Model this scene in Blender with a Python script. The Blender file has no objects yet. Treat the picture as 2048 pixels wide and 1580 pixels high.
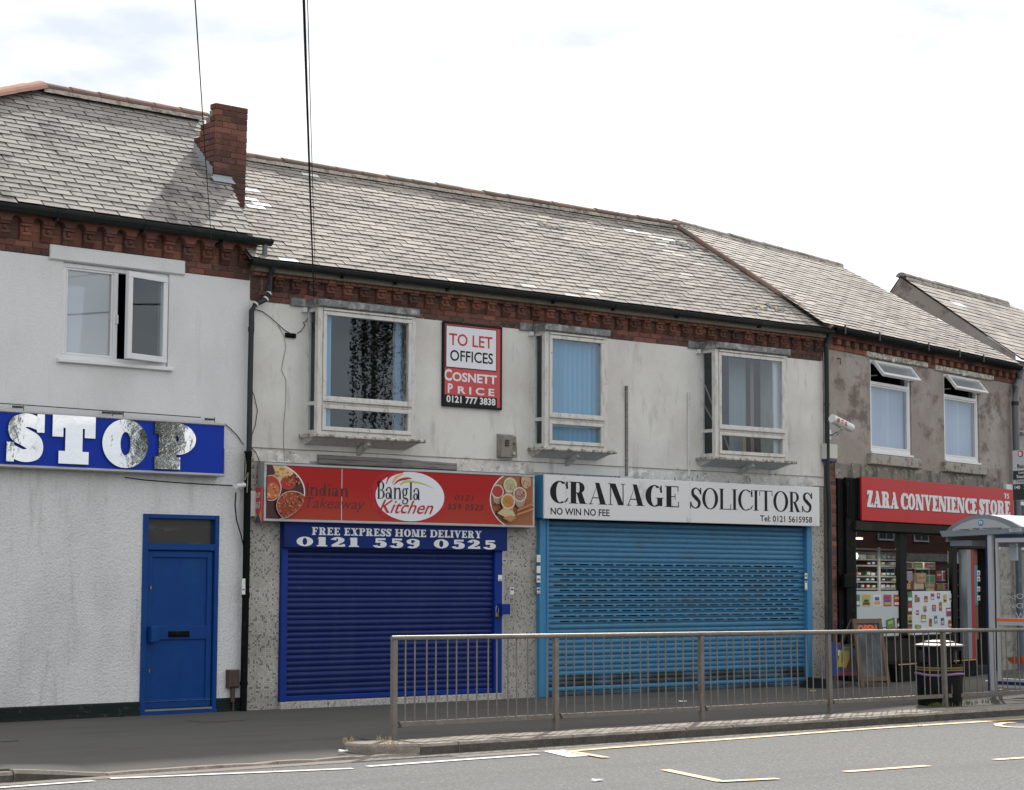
import bpy, bmesh, math, random
from mathutils import Vector, Matrix
random.seed(7)
S = bpy.context.scene
COL = S.collection
R_ = math.radians
# ------------------------------------------------------------------ camera
RC = Matrix(((0.77302972, -0.06132634, -0.63139855),
             (-0.6343582, -0.06871095, -0.76997953),
             (0.00383603, 0.99574991, -0.09201848)))      # rows: street direction, into the buildings, up
CAM = Vector((0.0, 0.0, 1.70))
FPX = 3982.0
cd = bpy.data.cameras.new('camera'); cam = bpy.data.objects.new('camera', cd); COL.objects.link(cam)
cd.sensor_width = 36.0; cd.lens = FPX / 2048 * 36.0; cd.clip_start = 0.3; cd.clip_end = 3000
cam.matrix_world = Matrix.Translation(CAM) @ RC.to_4x4()
S.camera = cam
# ------------------------------------------------------------------ sky and sun
SUNV = Vector((0.98, 0.805, 1.0)).normalized()            # towards the sun: behind the buildings, to the right
w = bpy.data.worlds.new('World'); S.world = w; w.use_nodes = True
nt = w.node_tree; nt.nodes.clear()
def N(t, ty, **k):
    n = t.nodes.new(ty)
    for a, b in k.items(): setattr(n, a, b)
    return n
out = N(nt, 'ShaderNodeOutputWorld'); bg1 = N(nt, 'ShaderNodeBackground'); bg2 = N(nt, 'ShaderNodeBackground'); mx = N(nt, 'ShaderNodeMixShader')
sky = N(nt, 'ShaderNodeTexSky'); sky.sky_type = 'NISHITA'; sky.sun_disc = False
sky.sun_elevation = math.asin(SUNV.z); sky.sun_rotation = math.atan2(SUNV.x, SUNV.y)
sky.air_density = 1.0; sky.dust_density = 1.5
bg1.inputs[1].default_value = 0.12
nt.links.new(sky.outputs[0], bg1.inputs[0])
tc = N(nt, 'ShaderNodeTexCoord'); mp = N(nt, 'ShaderNodeMapping'); mp.inputs['Scale'].default_value = (1.0, 1.0, 2.6); mp.inputs['Location'].default_value = (0.2, 0.0, 0.0)
nz = N(nt, 'ShaderNodeTexNoise'); nz.inputs['Scale'].default_value = 5.5; nz.inputs['Detail'].default_value = 9; nz.inputs['Roughness'].default_value = 0.58; nz.inputs['Distortion'].default_value = 0.4
rp = N(nt, 'ShaderNodeValToRGB'); rp.color_ramp.elements[0].position = 0.33; rp.color_ramp.elements[1].position = 0.46
nt.links.new(tc.outputs['Generated'], mp.inputs[0]); nt.links.new(mp.outputs[0], nz.inputs['Vector']); nt.links.new(nz.outputs['Fac'], rp.inputs[0])
nz2 = N(nt, 'ShaderNodeTexNoise'); nz2.inputs['Scale'].default_value = 6.3; nz2.inputs['Detail'].default_value = 8
nt.links.new(mp.outputs[0], nz2.inputs['Vector'])
rp2 = N(nt, 'ShaderNodeValToRGB')
rp2.color_ramp.elements[0].position = 0.34; rp2.color_ramp.elements[0].color = (0.64, 0.69, 0.76, 1)
rp2.color_ramp.elements[1].position = 0.505; rp2.color_ramp.elements[1].color = (1, 1, 1, 1)
nt.links.new(nz2.outputs['Fac'], rp2.inputs[0]); nt.links.new(rp2.outputs[0], bg2.inputs[0])
bg2.inputs[1].default_value = 1.18
mm = N(nt, 'ShaderNodeMapRange'); mm.inputs['To Min'].default_value = 0.55; nt.links.new(rp.outputs[0], mm.inputs['Value'])
nt.links.new(mm.outputs[0], mx.inputs[0]); nt.links.new(bg1.outputs[0], mx.inputs[1]); nt.links.new(bg2.outputs[0], mx.inputs[2]); nt.links.new(mx.outputs[0], out.inputs[0])
sl = bpy.data.lights.new('sun', 'SUN'); sl.energy = 4.0; sl.angle = R_(1.5); sl.color = (1.0, 0.95, 0.87)
so = bpy.data.objects.new('sun', sl); COL.objects.link(so); so.location = (20, 40, 30)
so.rotation_euler = (-SUNV).to_track_quat('-Z', 'Y').to_euler()
S.view_settings.view_transform = 'Standard'; S.view_settings.look = 'None'; S.view_settings.exposure = 0.14; S.view_settings.gamma = 1.0
S.view_settings.use_curve_mapping = False
S.render.engine = 'CYCLES'; S.cycles.use_denoising = True; S.cycles.max_bounces = 6; S.cycles.transparent_max_bounces = 10
S.cycles.caustics_reflective = False; S.cycles.caustics_refractive = False
# ------------------------------------------------------------------ where things stand: a sight line cut with a real plane
def ray(px, py): return (RC @ Vector((px - 1024, 790 - py, -FPX))).normalized()
def gp(px, py, z=0.0):
    d = ray(px, py); return CAM + d * ((z - CAM.z) / d.z)
def wp(px, py, Y):
    d = ray(px, py); return CAM + d * ((Y - CAM.y) / d.y)
def xp(px, py, X):
    d = ray(px, py); return CAM + d * ((X - CAM.x) / d.x)
class Frame:
    def __init__(s, O, a):
        s.O = Vector(O); s.a = a; s.ex = Vector((math.cos(a), math.sin(a), 0)); s.ei = Vector((-math.sin(a), math.cos(a), 0))
    def at(s, px, py, y=0.0):
        d = ray(px, py); t = ((s.O.dot(s.ei) + y) - CAM.dot(s.ei)) / d.dot(s.ei); p = CAM + d * t - s.O
        return Vector((p.dot(s.ex), p.dot(s.ei), p.z))
    def u(s, px, py, y=0.0): return s.at(px, py, y).x
    def z(s, px, py, y=0.0): return s.at(px, py, y).z
    def onroof(s, px, py, ze, pitch, ye=-0.3):
        t = R_(pitch); n = Vector((0, -math.sin(t), math.cos(t))); c = CAM - s.O
        o = Vector((c.dot(s.ex), c.dot(s.ei), c.z)); r = ray(px, py); d = Vector((r.dot(s.ex), r.dot(s.ei), r.z))
        return o + d * ((Vector((0, ye, ze)) - o).dot(n) / d.dot(n))
    def w(s, x, y, z): return s.O + s.ex * x + s.ei * y + Vector((0, 0, z))
FM = Frame((13.72, 22.2, 0), 0.0)
FL = Frame((13.72, 22.2, 0), 0.0312)
FG = Frame((24.885, 22.2, 0), 0.22025)
# ------------------------------------------------------------------ mesh helpers
class MB:
    def __init__(s): s.v = []; s.f = []; s.m = []; s.t = []; s.tint = None
    def add(s, vs, fs, mi=0, tint=None):
        b = len(s.v); s.v += [tuple(v) for v in vs]
        for f in fs: s.f.append(tuple(i + b for i in f)); s.m.append(mi); s.t.append(tint if tint is not None else 0.0)
        return s
    def box(s, x0, x1, y0, y1, z0, z1, mi=0, tint=None):
        vs = [(x0,y0,z0),(x1,y0,z0),(x1,y1,z0),(x0,y1,z0),(x0,y0,z1),(x1,y0,z1),(x1,y1,z1),(x0,y1,z1)]
        return s.add(vs, [(0,3,2,1),(4,5,6,7),(0,1,5,4),(1,2,6,5),(2,3,7,6),(3,0,4,7)], mi, tint)
    def hexa(s, p, mi=0, tint=None):   # 8 points: bottom 4, top 4
        return s.add(p, [(0,3,2,1),(4,5,6,7),(0,1,5,4),(1,2,6,5),(2,3,7,6),(3,0,4,7)], mi, tint)
    def quad(s, p, mi=0, tint=None): return s.add(p, [tuple(range(len(p)))], mi, tint)
    def bev(s, x0, x1, y0, y1, z0, z1, b=0.008, mi=0, tint=None):   # box with its front edges (low y) chamfered
        vs = [(x0,y1,z0),(x1,y1,z0),(x1,y1,z1),(x0,y1,z1),(x0,y0+b,z0),(x1,y0+b,z0),(x1,y0+b,z1),(x0,y0+b,z1),
              (x0+b,y0,z0+b),(x1-b,y0,z0+b),(x1-b,y0,z1-b),(x0+b,y0,z1-b)]
        return s.add(vs, [(0,3,2,1),(0,1,5,4),(1,2,6,5),(2,3,7,6),(3,0,4,7),(4,5,9,8),(5,6,10,9),(6,7,11,10),(7,4,8,11),(8,9,10,11)], mi, tint)
    def prism(s, poly, y0, y1, mi=0):    # polygon in xz pushed along y
        n = len(poly); vs = [(p[0], y0, p[1]) for p in poly] + [(p[0], y1, p[1]) for p in poly]
        return s.add(vs, [tuple(range(n)), tuple(range(2*n-1, n-1, -1))] + [(i, (i+1) % n, n+(i+1) % n, n+i) for i in range(n)], mi)
    def prismx(s, poly, x0, x1, mi=0):   # polygon in yz pushed along x
        n = len(poly); vs = [(x0, p[0], p[1]) for p in poly] + [(x1, p[0], p[1]) for p in poly]
        return s.add(vs, [tuple(range(n)), tuple(range(2*n-1, n-1, -1))] + [(i, (i+1) % n, n+(i+1) % n, n+i) for i in range(n)], mi)
    def tube(s, path, r, n=10, mi=0, caps=True):
        path = [Vector(p) for p in path]; b = len(s.v); k = len(path); rs = r if isinstance(r, (list, tuple)) else [r] * k
        up = Vector((0.13, 0.27, 0.95)).normalized()
        for i, p in enumerate(path):
            d = (path[min(i+1, k-1)] - path[max(i-1, 0)]).normalized()
            a = d.cross(up)
            if a.length < 0.05: a = d.cross(Vector((1, 0, 0)))
            a.normalize(); c = d.cross(a)
            for j in range(n):
                t = 2*math.pi*j/n; s.v.append(tuple(p + a*rs[i]*math.cos(t) + c*rs[i]*math.sin(t)))
        for i in range(k-1):
            for j in range(n):
                s.f.append((b+i*n+j, b+i*n+(j+1) % n, b+(i+1)*n+(j+1) % n, b+(i+1)*n+j)); s.m.append(mi); s.t.append(0)
        if caps:
            s.f.append(tuple(b+j for j in range(n))[::-1]); s.m.append(mi); s.t.append(0)
            s.f.append(tuple(b+(k-1)*n+j for j in range(n))); s.m.append(mi); s.t.append(0)
        return s
    def lathe(s, prof, c=(0,0,0), n=20, mi=0):
        b = len(s.v); k = len(prof)
        for (r, z) in prof:
            for j in range(n):
                t = 2*math.pi*j/n; s.v.append((c[0]+r*math.cos(t), c[1]+r*math.sin(t), c[2]+z))
        for i in range(k-1):
            for j in range(n):
                s.f.append((b+i*n+j, b+i*n+(j+1) % n, b+(i+1)*n+(j+1) % n, b+(i+1)*n+j)); s.m.append(mi); s.t.append(0)
        return s
    def mesh(s, name, mats):
        me = bpy.data.meshes.new(name); me.from_pydata(s.v, [], s.f)
        for m in (mats if isinstance(mats, (list, tuple)) else [mats]): me.materials.append(m)
        if any(s.m): me.polygons.foreach_set('material_index', s.m)
        if any(s.t):
            at = me.attributes.new('tint', 'FLOAT', 'FACE'); at.data.foreach_set('value', s.t)
        me.update(); return me
    def build(s, name, mats, parent=None, smooth=False, loc=None, label=None, kind=None):
        me = s.mesh(name, mats)
        if smooth:
            me.polygons.foreach_set('use_smooth', [True]*len(me.polygons))
            try: me.set_sharp_from_angle(angle=R_(35))
            except Exception: pass
        return link(name, me, parent, loc, label, kind)
def link(name, me, parent=None, loc=None, label=None, kind=None):
    o = bpy.data.objects.new(name, me); COL.objects.link(o)
    if parent is not None: o.parent = parent
    if loc is not None: o.location = loc
    if label: o['label'] = label
    if kind: o['kind'] = kind
    return o
def tag(o, label, cat, group=None):
    o['label'] = label; o['category'] = cat
    if group: o['group'] = group
    return o
def thing(name, label, cat, loc=(0,0,0), rz=0.0, group=None):
    o = bpy.data.objects.new(name, None); COL.objects.link(o); o.location = loc; o.rotation_euler = (0, 0, rz); o.empty_display_size = 0.1
    return tag(o, label, cat, group)
def onframe(name, label, cat, F, x, y, z, group=None): return thing(name, label, cat, F.w(x, y, z), F.a, group)
# ------------------------------------------------------------------ materials
def mat(name, base, rough=0.6, metal=0.0, spec=0.5, vary=0.0, hue=None, stains=(), grain=0.0, gscale=60, bump=None, emit=0.0, coat=0.0):
    """stains: (colour, scale, lo, hi, amount, (sx,sy,sz)); hue: second base colour picked per piece; bump: list of (scale, strength, distance)"""
    m = bpy.data.materials.new(name); m.use_nodes = True; t = m.node_tree; L = t.links
    b = t.nodes['Principled BSDF']; b.inputs['Roughness'].default_value = rough; b.inputs['Metallic'].default_value = metal
    b.inputs['Specular IOR Level'].default_value = spec
    if coat: b.inputs['Coat Weight'].default_value = coat; b.inputs['Coat Roughness'].default_value = 0.12
    geo = N(t, 'ShaderNodeNewGeometry'); pos = geo.outputs['Position']
    rgb = N(t, 'ShaderNodeRGB'); rgb.outputs[0].default_value = (*base, 1); cur = rgb.outputs[0]
    if vary or hue:
        oi = N(t, 'ShaderNodeObjectInfo'); at = N(t, 'ShaderNodeAttribute', attribute_name='tint')
        ad = N(t, 'ShaderNodeMath', operation='ADD'); L.new(oi.outputs['Random'], ad.inputs[0]); L.new(at.outputs['Fac'], ad.inputs[1])
        fr = N(t, 'ShaderNodeMath', operation='FRACT'); L.new(ad.outputs[0], fr.inputs[0]); rnd = fr.outputs[0]
        if hue:
            r2 = N(t, 'ShaderNodeMath', operation='MULTIPLY'); r2.inputs[1].default_value = 7.31; L.new(rnd, r2.inputs[0])
            f2 = N(t, 'ShaderNodeMath', operation='FRACT'); L.new(r2.outputs[0], f2.inputs[0])
            mxx = N(t, 'ShaderNodeMix', data_type='RGBA'); L.new(f2.outputs[0], mxx.inputs[0]); L.new(cur, mxx.inputs[6]); mxx.inputs[7].default_value = (*hue, 1); cur = mxx.outputs[2]
        mr = N(t, 'ShaderNodeMapRange'); mr.inputs['To Min'].default_value = 1-vary; mr.inputs['To Max'].default_value = 1+vary; L.new(rnd, mr.inputs['Value'])
        vm = N(t, 'ShaderNodeVectorMath', operation='SCALE'); L.new(cur, vm.inputs[0]); L.new(mr.outputs[0], vm.inputs['Scale']); cur = vm.outputs[0]
    for (c, sc, lo, hi, amt, sv) in stains:
        vmul = N(t, 'ShaderNodeVectorMath', operation='MULTIPLY'); vmul.inputs[1].default_value = sv; L.new(pos, vmul.inputs[0])
        nn = N(t, 'ShaderNodeTexNoise'); nn.inputs['Scale'].default_value = sc; nn.inputs['Detail'].default_value = 6; nn.inputs['Roughness'].default_value = 0.62
        L.new(vmul.outputs[0], nn.inputs['Vector'])
        r = N(t, 'ShaderNodeMapRange'); r.inputs['From Min'].default_value = lo; r.inputs['From Max'].default_value = hi; r.inputs['To Max'].default_value = amt; L.new(nn.outputs['Fac'], r.inputs['Value'])
        x = N(t, 'ShaderNodeMix', data_type='RGBA'); L.new(r.outputs[0], x.inputs[0]); L.new(cur, x.inputs[6]); x.inputs[7].default_value = (*c, 1); cur = x.outputs[2]
    if grain:
        nn = N(t, 'ShaderNodeTexNoise'); nn.inputs['Scale'].default_value = gscale; nn.inputs['Detail'].default_value = 3; L.new(pos, nn.inputs['Vector'])
        r = N(t, 'ShaderNodeMapRange'); r.inputs['From Min'].default_value = 0.25; r.inputs['From Max'].default_value = 0.75; r.inputs['To Min'].default_value = 1-grain; r.inputs['To Max'].default_value = 1+grain; L.new(nn.outputs['Fac'], r.inputs['Value'])
        vm = N(t, 'ShaderNodeVectorMath', operation='SCALE'); L.new(cur, vm.inputs[0]); L.new(r.outputs[0], vm.inputs['Scale']); cur = vm.outputs[0]
    L.new(cur, b.inputs['Base Color'])
    if bump:
        prev = None
        for (sc, st, di) in bump:
            nn = N(t, 'ShaderNodeTexNoise'); nn.inputs['Scale'].default_value = sc; nn.inputs['Detail'].default_value = 4; L.new(pos, nn.inputs['Vector'])
            bp = N(t, 'ShaderNodeBump'); bp.inputs['Strength'].default_value = st; bp.inputs['Distance'].default_value = di; L.new(nn.outputs['Fac'], bp.inputs['Height'])
            if prev: L.new(prev, bp.inputs['Normal'])
            prev = bp.outputs[0]
        L.new(prev, b.inputs['Normal'])
    if emit: b.inputs['Emission Color'].default_value = (*base, 1); b.inputs['Emission Strength'].default_value = emit
    return m
def glass(name, tint=(0.85, 0.9, 0.9), boost=0.05, rough=0.0, haze=0.0):
    m = bpy.data.materials.new(name); m.use_nodes = True; t = m.node_tree; t.nodes.clear(); L = t.links
    o = N(t, 'ShaderNodeOutputMaterial'); tr = N(t, 'ShaderNodeBsdfTransparent'); gl = N(t, 'ShaderNodeBsdfGlossy'); gl.inputs['Roughness'].default_value = rough; gl.inputs['Color'].default_value = (0.80, 0.90, 1.0, 1)
    tr.inputs[0].default_value = (*tint, 1); fr = N(t, 'ShaderNodeFresnel'); fr.inputs[0].default_value = 1.52
    ad = N(t, 'ShaderNodeMath', operation='ADD', use_clamp=True); ad.inputs[1].default_value = boost; L.new(fr.outputs[0], ad.inputs[0])
    mxs = N(t, 'ShaderNodeMixShader'); L.new(ad.outputs[0], mxs.inputs[0]); L.new(tr.outputs[0], mxs.inputs[1]); L.new(gl.outputs[0], mxs.inputs[2])
    geo = N(t, 'ShaderNodeNewGeometry'); ior = N(t, 'ShaderNodeMapRange'); ior.inputs['To Min'].default_value = 1.52; ior.inputs['To Max'].default_value = 1/1.52; L.new(geo.outputs['Backfacing'], ior.inputs['Value']); L.new(ior.outputs[0], fr.inputs[0])
    nn = N(t, 'ShaderNodeTexNoise'); nn.inputs['Scale'].default_value = 1.7; L.new(geo.outputs['Position'], nn.inputs['Vector'])
    bp = N(t, 'ShaderNodeBump'); bp.inputs['Strength'].default_value = 0.08; bp.inputs['Distance'].default_value = 0.001; L.new(nn.outputs['Fac'], bp.inputs['Height']); L.new(bp.outputs[0], gl.inputs['Normal'])
    last = mxs
    if haze:
        df = N(t, 'ShaderNodeBsdfDiffuse'); df.inputs[0].default_value = (0.75, 0.78, 0.8, 1); m2 = N(t, 'ShaderNodeMixShader'); m2.inputs[0].default_value = haze
        L.new(mxs.outputs[0], m2.inputs[1]); L.new(df.outputs[0], m2.inputs[2]); last = m2
    L.new(last.outputs[0], o.inputs[0]); return m
V1 = (1, 1, 1)
M = {}
M['render_white'] = mat('rough_white_render', (0.66, 0.67, 0.672), 0.9, stains=[((0.42, 0.42, 0.42), 1.1, 0.50, 0.75, 0.5, (1, 1, 0.5)), ((0.30, 0.29, 0.27), 2.6, 0.56, 0.76, 0.45, (3, 1, 0.35))], grain=0.09, gscale=40, bump=[(38, 0.8, 0.018)])
M['smooth_white'] = mat('smooth_white_render', (0.67, 0.68, 0.685), 0.85, stains=[((0.50, 0.50, 0.49), 0.9, 0.48, 0.75, 0.5, (1, 1, 0.6)), ((0.38, 0.37, 0.34), 2.4, 0.62, 0.8, 0.4, (3, 1, 0.3))], grain=0.05, gscale=60, bump=[(55, 0.5, 0.010)])
M['cream'] = mat('cream_painted_render', (0.67, 0.665, 0.635), 0.85, stains=[((0.42, 0.40, 0.37), 0.9, 0.45, 0.7, 0.55, (1, 1, 0.8)), ((0.27, 0.25, 0.22), 2.2, 0.57, 0.74, 0.55, (2.4, 1, 0.5)), ((0.62, 0.62, 0.61), 7, 0.6, 0.66, 0.4, V1), ((0.2, 0.18, 0.16), 23, 0.71, 0.75, 0.8, V1)], grain=0.05, gscale=40, bump=[(6, 0.35, 0.02), (50, 0.3, 0.005)])
M['crumbly'] = mat('flaking_white_paint', (0.60, 0.58, 0.54), 0.9, stains=[((0.30, 0.27, 0.24), 3.0, 0.48, 0.66, 0.8, (1, 1, 0.8)), ((0.70, 0.71, 0.70), 8, 0.55, 0.6, 0.9, (1, 1, 1.4)), ((0.10, 0.09, 0.08), 11, 0.6, 0.67, 0.8, (1, 1, 0.6))], grain=0.1, bump=[(18, 0.8, 0.02)])
M['taupe'] = mat('grey_brown_cement_render', (0.285, 0.25, 0.225), 0.9, stains=[((0.38, 0.35, 0.33), 1.2, 0.46, 0.66, 0.8, V1), ((0.135, 0.105, 0.092), 2.3, 0.53, 0.64, 0.9, (0.8, 0.8, 1.1)), ((0.24, 0.13, 0.10), 3.3, 0.60, 0.68, 0.6, V1)], grain=0.07, gscale=30, bump=[(9, 0.5, 0.02), (60, 0.3, 0.004)])
M['brick'] = mat('red_brick', (0.175, 0.074, 0.054), 0.9, spec=0.2, vary=0.34, hue=(0.092, 0.052, 0.048), stains=[((0.045, 0.04, 0.04), 1.6, 0.52, 0.68, 0.75, V1), ((0.30, 0.15, 0.10), 14, 0.55, 0.72, 0.35, V1)], grain=0.16, gscale=70, bump=[(60, 0.5, 0.006)])
M['orange_brick'] = mat('orange_brick', (0.215, 0.092, 0.062), 0.9, spec=0.2, vary=0.25, hue=(0.145, 0.066, 0.05), stains=[((0.05, 0.045, 0.04), 1.9, 0.50, 0.66, 0.75, V1)], grain=0.14, gscale=70, bump=[(60, 0.5, 0.006)])
M['mortar'] = mat('lime_mortar', (0.22, 0.185, 0.15), 0.95, stains=[((0.06, 0.055, 0.05), 1.6, 0.5, 0.68, 0.7, V1)], grain=0.15, bump=[(60, 0.6, 0.006)])
M['slate'] = mat('weathered_slate', (0.335, 0.298, 0.262), 0.78, vary=0.20, hue=(0.28, 0.252, 0.225), stains=[((0.12, 0.105, 0.095), 1.1, 0.50, 0.68, 0.7, (1, 1, 0.6)), ((0.16, 0.14, 0.12), 0.5, 0.45, 0.65, 0.5, V1), ((0.56, 0.54, 0.50), 6, 0.64, 0.72, 0.7, V1), ((0.20, 0.18, 0.16), 9, 0.56, 0.70, 0.45, (1, 0.4, 0.4))], grain=0.10, gscale=45, bump=[(30, 0.4, 0.006)])
M['slate_grey'] = mat('weathered_slate_greyer', (0.285, 0.265, 0.245), 0.78, vary=0.2, hue=(0.24, 0.223, 0.205), stains=[((0.10, 0.095, 0.092), 1.9, 0.53, 0.62, 0.8, (1, 0.6, 0.45)), ((0.48, 0.47, 0.45), 7, 0.62, 0.72, 0.5, V1)], grain=0.10, gscale=45, bump=[(30, 0.4, 0.006)])
M['slate_dark'] = mat('dark_bare_slate', (0.10, 0.10, 0.10), 0.7, vary=0.3, grain=0.2)
M['slate_new'] = mat('pale_replacement_slate', (0.62, 0.63, 0.64), 0.6, vary=0.08, grain=0.05)
M['slate_edge'] = mat('shadow_gap_slate_edge', (0.045, 0.042, 0.04), 0.9, spec=0.1)  # dark slate edge, blackened further to paint in the shadow gaps between slates
M['slate_pale'] = mat('paler_slate', (0.39, 0.365, 0.335), 0.7, vary=0.1, grain=0.1)
M['felt'] = mat('dark_roofing_felt', (0.035, 0.032, 0.03), 0.95)
M['ridge'] = mat('clay_ridge_tile', (0.19, 0.105, 0.08), 0.8, vary=0.2, hue=(0.13, 0.085, 0.07), stains=[((0.06, 0.05, 0.045), 3, 0.5, 0.68, 0.7, V1)], grain=0.12, bump=[(30, 0.4, 0.006)])
M['hip'] = mat('orange_clay_hip_tile', (0.40, 0.22, 0.165), 0.8, vary=0.12, grain=0.1, stains=[((0.2, 0.13, 0.1), 4, 0.55, 0.7, 0.5, V1)])
M['bedding'] = mat('pale_mortar_bedding', (0.40, 0.36, 0.31), 0.95, grain=0.25, gscale=25, stains=[((0.12, 0.1, 0.09), 5, 0.5, 0.62, 0.8, V1)], bump=[(25, 0.8, 0.02)])
M['lead'] = mat('lead_flashing', (0.30, 0.33, 0.36), 0.55, stains=[((0.14, 0.15, 0.17), 5, 0.5, 0.66, 0.6, V1)], grain=0.1, bump=[(14, 0.7, 0.02)])
M['gutter'] = mat('black_plastic_gutter', (0.012, 0.018, 0.018), 0.45, spec=0.25, stains=[((0.06, 0.06, 0.05), 4, 0.55, 0.75, 0.6, V1)], bump=[(10, 0.15, 0.01)])
M['pipe'] = mat('dark_grey_plastic_pipe', (0.020, 0.027, 0.030), 0.45, spec=0.3, stains=[((0.08, 0.085, 0.085), 3, 0.55, 0.75, 0.5, (4, 4, 0.6))])
M['pipe_grey'] = mat('mid_grey_plastic_pipe', (0.10, 0.125, 0.145), 0.45)
M['sealant'] = mat('white_sealant', (0.6, 0.62, 0.6), 0.6)
M['fascia'] = mat('weathered_timber_fascia', (0.17, 0.15, 0.115), 0.8, grain=0.25, gscale=20, stains=[((0.05, 0.045, 0.04), 4, 0.5, 0.7, 0.6, (0.3, 1, 4))])
M['upvc'] = mat('white_upvc', (0.70, 0.71, 0.72), 0.32, stains=[((0.45, 0.43, 0.40), 5, 0.58, 0.75, 0.35, V1)])
M['wood_white'] = mat('old_white_painted_wood', (0.60, 0.59, 0.565), 0.6, stains=[((0.33, 0.30, 0.26), 6, 0.5, 0.66, 0.6, (2.5, 2.5, 0.7)), ((0.12, 0.10, 0.08), 26, 0.64, 0.69, 0.8, (1, 1, 0.7))], bump=[(40, 0.3, 0.004)])
M['peeling'] = mat('peeling_white_sill_paint', (0.50, 0.48, 0.43), 0.8, stains=[((0.13, 0.12, 0.08), 17, 0.47, 0.56, 0.85, (1, 1, 1)), ((0.65, 0.64, 0.6), 30, 0.55, 0.62, 0.8, V1)], bump=[(40, 0.8, 0.008)])
M['lead_roof'] = mat('mottled_lead_bay_roof', (0.16, 0.17, 0.175), 0.7, stains=[((0.44, 0.44, 0.42), 8, 0.5, 0.62, 0.7, V1), ((0.045, 0.045, 0.04), 6, 0.52, 0.64, 0.75, V1)], grain=0.2, gscale=80, bump=[(20, 0.6, 0.01)])
M['glass'] = glass('window_glass', (0.8, 0.88, 0.92), 0.035); M['glass_dark'] = glass('shop_window_glass', (0.92, 0.94, 0.94), 0.02); M['glass_haze'] = glass('misted_window_glass', (0.7, 0.76, 0.80), 0.18, 0.02, 0.27)
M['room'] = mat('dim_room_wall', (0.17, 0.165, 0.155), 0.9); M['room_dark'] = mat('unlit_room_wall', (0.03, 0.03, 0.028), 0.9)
M['blind'] = mat('blue_fabric_blind', (0.20, 0.42, 0.62), 0.8, vary=0.12); M['blind_edge'] = mat('bright_blue_blind', (0.10, 0.26, 0.42), 0.7)
M['curtain'] = mat('white_net_curtain', (0.52, 0.56, 0.68), 0.9, vary=0.05); M['brownframe'] = mat('brown_timber_frame', (0.17, 0.105, 0.06), 0.7)
M['pinkcurtain'] = mat('dusty_pink_curtain', (0.26, 0.17, 0.16), 0.9); M['greycurtain'] = mat('pale_grey_curtain', (0.27, 0.30, 0.32), 0.9); M['rawwood'] = mat('bare_timber', (0.42, 0.30, 0.19), 0.8)
M['blue_sign'] = mat('royal_blue_sign_face', (0.003, 0.033, 0.36), 0.5, spec=0.2, bump=[(3, 0.05, 0.01)])
M['alu'] = mat('brushed_aluminium_trim', (0.46, 0.47, 0.48), 0.42, metal=0.55, stains=[((0.25, 0.25, 0.25), 6, 0.5, 0.7, 0.4, (0.4, 1, 3))])
M['mirror'] = mat('polished_mirror_letter', (0.72, 0.73, 0.73), 0.03, metal=1.0, bump=[(2.6, 0.10, 0.02)])
M['letteredge'] = mat('letter_return', (0.16, 0.13, 0.13), 0.35, metal=0.6)
M['door_blue'] = mat('blue_painted_steel_door', (0.002, 0.045, 0.205), 0.5, spec=0.22, stains=[((0.004, 0.06, 0.20), 3, 0.5, 0.7, 0.5, (1, 1, 0.5)), ((0.10, 0.16, 0.3), 30, 0.71, 0.74, 0.6, V1)], grain=0.06, gscale=8)
M['black'] = mat('black_paint', (0.005, 0.007, 0.007), 0.6, spec=0.06, stains=[((0.05, 0.05, 0.048), 9, 0.6, 0.7, 0.5, V1)])
M['blackplinth'] = mat('black_tarred_plinth', (0.012, 0.018, 0.018), 0.7, spec=0.15, stains=[((0.10, 0.10, 0.09), 12, 0.60, 0.7, 0.5, V1)], bump=[(20, 0.6, 0.015)])
M['brass'] = mat('brass', (0.45, 0.30, 0.10), 0.35, metal=1.0); M['steel'] = mat('steel', (0.5, 0.5, 0.5), 0.35, metal=1.0)
M['brownbox'] = mat('brown_meter_box', (0.055, 0.035, 0.03), 0.55, stains=[((0.10, 0.05, 0.045), 6, 0.5, 0.7, 0.5, V1)])
M['dblue'] = mat('dark_blue_shutter_paint', (0.006, 0.019, 0.120), 0.4, spec=0.35, vary=0.07, stains=[((0.02, 0.04, 0.12), 1.4, 0.5, 0.7, 0.5, (2, 1, 0.4)), ((0.06, 0.07, 0.10), 9, 0.62, 0.72, 0.5, (1, 1, 0.5))])
M['dblue2'] = mat('deep_blue_frame_paint', (0.003, 0.028, 0.215), 0.5, spec=0.25); M['navy'] = mat('navy_header_panel', (0.002, 0.020, 0.14), 0.5, spec=0.2, stains=[((0.006, 0.01, 0.05), 2, 0.5, 0.7, 0.5, V1)])
M['lblue'] = mat('sky_blue_shutter_paint', (0.052, 0.195, 0.345), 0.45, vary=0.06, stains=[((0.09, 0.10, 0.10), 2.0, 0.50, 0.75, 0.5, (0.8, 1, 2.2)), ((0.07, 0.14, 0.19), 14, 0.56, 0.7, 0.5, (0.4, 1, 3))], grain=0.1, gscale=12)
M['lblue_frame'] = mat('sky_blue_guide_paint', (0.045, 0.215, 0.41), 0.42, stains=[((0.03, 0.12, 0.22), 3, 0.5, 0.75, 0.4, (1, 1, 0.4))])
M['soot'] = mat('sooty_shutter_paint', (0.05, 0.12, 0.19), 0.6, stains=[((0.02, 0.025, 0.025), 2.4, 0.40, 0.56, 0.9, (0.7, 1, 1.6))], grain=0.1, gscale=12)
M['terrazzo'] = mat('speckled_terrazzo', (0.42, 0.41, 0.39), 0.6, stains=[((0.12, 0.115, 0.11), 45, 0.52, 0.58, 0.75, V1), ((0.6, 0.6, 0.58), 60, 0.58, 0.62, 0.7, V1)], grain=0.1)
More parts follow.
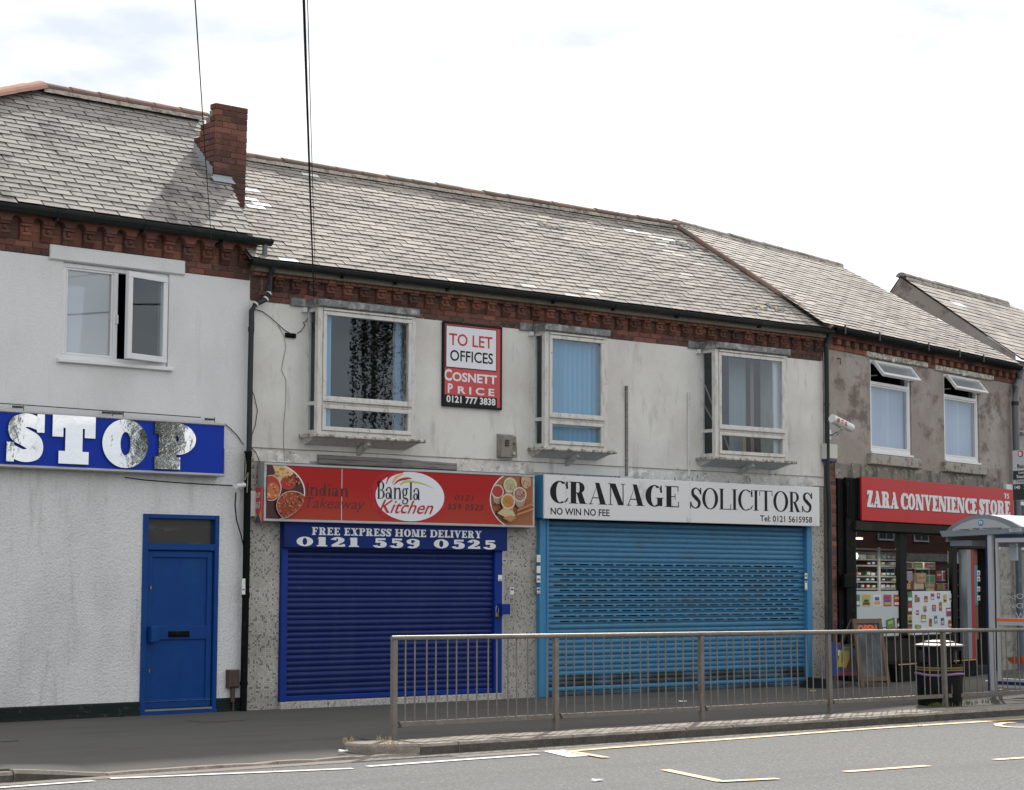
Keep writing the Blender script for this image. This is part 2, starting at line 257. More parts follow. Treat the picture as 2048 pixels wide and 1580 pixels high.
M['red_sign'] = mat('red_sign_face', (0.38, 0.016, 0.014), 0.35, coat=0.2, stains=[((0.42, 0.045, 0.025), 0.6, 0.45, 0.6, 0.3, V1)])
M['red_low'] = mat('warm_red_sign_face', (0.37, 0.045, 0.025), 0.35, coat=0.2)
M['red_board'] = mat('faded_red_board', (0.52, 0.06, 0.065), 0.45); M['board_white'] = mat('white_board', (0.72, 0.73, 0.78), 0.4)
M['sign_white'] = mat('white_sign_face', (0.68, 0.69, 0.70), 0.4, stains=[((0.30, 0.30, 0.27), 4, 0.585, 0.72, 0.6, (0.8, 1, 0.45))])
M['ink'] = mat('black_lettering', (0.008, 0.012, 0.011), 0.5, spec=0.2); M['redink'] = mat('red_lettering', (0.48, 0.022, 0.012), 0.45); M['whiteink'] = mat('white_lettering', (0.70, 0.71, 0.74), 0.45)
M['bredink'] = mat('dark_red_lettering', (0.11, 0.008, 0.012), 0.45); M['brnink'] = mat('dark_brown_lettering', (0.035, 0.008, 0.008), 0.45); M['cherry'] = mat('cherry_red_print', (0.45, 0.006, 0.015), 0.4)
M['lime'] = mat('lime_green_print', (0.42, 0.52, 0.06), 0.4); M['amber'] = mat('amber_print', (0.72, 0.38, 0.10), 0.4); M['orange'] = mat('orange_paint', (0.80, 0.13, 0.02), 0.5)
M['shopred'] = mat('glossy_red_shop_sign', (0.46, 0.013, 0.018), 0.3, spec=0.25)
M['timber'] = mat('grey_weathered_timber', (0.20, 0.19, 0.175), 0.85, stains=[((0.08, 0.075, 0.07), 7, 0.5, 0.62, 0.8, (0.25, 1, 5)), ((0.36, 0.35, 0.33), 9, 0.55, 0.68, 0.6, (0.2, 1, 4))], bump=[(30, 0.5, 0.008)])
M['concrete'] = mat('weathered_concrete', (0.34, 0.32, 0.285), 0.9, stains=[((0.09, 0.08, 0.065), 7, 0.5, 0.62, 0.7, V1), ((0.5, 0.48, 0.44), 11, 0.56, 0.7, 0.6, V1)], bump=[(25, 0.7, 0.01)])
M['greybox'] = mat('grey_green_plastic', (0.24, 0.23, 0.19), 0.6, stains=[((0.07, 0.085, 0.04), 8, 0.5, 0.66, 0.7, V1)]); M['creambox'] = mat('cream_plastic', (0.52, 0.53, 0.47), 0.45); M['bluecap'] = mat('navy_blue_plastic', (0.02, 0.03, 0.10), 0.4)
M['camwhite'] = mat('white_enamel', (0.66, 0.67, 0.67), 0.35); M['camdark'] = mat('dark_plastic', (0.02, 0.02, 0.022), 0.4)
M['galv'] = mat('dull_galvanised_steel', (0.20, 0.185, 0.165), 0.52, metal=0.35, stains=[((0.15, 0.10, 0.07), 7, 0.5, 0.68, 0.55, (1, 1, 0.6)), ((0.30, 0.30, 0.29), 10, 0.55, 0.7, 0.5, V1)], grain=0.1)
M['pavement'] = mat('dark_footway_asphalt', (0.094, 0.091, 0.085), 0.92, spec=0.2, stains=[((0.055, 0.053, 0.05), 1.1, 0.48, 0.68, 0.45, (0.5, 1.6, 1)), ((0.115, 0.10, 0.085), 0.8, 0.58, 0.75, 0.5, (0.6, 1.4, 1))], grain=0.16, gscale=60, bump=[(90, 0.6, 0.006)])
M['road'] = mat('grey_road_asphalt', (0.149, 0.150, 0.150), 0.9, spec=0.25, stains=[((0.15, 0.148, 0.142), 0.7, 0.47, 0.7, 0.5, V1), ((0.06, 0.06, 0.06), 26, 0.52, 0.64, 0.6, V1), ((0.34, 0.335, 0.33), 34, 0.54, 0.66, 0.6, V1), ((0.10, 0.098, 0.095), 0.35, 0.5, 0.66, 0.4, (0.3, 2.0, 1))], grain=0.10, gscale=50, bump=[(40, 0.5, 0.008)])
M['channel'] = mat('gritty_road_edge', (0.20, 0.18, 0.155), 0.9, grain=0.2, gscale=40)
M['kerb'] = mat('rough_granite_kerb', (0.235, 0.205, 0.175), 0.85, vary=0.1, stains=[((0.12, 0.10, 0.085), 5, 0.5, 0.66, 0.6, V1), ((0.38, 0.34, 0.29), 14, 0.54, 0.66, 0.5, V1)], grain=0.18, gscale=40, bump=[(9, 0.9, 0.03), (40, 0.5, 0.008)])
M['kerb_face'] = mat('shaded_dirty_kerb_face', (0.085, 0.078, 0.068), 0.85, stains=[((0.045, 0.042, 0.038), 4, 0.45, 0.62, 0.7, V1), ((0.15, 0.135, 0.115), 14, 0.56, 0.68, 0.5, V1)], grain=0.18, gscale=40, bump=[(9, 0.9, 0.03), (40, 0.5, 0.008)])  # shade of the front face put into the colour, along with tyre dirt
M['paint_white'] = mat('white_road_paint', (0.74, 0.72, 0.68), 0.6, stains=[((0.35, 0.33, 0.31), 20, 0.58, 0.7, 0.5, V1)]); M['paint_yellow'] = mat('yellow_road_paint', (0.66, 0.42, 0.17), 0.6, stains=[((0.34, 0.27, 0.17), 22, 0.56, 0.68, 0.5, V1)])
M['earth'] = mat('distant_ground', (0.12, 0.12, 0.09), 0.95, grain=0.2, gscale=2)
M['binblack'] = mat('black_bin_plastic', (0.008, 0.009, 0.010), 0.5, spec=0.15); M['goldband'] = mat('gold_band', (0.22, 0.16, 0.05), 0.4); M['purple'] = mat('purple_bin_bag', (0.23, 0.13, 0.26), 0.35); M['ash'] = mat('pale_steel_lid', (0.13, 0.125, 0.12), 0.5, metal=0.4)
M['shelter_grey'] = mat('blue_grey_enamel', (0.20, 0.235, 0.27), 0.4); M['shelter_light'] = mat('light_grey_enamel', (0.42, 0.43, 0.45), 0.4); M['shelter_navy'] = mat('navy_enamel', (0.010, 0.025, 0.09), 0.35); M['cyan'] = mat('cyan_print', (0.02, 0.25, 0.52), 0.4)
M['shelter_roof'] = mat('pale_translucent_roof', (0.70, 0.68, 0.63), 0.35)
M['chalk'] = mat('chalkboard', (0.045, 0.055, 0.06), 0.8, stains=[((0.17, 0.20, 0.22), 2.1, 0.46, 0.66, 0.8, (1, 1, 0.5))]); M['oak'] = mat('brown_stained_wood', (0.13, 0.085, 0.055), 0.7, stains=[((0.07, 0.045, 0.03), 6, 0.5, 0.7, 0.6, (6, 6, 0.5))])
M['grass'] = mat('green_weed_leaf', (0.09, 0.12, 0.035), 0.8, vary=0.3); M['straw'] = mat('dry_straw', (0.42, 0.32, 0.17), 0.85, vary=0.25)
M['leafdark'] = mat('tree_leaf', (0.055, 0.075, 0.03), 0.7, vary=0.3); M['bark'] = mat('tree_bark', (0.10, 0.085, 0.07), 0.9)
M['paper'] = mat('white_paper', (0.75, 0.75, 0.74), 0.6); M['teal'] = mat('teal_poster', (0.04, 0.22, 0.27), 0.5); M['shopdark'] = mat('shop_black_frame', (0.005, 0.007, 0.006), 0.5, spec=0.08); M['shopdk2'] = mat('dark_panel', (0.022, 0.022, 0.018), 0.7, spec=0.08, stains=[((0.05, 0.045, 0.035), 1.5, 0.5, 0.7, 0.5, V1)])
M['shelf'] = mat('pale_metal_shelf', (0.36, 0.38, 0.37), 0.5); M['shopwall'] = mat('shop_back_wall', (0.055, 0.05, 0.045), 0.8); M['vinyl'] = mat('white_window_vinyl', (0.50, 0.56, 0.56), 0.45); M['vinyl2'] = mat('bluish_white_window_vinyl', (0.60, 0.65, 0.70), 0.45)
M['cardboard'] = mat('cardboard', (0.36, 0.27, 0.17), 0.8); M['doorred'] = mat('deep_red_panel', (0.30, 0.006, 0.006), 0.5)
M['lamp'] = mat('lit_lamp', (1.0, 0.72, 0.35), 0.5, emit=3.0); M['lampw'] = mat('lit_white_sign', (0.75, 1.0, 0.92), 0.5, emit=1.6)
def solid(n, c, r=0.5): M[n] = mat(n, c, r); return M[n]
for n, c in (('p_red', (0.33, 0.03, 0.03)), ('p_green', (0.03, 0.19, 0.08)), ('p_yellow', (0.45, 0.39, 0.09)), ('p_blue', (0.04, 0.08, 0.24)), ('p_pink', (0.32, 0.05, 0.14)), ('p_peach', (0.62, 0.30, 0.14)), ('p_purple', (0.14, 0.05, 0.12)), ('p_white', (0.66, 0.68, 0.7)), ('p_cream', (0.58, 0.46, 0.28)), ('p_black', (0.015, 0.018, 0.016)), ('p_teal', (0.03, 0.28, 0.34)), ('p_olive', (0.16, 0.22, 0.05)), ('p_lilac', (0.3, 0.25, 0.5))): solid(n, c)
# mosaic cladding, 25 mm tiles (about 4 px in the photo)
def mosaic():
    m = bpy.data.materials.new('grey_mosaic_tile'); m.use_nodes = True; t = m.node_tree; L = t.links; b = t.nodes['Principled BSDF']; b.inputs['Roughness'].default_value = 0.45
    geo = N(t, 'ShaderNodeNewGeometry'); sc = N(t, 'ShaderNodeVectorMath', operation='SCALE'); sc.inputs['Scale'].default_value = 40; L.new(geo.outputs['Position'], sc.inputs[0])
    ad = N(t, 'ShaderNodeVectorMath', operation='ADD'); ad.inputs[1].default_value = (0.31, 0.5, 0.27); L.new(sc.outputs[0], ad.inputs[0])
    fl = N(t, 'ShaderNodeVectorMath', operation='FLOOR'); L.new(ad.outputs[0], fl.inputs[0]); fr = N(t, 'ShaderNodeVectorMath', operation='FRACTION'); L.new(ad.outputs[0], fr.inputs[0])
    m2 = N(t, 'ShaderNodeVectorMath', operation='MULTIPLY'); m2.inputs[1].default_value = (1, 0, 1); L.new(fl.outputs[0], m2.inputs[0])
    wn = N(t, 'ShaderNodeTexWhiteNoise'); L.new(m2.outputs[0], wn.inputs['Vector'])
    rp = N(t, 'ShaderNodeValToRGB'); rp.color_ramp.interpolation = 'CONSTANT'; e = rp.color_ramp.elements
    e[0].position = 0; e[0].color = (0.40, 0.385, 0.345, 1); e[1].position = 0.45; e[1].color = (0.46, 0.445, 0.40, 1)
    for p, c in ((0.72, (0.52, 0.51, 0.475, 1)), (0.88, (0.14, 0.14, 0.13, 1))): x = e.new(p); x.color = c
    L.new(wn.outputs['Value'], rp.inputs[0])
    sx = N(t, 'ShaderNodeSeparateXYZ'); L.new(fr.outputs[0], sx.inputs[0])
    g = []
    for k in (0, 2):
        a = N(t, 'ShaderNodeMath', operation='LESS_THAN'); a.inputs[1].default_value = 0.17; L.new(sx.outputs[k], a.inputs[0]); g.append(a)
    mxm = N(t, 'ShaderNodeMath', operation='MAXIMUM'); L.new(g[0].outputs[0], mxm.inputs[0]); L.new(g[1].outputs[0], mxm.inputs[1])
    mi = N(t, 'ShaderNodeMix', data_type='RGBA'); L.new(mxm.outputs[0], mi.inputs[0]); L.new(rp.outputs[0], mi.inputs[6]); mi.inputs[7].default_value = (0.30, 0.285, 0.26, 1)
    nn = N(t, 'ShaderNodeTexNoise'); nn.inputs['Scale'].default_value = 1.8; nn.inputs['Detail'].default_value = 6; L.new(geo.outputs['Position'], nn.inputs['Vector'])
    mr = N(t, 'ShaderNodeMapRange'); mr.inputs['From Min'].default_value = 0.3; mr.inputs['From Max'].default_value = 0.7; mr.inputs['To Min'].default_value = 0.72; mr.inputs['To Max'].default_value = 1.12; L.new(nn.outputs['Fac'], mr.inputs['Value'])
    vs = N(t, 'ShaderNodeVectorMath', operation='SCALE'); L.new(mi.outputs[2], vs.inputs[0]); L.new(mr.outputs[0], vs.inputs['Scale']); L.new(vs.outputs[0], b.inputs['Base Color'])
    inv = N(t, 'ShaderNodeMath', operation='SUBTRACT'); inv.inputs[0].default_value = 1; L.new(mxm.outputs[0], inv.inputs[1])
    bp = N(t, 'ShaderNodeBump'); bp.inputs['Distance'].default_value = 0.003; bp.inputs['Strength'].default_value = 0.6; L.new(inv.outputs[0], bp.inputs['Height']); L.new(bp.outputs[0], b.inputs['Normal'])
    return m
M['mosaic'] = mosaic()
# ------------------------------------------------------------------ lettering
def ribbon(pts, sub=6):
    """pts (x, y, width): smooth stroke as a strip of quads"""
    P = [Vector((p[0], p[1], p[2])) for p in pts]; q = []
    E_ = [P[0]*2 - P[1]] + P + [P[-1]*2 - P[-2]]
    for i in range(1, len(E_)-2):
        for k in range(sub):
            t = k/sub; a, b, c, d = E_[i-1], E_[i], E_[i+1], E_[i+2]
            q.append(0.5*((2*b) + (c-a)*t + (2*a-5*b+4*c-d)*t*t + (3*b-a-3*c+d)*t*t*t))
    q.append(P[-1]); out = []; L_ = []; R2 = []
    for i, p in enumerate(q):
        d = (q[min(i+1, len(q)-1)] - q[max(i-1, 0)]); d = Vector((d.x, d.y)).normalized(); n = Vector((-d.y, d.x)) * p.z/2
        L_.append((p.x+n.x, p.y+n.y)); R2.append((p.x-n.x, p.y-n.y))
    for i in range(len(q)-1): out.append([L_[i], L_[i+1], R2[i+1], R2[i]])
    return out
def ring(cx, cy, rx, ry, t, n, a0=0, a1=360, k=28):
    o = []
    for i in range(k):
        a, b = R_(a0+(a1-a0)*i/k), R_(a0+(a1-a0)*(i+1)/k)
        o.append([(cx+rx*math.cos(a), cy+ry*math.sin(a)), (cx+rx*math.cos(b), cy+ry*math.sin(b)),
                  (cx+(rx-t)*math.cos(b), cy+(ry-n)*math.sin(b)), (cx+(rx-t)*math.cos(a), cy+(ry-n)*math.sin(a))])
    return o
def rc(x0, y0, x1, y1): return [(x0, y0), (x1, y0), (x1, y1), (x0, y1)]
def disc(cx, cy, r, ry=None, k=24): ry = ry or r; return [(cx+r*math.cos(2*math.pi*i/k), cy+ry*math.sin(2*math.pi*i/k)) for i in range(k)]
def glyph(ch, t, n, s, h):
    """serif capitals, digits and a few small letters; t thick stem, n thin stroke, s serif overhang, h serif thickness"""
    def stem(x, w=t, y0=0.0, y1=1.0, top=True, bot=True, sl=s, sr=s):
        o = [rc(x, y0, x+w, y1)]
        if bot: o.append(rc(x-sl, y0, x+w+sr, y0+h))
        if top: o.append(rc(x-sl, y1-h, x+w+sr, y1))
        return o
    def vs(x, y, up, d): return [rc(x-max(n, h)*0.8, min(y, y+d*up), x, max(y, y+d*up))]
    c = s
    if ch == ' ': return 0.32, []
    if ch == 'I': return t+2*s, stem(c)
    if ch == 'l': return t+2*s, [rc(c, 0, c+t, 1.0), rc(0, 0, t+2*s, h), [(0, 1.0-h), (c+t, 1.0), (c+t, 1.0-h), (c, 1.0-h)]]
    if ch == 'i': return t+2*s, [rc(c, 0, c+t, 0.66), rc(0, 0, t+2*s, h), rc(0, 0.66-h, c+t, 0.66), disc(c+t/2, 0.88, t*0.6)]
    if ch == 'n' or ch == 'h':
        W = c+t+0.26+t
        return W+s, [rc(c, 0, c+t, 0.66), rc(0, 0, c+t+s, h), rc(0, 0.66-h, c+t, 0.66), rc(W-t, 0, W, 0.44), rc(W-t-s, 0, W+s, h)] + ribbon([(c+t*0.8, 0.5, n*1.2), (c+t+0.10, 0.62, n*1.8), (W-t*0.9, 0.60, t*0.8), (W-t/2, 0.40, t)])
    if ch == 'd':
        W = 0.30+t+c
        return W+s, [rc(W-t, 0, W, 1.0), rc(W-t-s, 1.0-h, W, 1.0), rc(W-t, 0, W+s, h)] + ring(0.02+0.20, 0.32, 0.21, 0.33, t*0.95, n*1.3)
    if ch == 'a':
        W = 0.36+t
        return W+s*1.4, [rc(W-t, 0, W, 0.46), rc(W-t, 0, W+s, h)] + ribbon([(0.07, 0.50, t*0.9), (0.13, 0.60, n*1.7), (0.24, 0.655, n*1.6), (W-t*0.9, 0.61, t*0.7), (W-t/2, 0.44, t)]) + ring(0.19, 0.185, 0.18, 0.195, t*0.9, n*1.3) + [disc(0.085, 0.50, t*0.55)]
    if ch == 'g':
        return 0.50, ring(0.20, 0.43, 0.19, 0.23, t*0.9, n*1.3) + ribbon([(0.30, 0.58, n*1.6), (0.40, 0.64, n*2.2), (0.46, 0.62, n*2.2)]) + ribbon([(0.12, 0.24, n*2), (0.07, 0.14, t*0.6), (0.20, 0.07, t*0.8), (0.36, 0.03, t*0.9), (0.42, -0.10, t*0.8), (0.30, -0.24, n*1.6), (0.12, -0.24, n*1.8), (0.04, -0.14, t*0.7), (0.12, -0.02, n*2)])
    if ch == 'T':
        W = 0.74; return W, stem(W/2-t/2, top=False) + [rc(0, 1-max(n, h), W, 1), rc(0, 0.74, max(n, h)*0.9, 1), rc(W-max(n, h)*0.9, 0.74, W, 1)]
    if ch == 'L':
        W = 0.66; return W, stem(c) + [rc(c, 0, W, max(n, h)), rc(W-max(n, h)*0.9, 0, W, 0.27)]
    if ch in 'EF':
        W = 0.68; q = max(n, h); o = stem(c, sr=s if ch == 'F' else 0) + [rc(c, 1-q, W, 1), rc(W-q*0.9, 0.75, W, 1), rc(c, 0.5-q*0.42, W-0.15, 0.5+q*0.42), rc(W-0.15-q*0.8, 0.36, W-0.15, 0.64)]
        if ch == 'E': o += [rc(c, 0, W+0.02, q), rc(W+0.02-q*0.9, 0, W+0.02, 0.26)]
        return W+0.03, o
    if ch == 'H':
        W = 0.50+2*t; return W, stem(c) + stem(W-c-t) + [rc(c+t, 0.5-n/2, W-c-t, 0.5+n/2)]
    if ch == 'N':
        W = 0.52+t+n; return W, stem(c, w=n) + stem(W-c-n, w=n, bot=False) + [[(c-s*0.3, 1), (c+t*1.05, 1), (W-c, 0), (W-c-t*1.02, 0)], rc(c-s, 1-h, c+t*0.6, 1)]
    if ch == 'M':
        W = 0.66+t+n; mdl = W/2; return W, stem(c, w=n) + stem(W-c-t) + [[(c, 1), (c+t, 1), (mdl+t*0.4, 0.04), (mdl-t*0.4, 0.04)], [(W-c-t*0.6, 1), (W-c, 1), (mdl+t*0.25, 0.04), (mdl-t*0.05, 0.04)]]
    if ch == 'A':
        W = 0.62+t; mdl = W*0.46
        return W, [[(s*0.7, 0), (s*0.7+n, 0), (mdl+n*0.7, 1), (mdl, 0.93)], [(mdl-t*0.38, 1), (mdl+t*0.42, 1), (W-s*0.7, 0), (W-s*0.7-t*1.08, 0)], rc(W*0.22, 0.30-n/2, W*0.72, 0.30+n/2), rc(0, 0, s*2+n, h), rc(W-t*1.08-s*1.7, 0, W, h)]
    if ch == 'V':
        W = 0.60+t; mdl = W*0.54
        return W, [[(s*0.7, 1), (s*0.7+t*1.08, 1), (mdl+t*0.38, 0), (mdl-t*0.42, 0)], [(W-s*0.7-n, 1), (W-s*0.7, 1), (mdl, 0), (mdl-n*0.7, 0.07)], rc(0, 1-h, t*1.08+s*1.7, 1), rc(W-s*2-n, 1-h, W, 1)]
    if ch == 'X':
        W = 0.62+t; return W, [[(s, 1), (s+t*1.1, 1), (W-s, 0), (W-s-t*1.1, 0)], [(W-s*1.2-n, 1), (W-s*1.2, 1), (s*1.2+n, 0), (s*1.2, 0)], rc(0, 0, s*2.4+n, h), rc(W-t*1.1-s*2, 0, W, h), rc(0, 1-h, t*1.1+s*2, 1), rc(W-s*2.4-n, 1-h, W, 1)]
    if ch == 'Y':
        W = 0.60+t; x0 = W/2-t/2; return W, [rc(x0, 0, x0+t, 0.5), rc(x0-s, 0, x0+t+s, h), [(s*0.6, 1), (s*0.6+t, 1), (x0+t, 0.42), (x0, 0.42)], [(W-s-n, 1), (W-s, 1), (x0+t, 0.45), (x0+t-n, 0.42)], rc(0, 1-h, t+s*1.6, 1), rc(W-s*2-n, 1-h, W, 1)]
    if ch == 'Z':
        W = 0.64; q = max(n, h); return W, [rc(0.03, 1-q, W, 1), rc(0, 0, W, q), rc(0.03, 0.74, 0.03+q*0.9, 1), rc(W-q*0.9, 0, W, 0.26), [(W-t*1.15, 1-q), (W, 1-q), (t*1.15, q), (0, q)]]
    if ch in 'PRBD':
        q = max(n, h*0.9); rx = 0.30 if ch != 'D' else 0.40; x = c+t
        if ch == 'D':
            W = x+rx+t*0.75; return W, stem(c) + ring(W-rx-t*0.2, 0.5, rx+t*0.2, 0.5, t*1.05, q, -90, 90, 18) + [rc(x, 0, W-rx-t*0.2, q), rc(x, 1-q, W-rx-t*0.2, 1)]
        W = x+0.30+t*0.35; cy = 0.735; ry = 0.265; o = stem(c) + ring(W-0.27, cy, 0.27, ry, min(t, 0.26)*0.95, q, -90, 90, 14) + [rc(x, 1-q, W-0.27, 1), rc(x, cy-ry, W-0.27, cy-ry+q)]
        if ch == 'B':
            W2 = W+0.04; return W2, o + ring(W2-0.29, 0.255, 0.29, 0.255, min(t, 0.27), q, -90, 90, 14) + [rc(x, 0, W2-0.29, q)]
        if ch == 'R': return W+0.13, o + [[(W-0.29-t*0.3, 0.50), (W-0.29+t*0.7, 0.50), (W+0.02+s*0.4, 0), (W+0.02-t*1.0, 0)], rc(W+0.02-t*1.0, 0, W+0.11, h)]
        return W, o
    if ch == 'O' or ch == '0':
        W = 0.86 if ch == 'O' else 0.72; t2 = min(t*1.12, W*0.36); return W, ring(W/2, 0.5, W/2, 0.515, t2, max(n, h*0.6)*1.1, 0, 360, 36)
    if ch == 'C' or ch == 'G':
        W = 0.80; q = max(n, h*0.6)*1.1; o = ring(0.44, 0.5, 0.44, 0.515, t*1.12, q, 52, 300, 30)
        o += ribbon([(0.44+0.42*math.cos(R_(54)), 0.5+0.44*math.sin(R_(54)), q*1.1), (0.76, 0.79, q*1.5), (0.79, 0.68, n*1.2)]) + [rc(0.775-n*0.5-0.03, 0.66, 0.80, 0.99)]
        if ch == 'C': o += ribbon([(0.44+0.42*math.cos(R_(-60)), 0.5+0.50*math.sin(R_(-60)), q), (0.72, 0.10, q*1.3), (0.81, 0.25, n)])
        else: o += [rc(0.82-t, 0.03, 0.82, 0.42), rc(0.82-t-s, 0.42-h, 0.82+s*0.8, 0.42)] + ribbon([(0.44+0.42*math.cos(R_(-60)), 0.5+0.50*math.sin(R_(-60)), q), (0.76, 0.07, q*1.3)]); W = 0.84+s*0.6
        return W, o
    if ch == 'S':
        W = 0.60; q = max(n, h*0.6)*1.15; a = min(t*1.15, 0.36)
        return W, ribbon([(0.55, 0.70, n*1.3), (0.50, 0.86, q*1.5), (0.31, 1.0-q*0.5, q*1.2), (0.13+a*0.1, 0.86, a*0.72), (0.14+a*0.12, 0.66, a*0.92), (0.31, 0.51, a*1.08), (0.50-a*0.12, 0.33, a*0.92), (0.48-a*0.1, 0.13, a*0.72), (0.29, q*0.5, q*1.2), (0.09, 0.13, q*1.5), (0.045, 0.30, n*1.3)], 7) + [rc(0.55-n*0.3, 0.68, 0.55+max(n, 0.05), 0.99), rc(0.0, 0.01, max(n, 0.05), 0.32)]
    if ch == '1': return 0.46, [rc(0.23-t/2, 0, 0.23+t/2, 1.0), rc(0.0, 0, 0.46, h), [(0.02, 0.78), (0.23-t/2, 0.98), (0.23, 1.0), (0.23-t/2, 0.86)]]
    if ch == '2': return 0.62, ribbon([(0.10, 0.72, t*0.9), (0.16, 0.90, t*0.55), (0.32, 0.96, n*1.4), (0.50-t*0.2, 0.80, t*0.95), (0.46-t*0.1, 0.58, t*0.85), (0.28, 0.36, n*1.8), (0.10, 0.12, n*1.8)]) + [rc(0.02, 0, 0.60, max(n, h)*1.5), rc(0.60-n, 0, 0.62, 0.28)]
    if ch == '5': return 0.60, [rc(0.12, 1-max(n, h)*1.5, 0.56, 1.0), rc(0.10, 0.5, 0.10+max(n, h)*0.9, 1.0)] + ribbon([(0.12, 0.54, n*1.4), (0.30, 0.62, n*1.8), (0.50-t*0.15, 0.50, t*0.8), (0.55-t*0.3, 0.30, t*1.05), (0.44, 0.10, t*0.7), (0.26, 0.04, n*1.6), (0.12, 0.10, t*0.6), (0.08, 0.22, t*0.8)])
    if ch == '9': return 0.64, ring(0.31, 0.68, 0.31, 0.32, min(t, 0.21), min(n*1.4, 0.13)) + ribbon([(0.60-t*0.45, 0.66, t*0.9), (0.56-t*0.3, 0.34, t*0.9), (0.42, 0.10, t*0.6), (0.24, 0.03, n*1.6), (0.10, 0.12, t*0.7)])
    if ch == '7': return 0.56, [rc(0.0, 1-max(n, h)*1.4, 0.56, 1), rc(0, 0.74, max(n, h), 1), [(0.56-t, 1-n), (0.56, 1-n), (0.16+t, 0), (0.14, 0)]]
    return 0.4, []
FATG = {'T': (1.0, [rc(0, 0.74, 1, 1), rc(0, 0.55, 0.25, 0.74), rc(0.75, 0.55, 1, 0.74), rc(0.30, 0.25, 0.70, 0.74), rc(0.15, 0, 0.85, 0.26)]),
        'P': (1.0, [rc(0, 0, 0.62, 0.26), rc(0.10, 0.26, 0.52, 0.76), rc(0, 0.74, 0.52, 1)] + ring(0.50, 0.655, 0.50, 0.345, 0.42, 0.27, -90, 90, 18)),
        'O': (1.0, ring(0.5, 0.5, 0.5, 0.5, 0.39, 0.26, 0, 360, 40)),
        'S': (1.0, [rc(0.80, 0.62, 1.0, 1.0), rc(0, 0.0, 0.20, 0.40)] + ribbon([(0.92, 0.66, 0.16), (0.80, 0.80, 0.26), (0.52, 0.86, 0.28), (0.24, 0.76, 0.34), (0.24, 0.60, 0.36), (0.50, 0.50, 0.38), (0.76, 0.38, 0.38), (0.76, 0.22, 0.34), (0.48, 0.13, 0.26), (0.20, 0.20, 0.26), (0.08, 0.34, 0.16)], 7))}
def serif(txt, x0, x1, z0, z1, y, mt, parent, t, n, s, h, gap=0.08, slant=0.0, name='lettering', depth=0.0, each=False, label=None, edge=None):
    """flat (or built-up) serif text filling the box x0..x1, z0..z1 on the face at y (towards the street is -y)"""
    items = []; x = 0
    for ch in txt:
        W, ps = FATG[ch] if each else glyph(ch, t, n, s, h); items.append((ch, x, ps)); x += W + gap
    tot = x - gap; sx = (x1-x0)/tot; sz = (z1-z0); res = []; mb = MB()
    for ch, xo, ps in items:
        if each: mb = MB()
        for k, p in enumerate(ps):
            q = [(x0+(xo+a+slant*b)*sx, z0+b*sz) for a, b in p]
            ar = sum(q[i][0]*q[(i+1) % len(q)][1]-q[(i+1) % len(q)][0]*q[i][1] for i in range(len(q)))
            if ar < 0: q = q[::-1]
            dy = y - 0.0002 - 0.00012*(k % 9)
            if depth:
                nq = len(q); mb.quad([(a, dy-depth, b) for a, b in q], 0)
                for i in range(nq):
                    (a, b), (c, d) = q[i], q[(i+1) % nq]; mb.quad([(a, dy, b), (c, dy, d), (c, dy-depth+0.0015, d), (a, dy-depth+0.0015, b)], 1)
            else: mb.quad([(a, dy, b) for a, b in q], 0)
        if each and ps: res.append(mb.build(name, [mt, edge or mt], parent))
    if not each: res.append(mb.build(name, [mt, edge or mt], parent, label=label))
    return res
def sans(txt, x0, x1, z0, z1, y, mt, parent, bold=0.0, shear=0.0, name='lettering', mirror=False, space=1.0, label=None, rotx=True):
    cu = bpy.data.curves.new('text', 'FONT'); cu.body = txt; cu.offset = bold; cu.shear = shear; cu.resolution_u = 3; cu.space_character = space
    o = bpy.data.objects.new('text', cu); COL.objects.link(o); bpy.context.view_layer.update()
    me = bpy.data.meshes.new_from_object(o.evaluated_get(bpy.context.evaluated_depsgraph_get())); bpy.data.objects.remove(o)
    vs = [v.co.copy() for v in me.vertices]
    a0, a1 = min(v.x for v in vs), max(v.x for v in vs); b0, b1 = min(v.y for v in vs), max(v.y for v in vs)
    for v, c in zip(me.vertices, vs):
        fx = (c.x-a0)/(a1-a0); fx = 1-fx if mirror else fx
        v.co = (x0+fx*(x1-x0), y, z0+(c.y-b0)/(b1-b0)*(z1-z0))
    me.materials.clear(); me.materials.append(mt)
    return link(name, me, parent, label=label)
def clip(poly, cl):
    """cut polygon poly with the convex polygon cl (counter-clockwise)"""
    out = list(poly)
    for i in range(len(cl)):
        a, b = cl[i], cl[(i+1) % len(cl)]; inp = out; out = []
        if not inp: break
        side = lambda p: (b[0]-a[0])*(p[1]-a[1])-(b[1]-a[1])*(p[0]-a[0])
        for j in range(len(inp)):
            p, q = inp[j], inp[(j+1) % len(inp)]; sp, sq = side(p), side(q)
            if sp >= 0: out.append(p)
            if (sp >= 0) != (sq >= 0):
                t = sp/(sp-sq); out.append((p[0]+(q[0]-p[0])*t, p[1]+(q[1]-p[1])*t))
    return out
def flat(poly, y, mt, parent, name='print', label=None):
    if len(poly) < 3: return None
    mb = MB(); mb.quad([(a, y, b) for a, b in poly]); return mb.build(name, mt, parent, label=label)
def bars(mb, x0, x1, z0, z1, wd, y0, y1, mi=0, wb=None):   # a rectangular frame of four butted bars
    wb = wb or wd
    mb.bev(x0, x1, y0, y1, z1-wd, z1, 0.006, mi); mb.bev(x0, x1, y0, y1, z0, z0+wb, 0.006, mi)
    mb.bev(x0, x0+wd, y0+0.002, y1, z0+wb, z1-wd, 0.006, mi); mb.bev(x1-wd, x1, y0+0.002, y1, z0+wb, z1-wd, 0.006, mi)
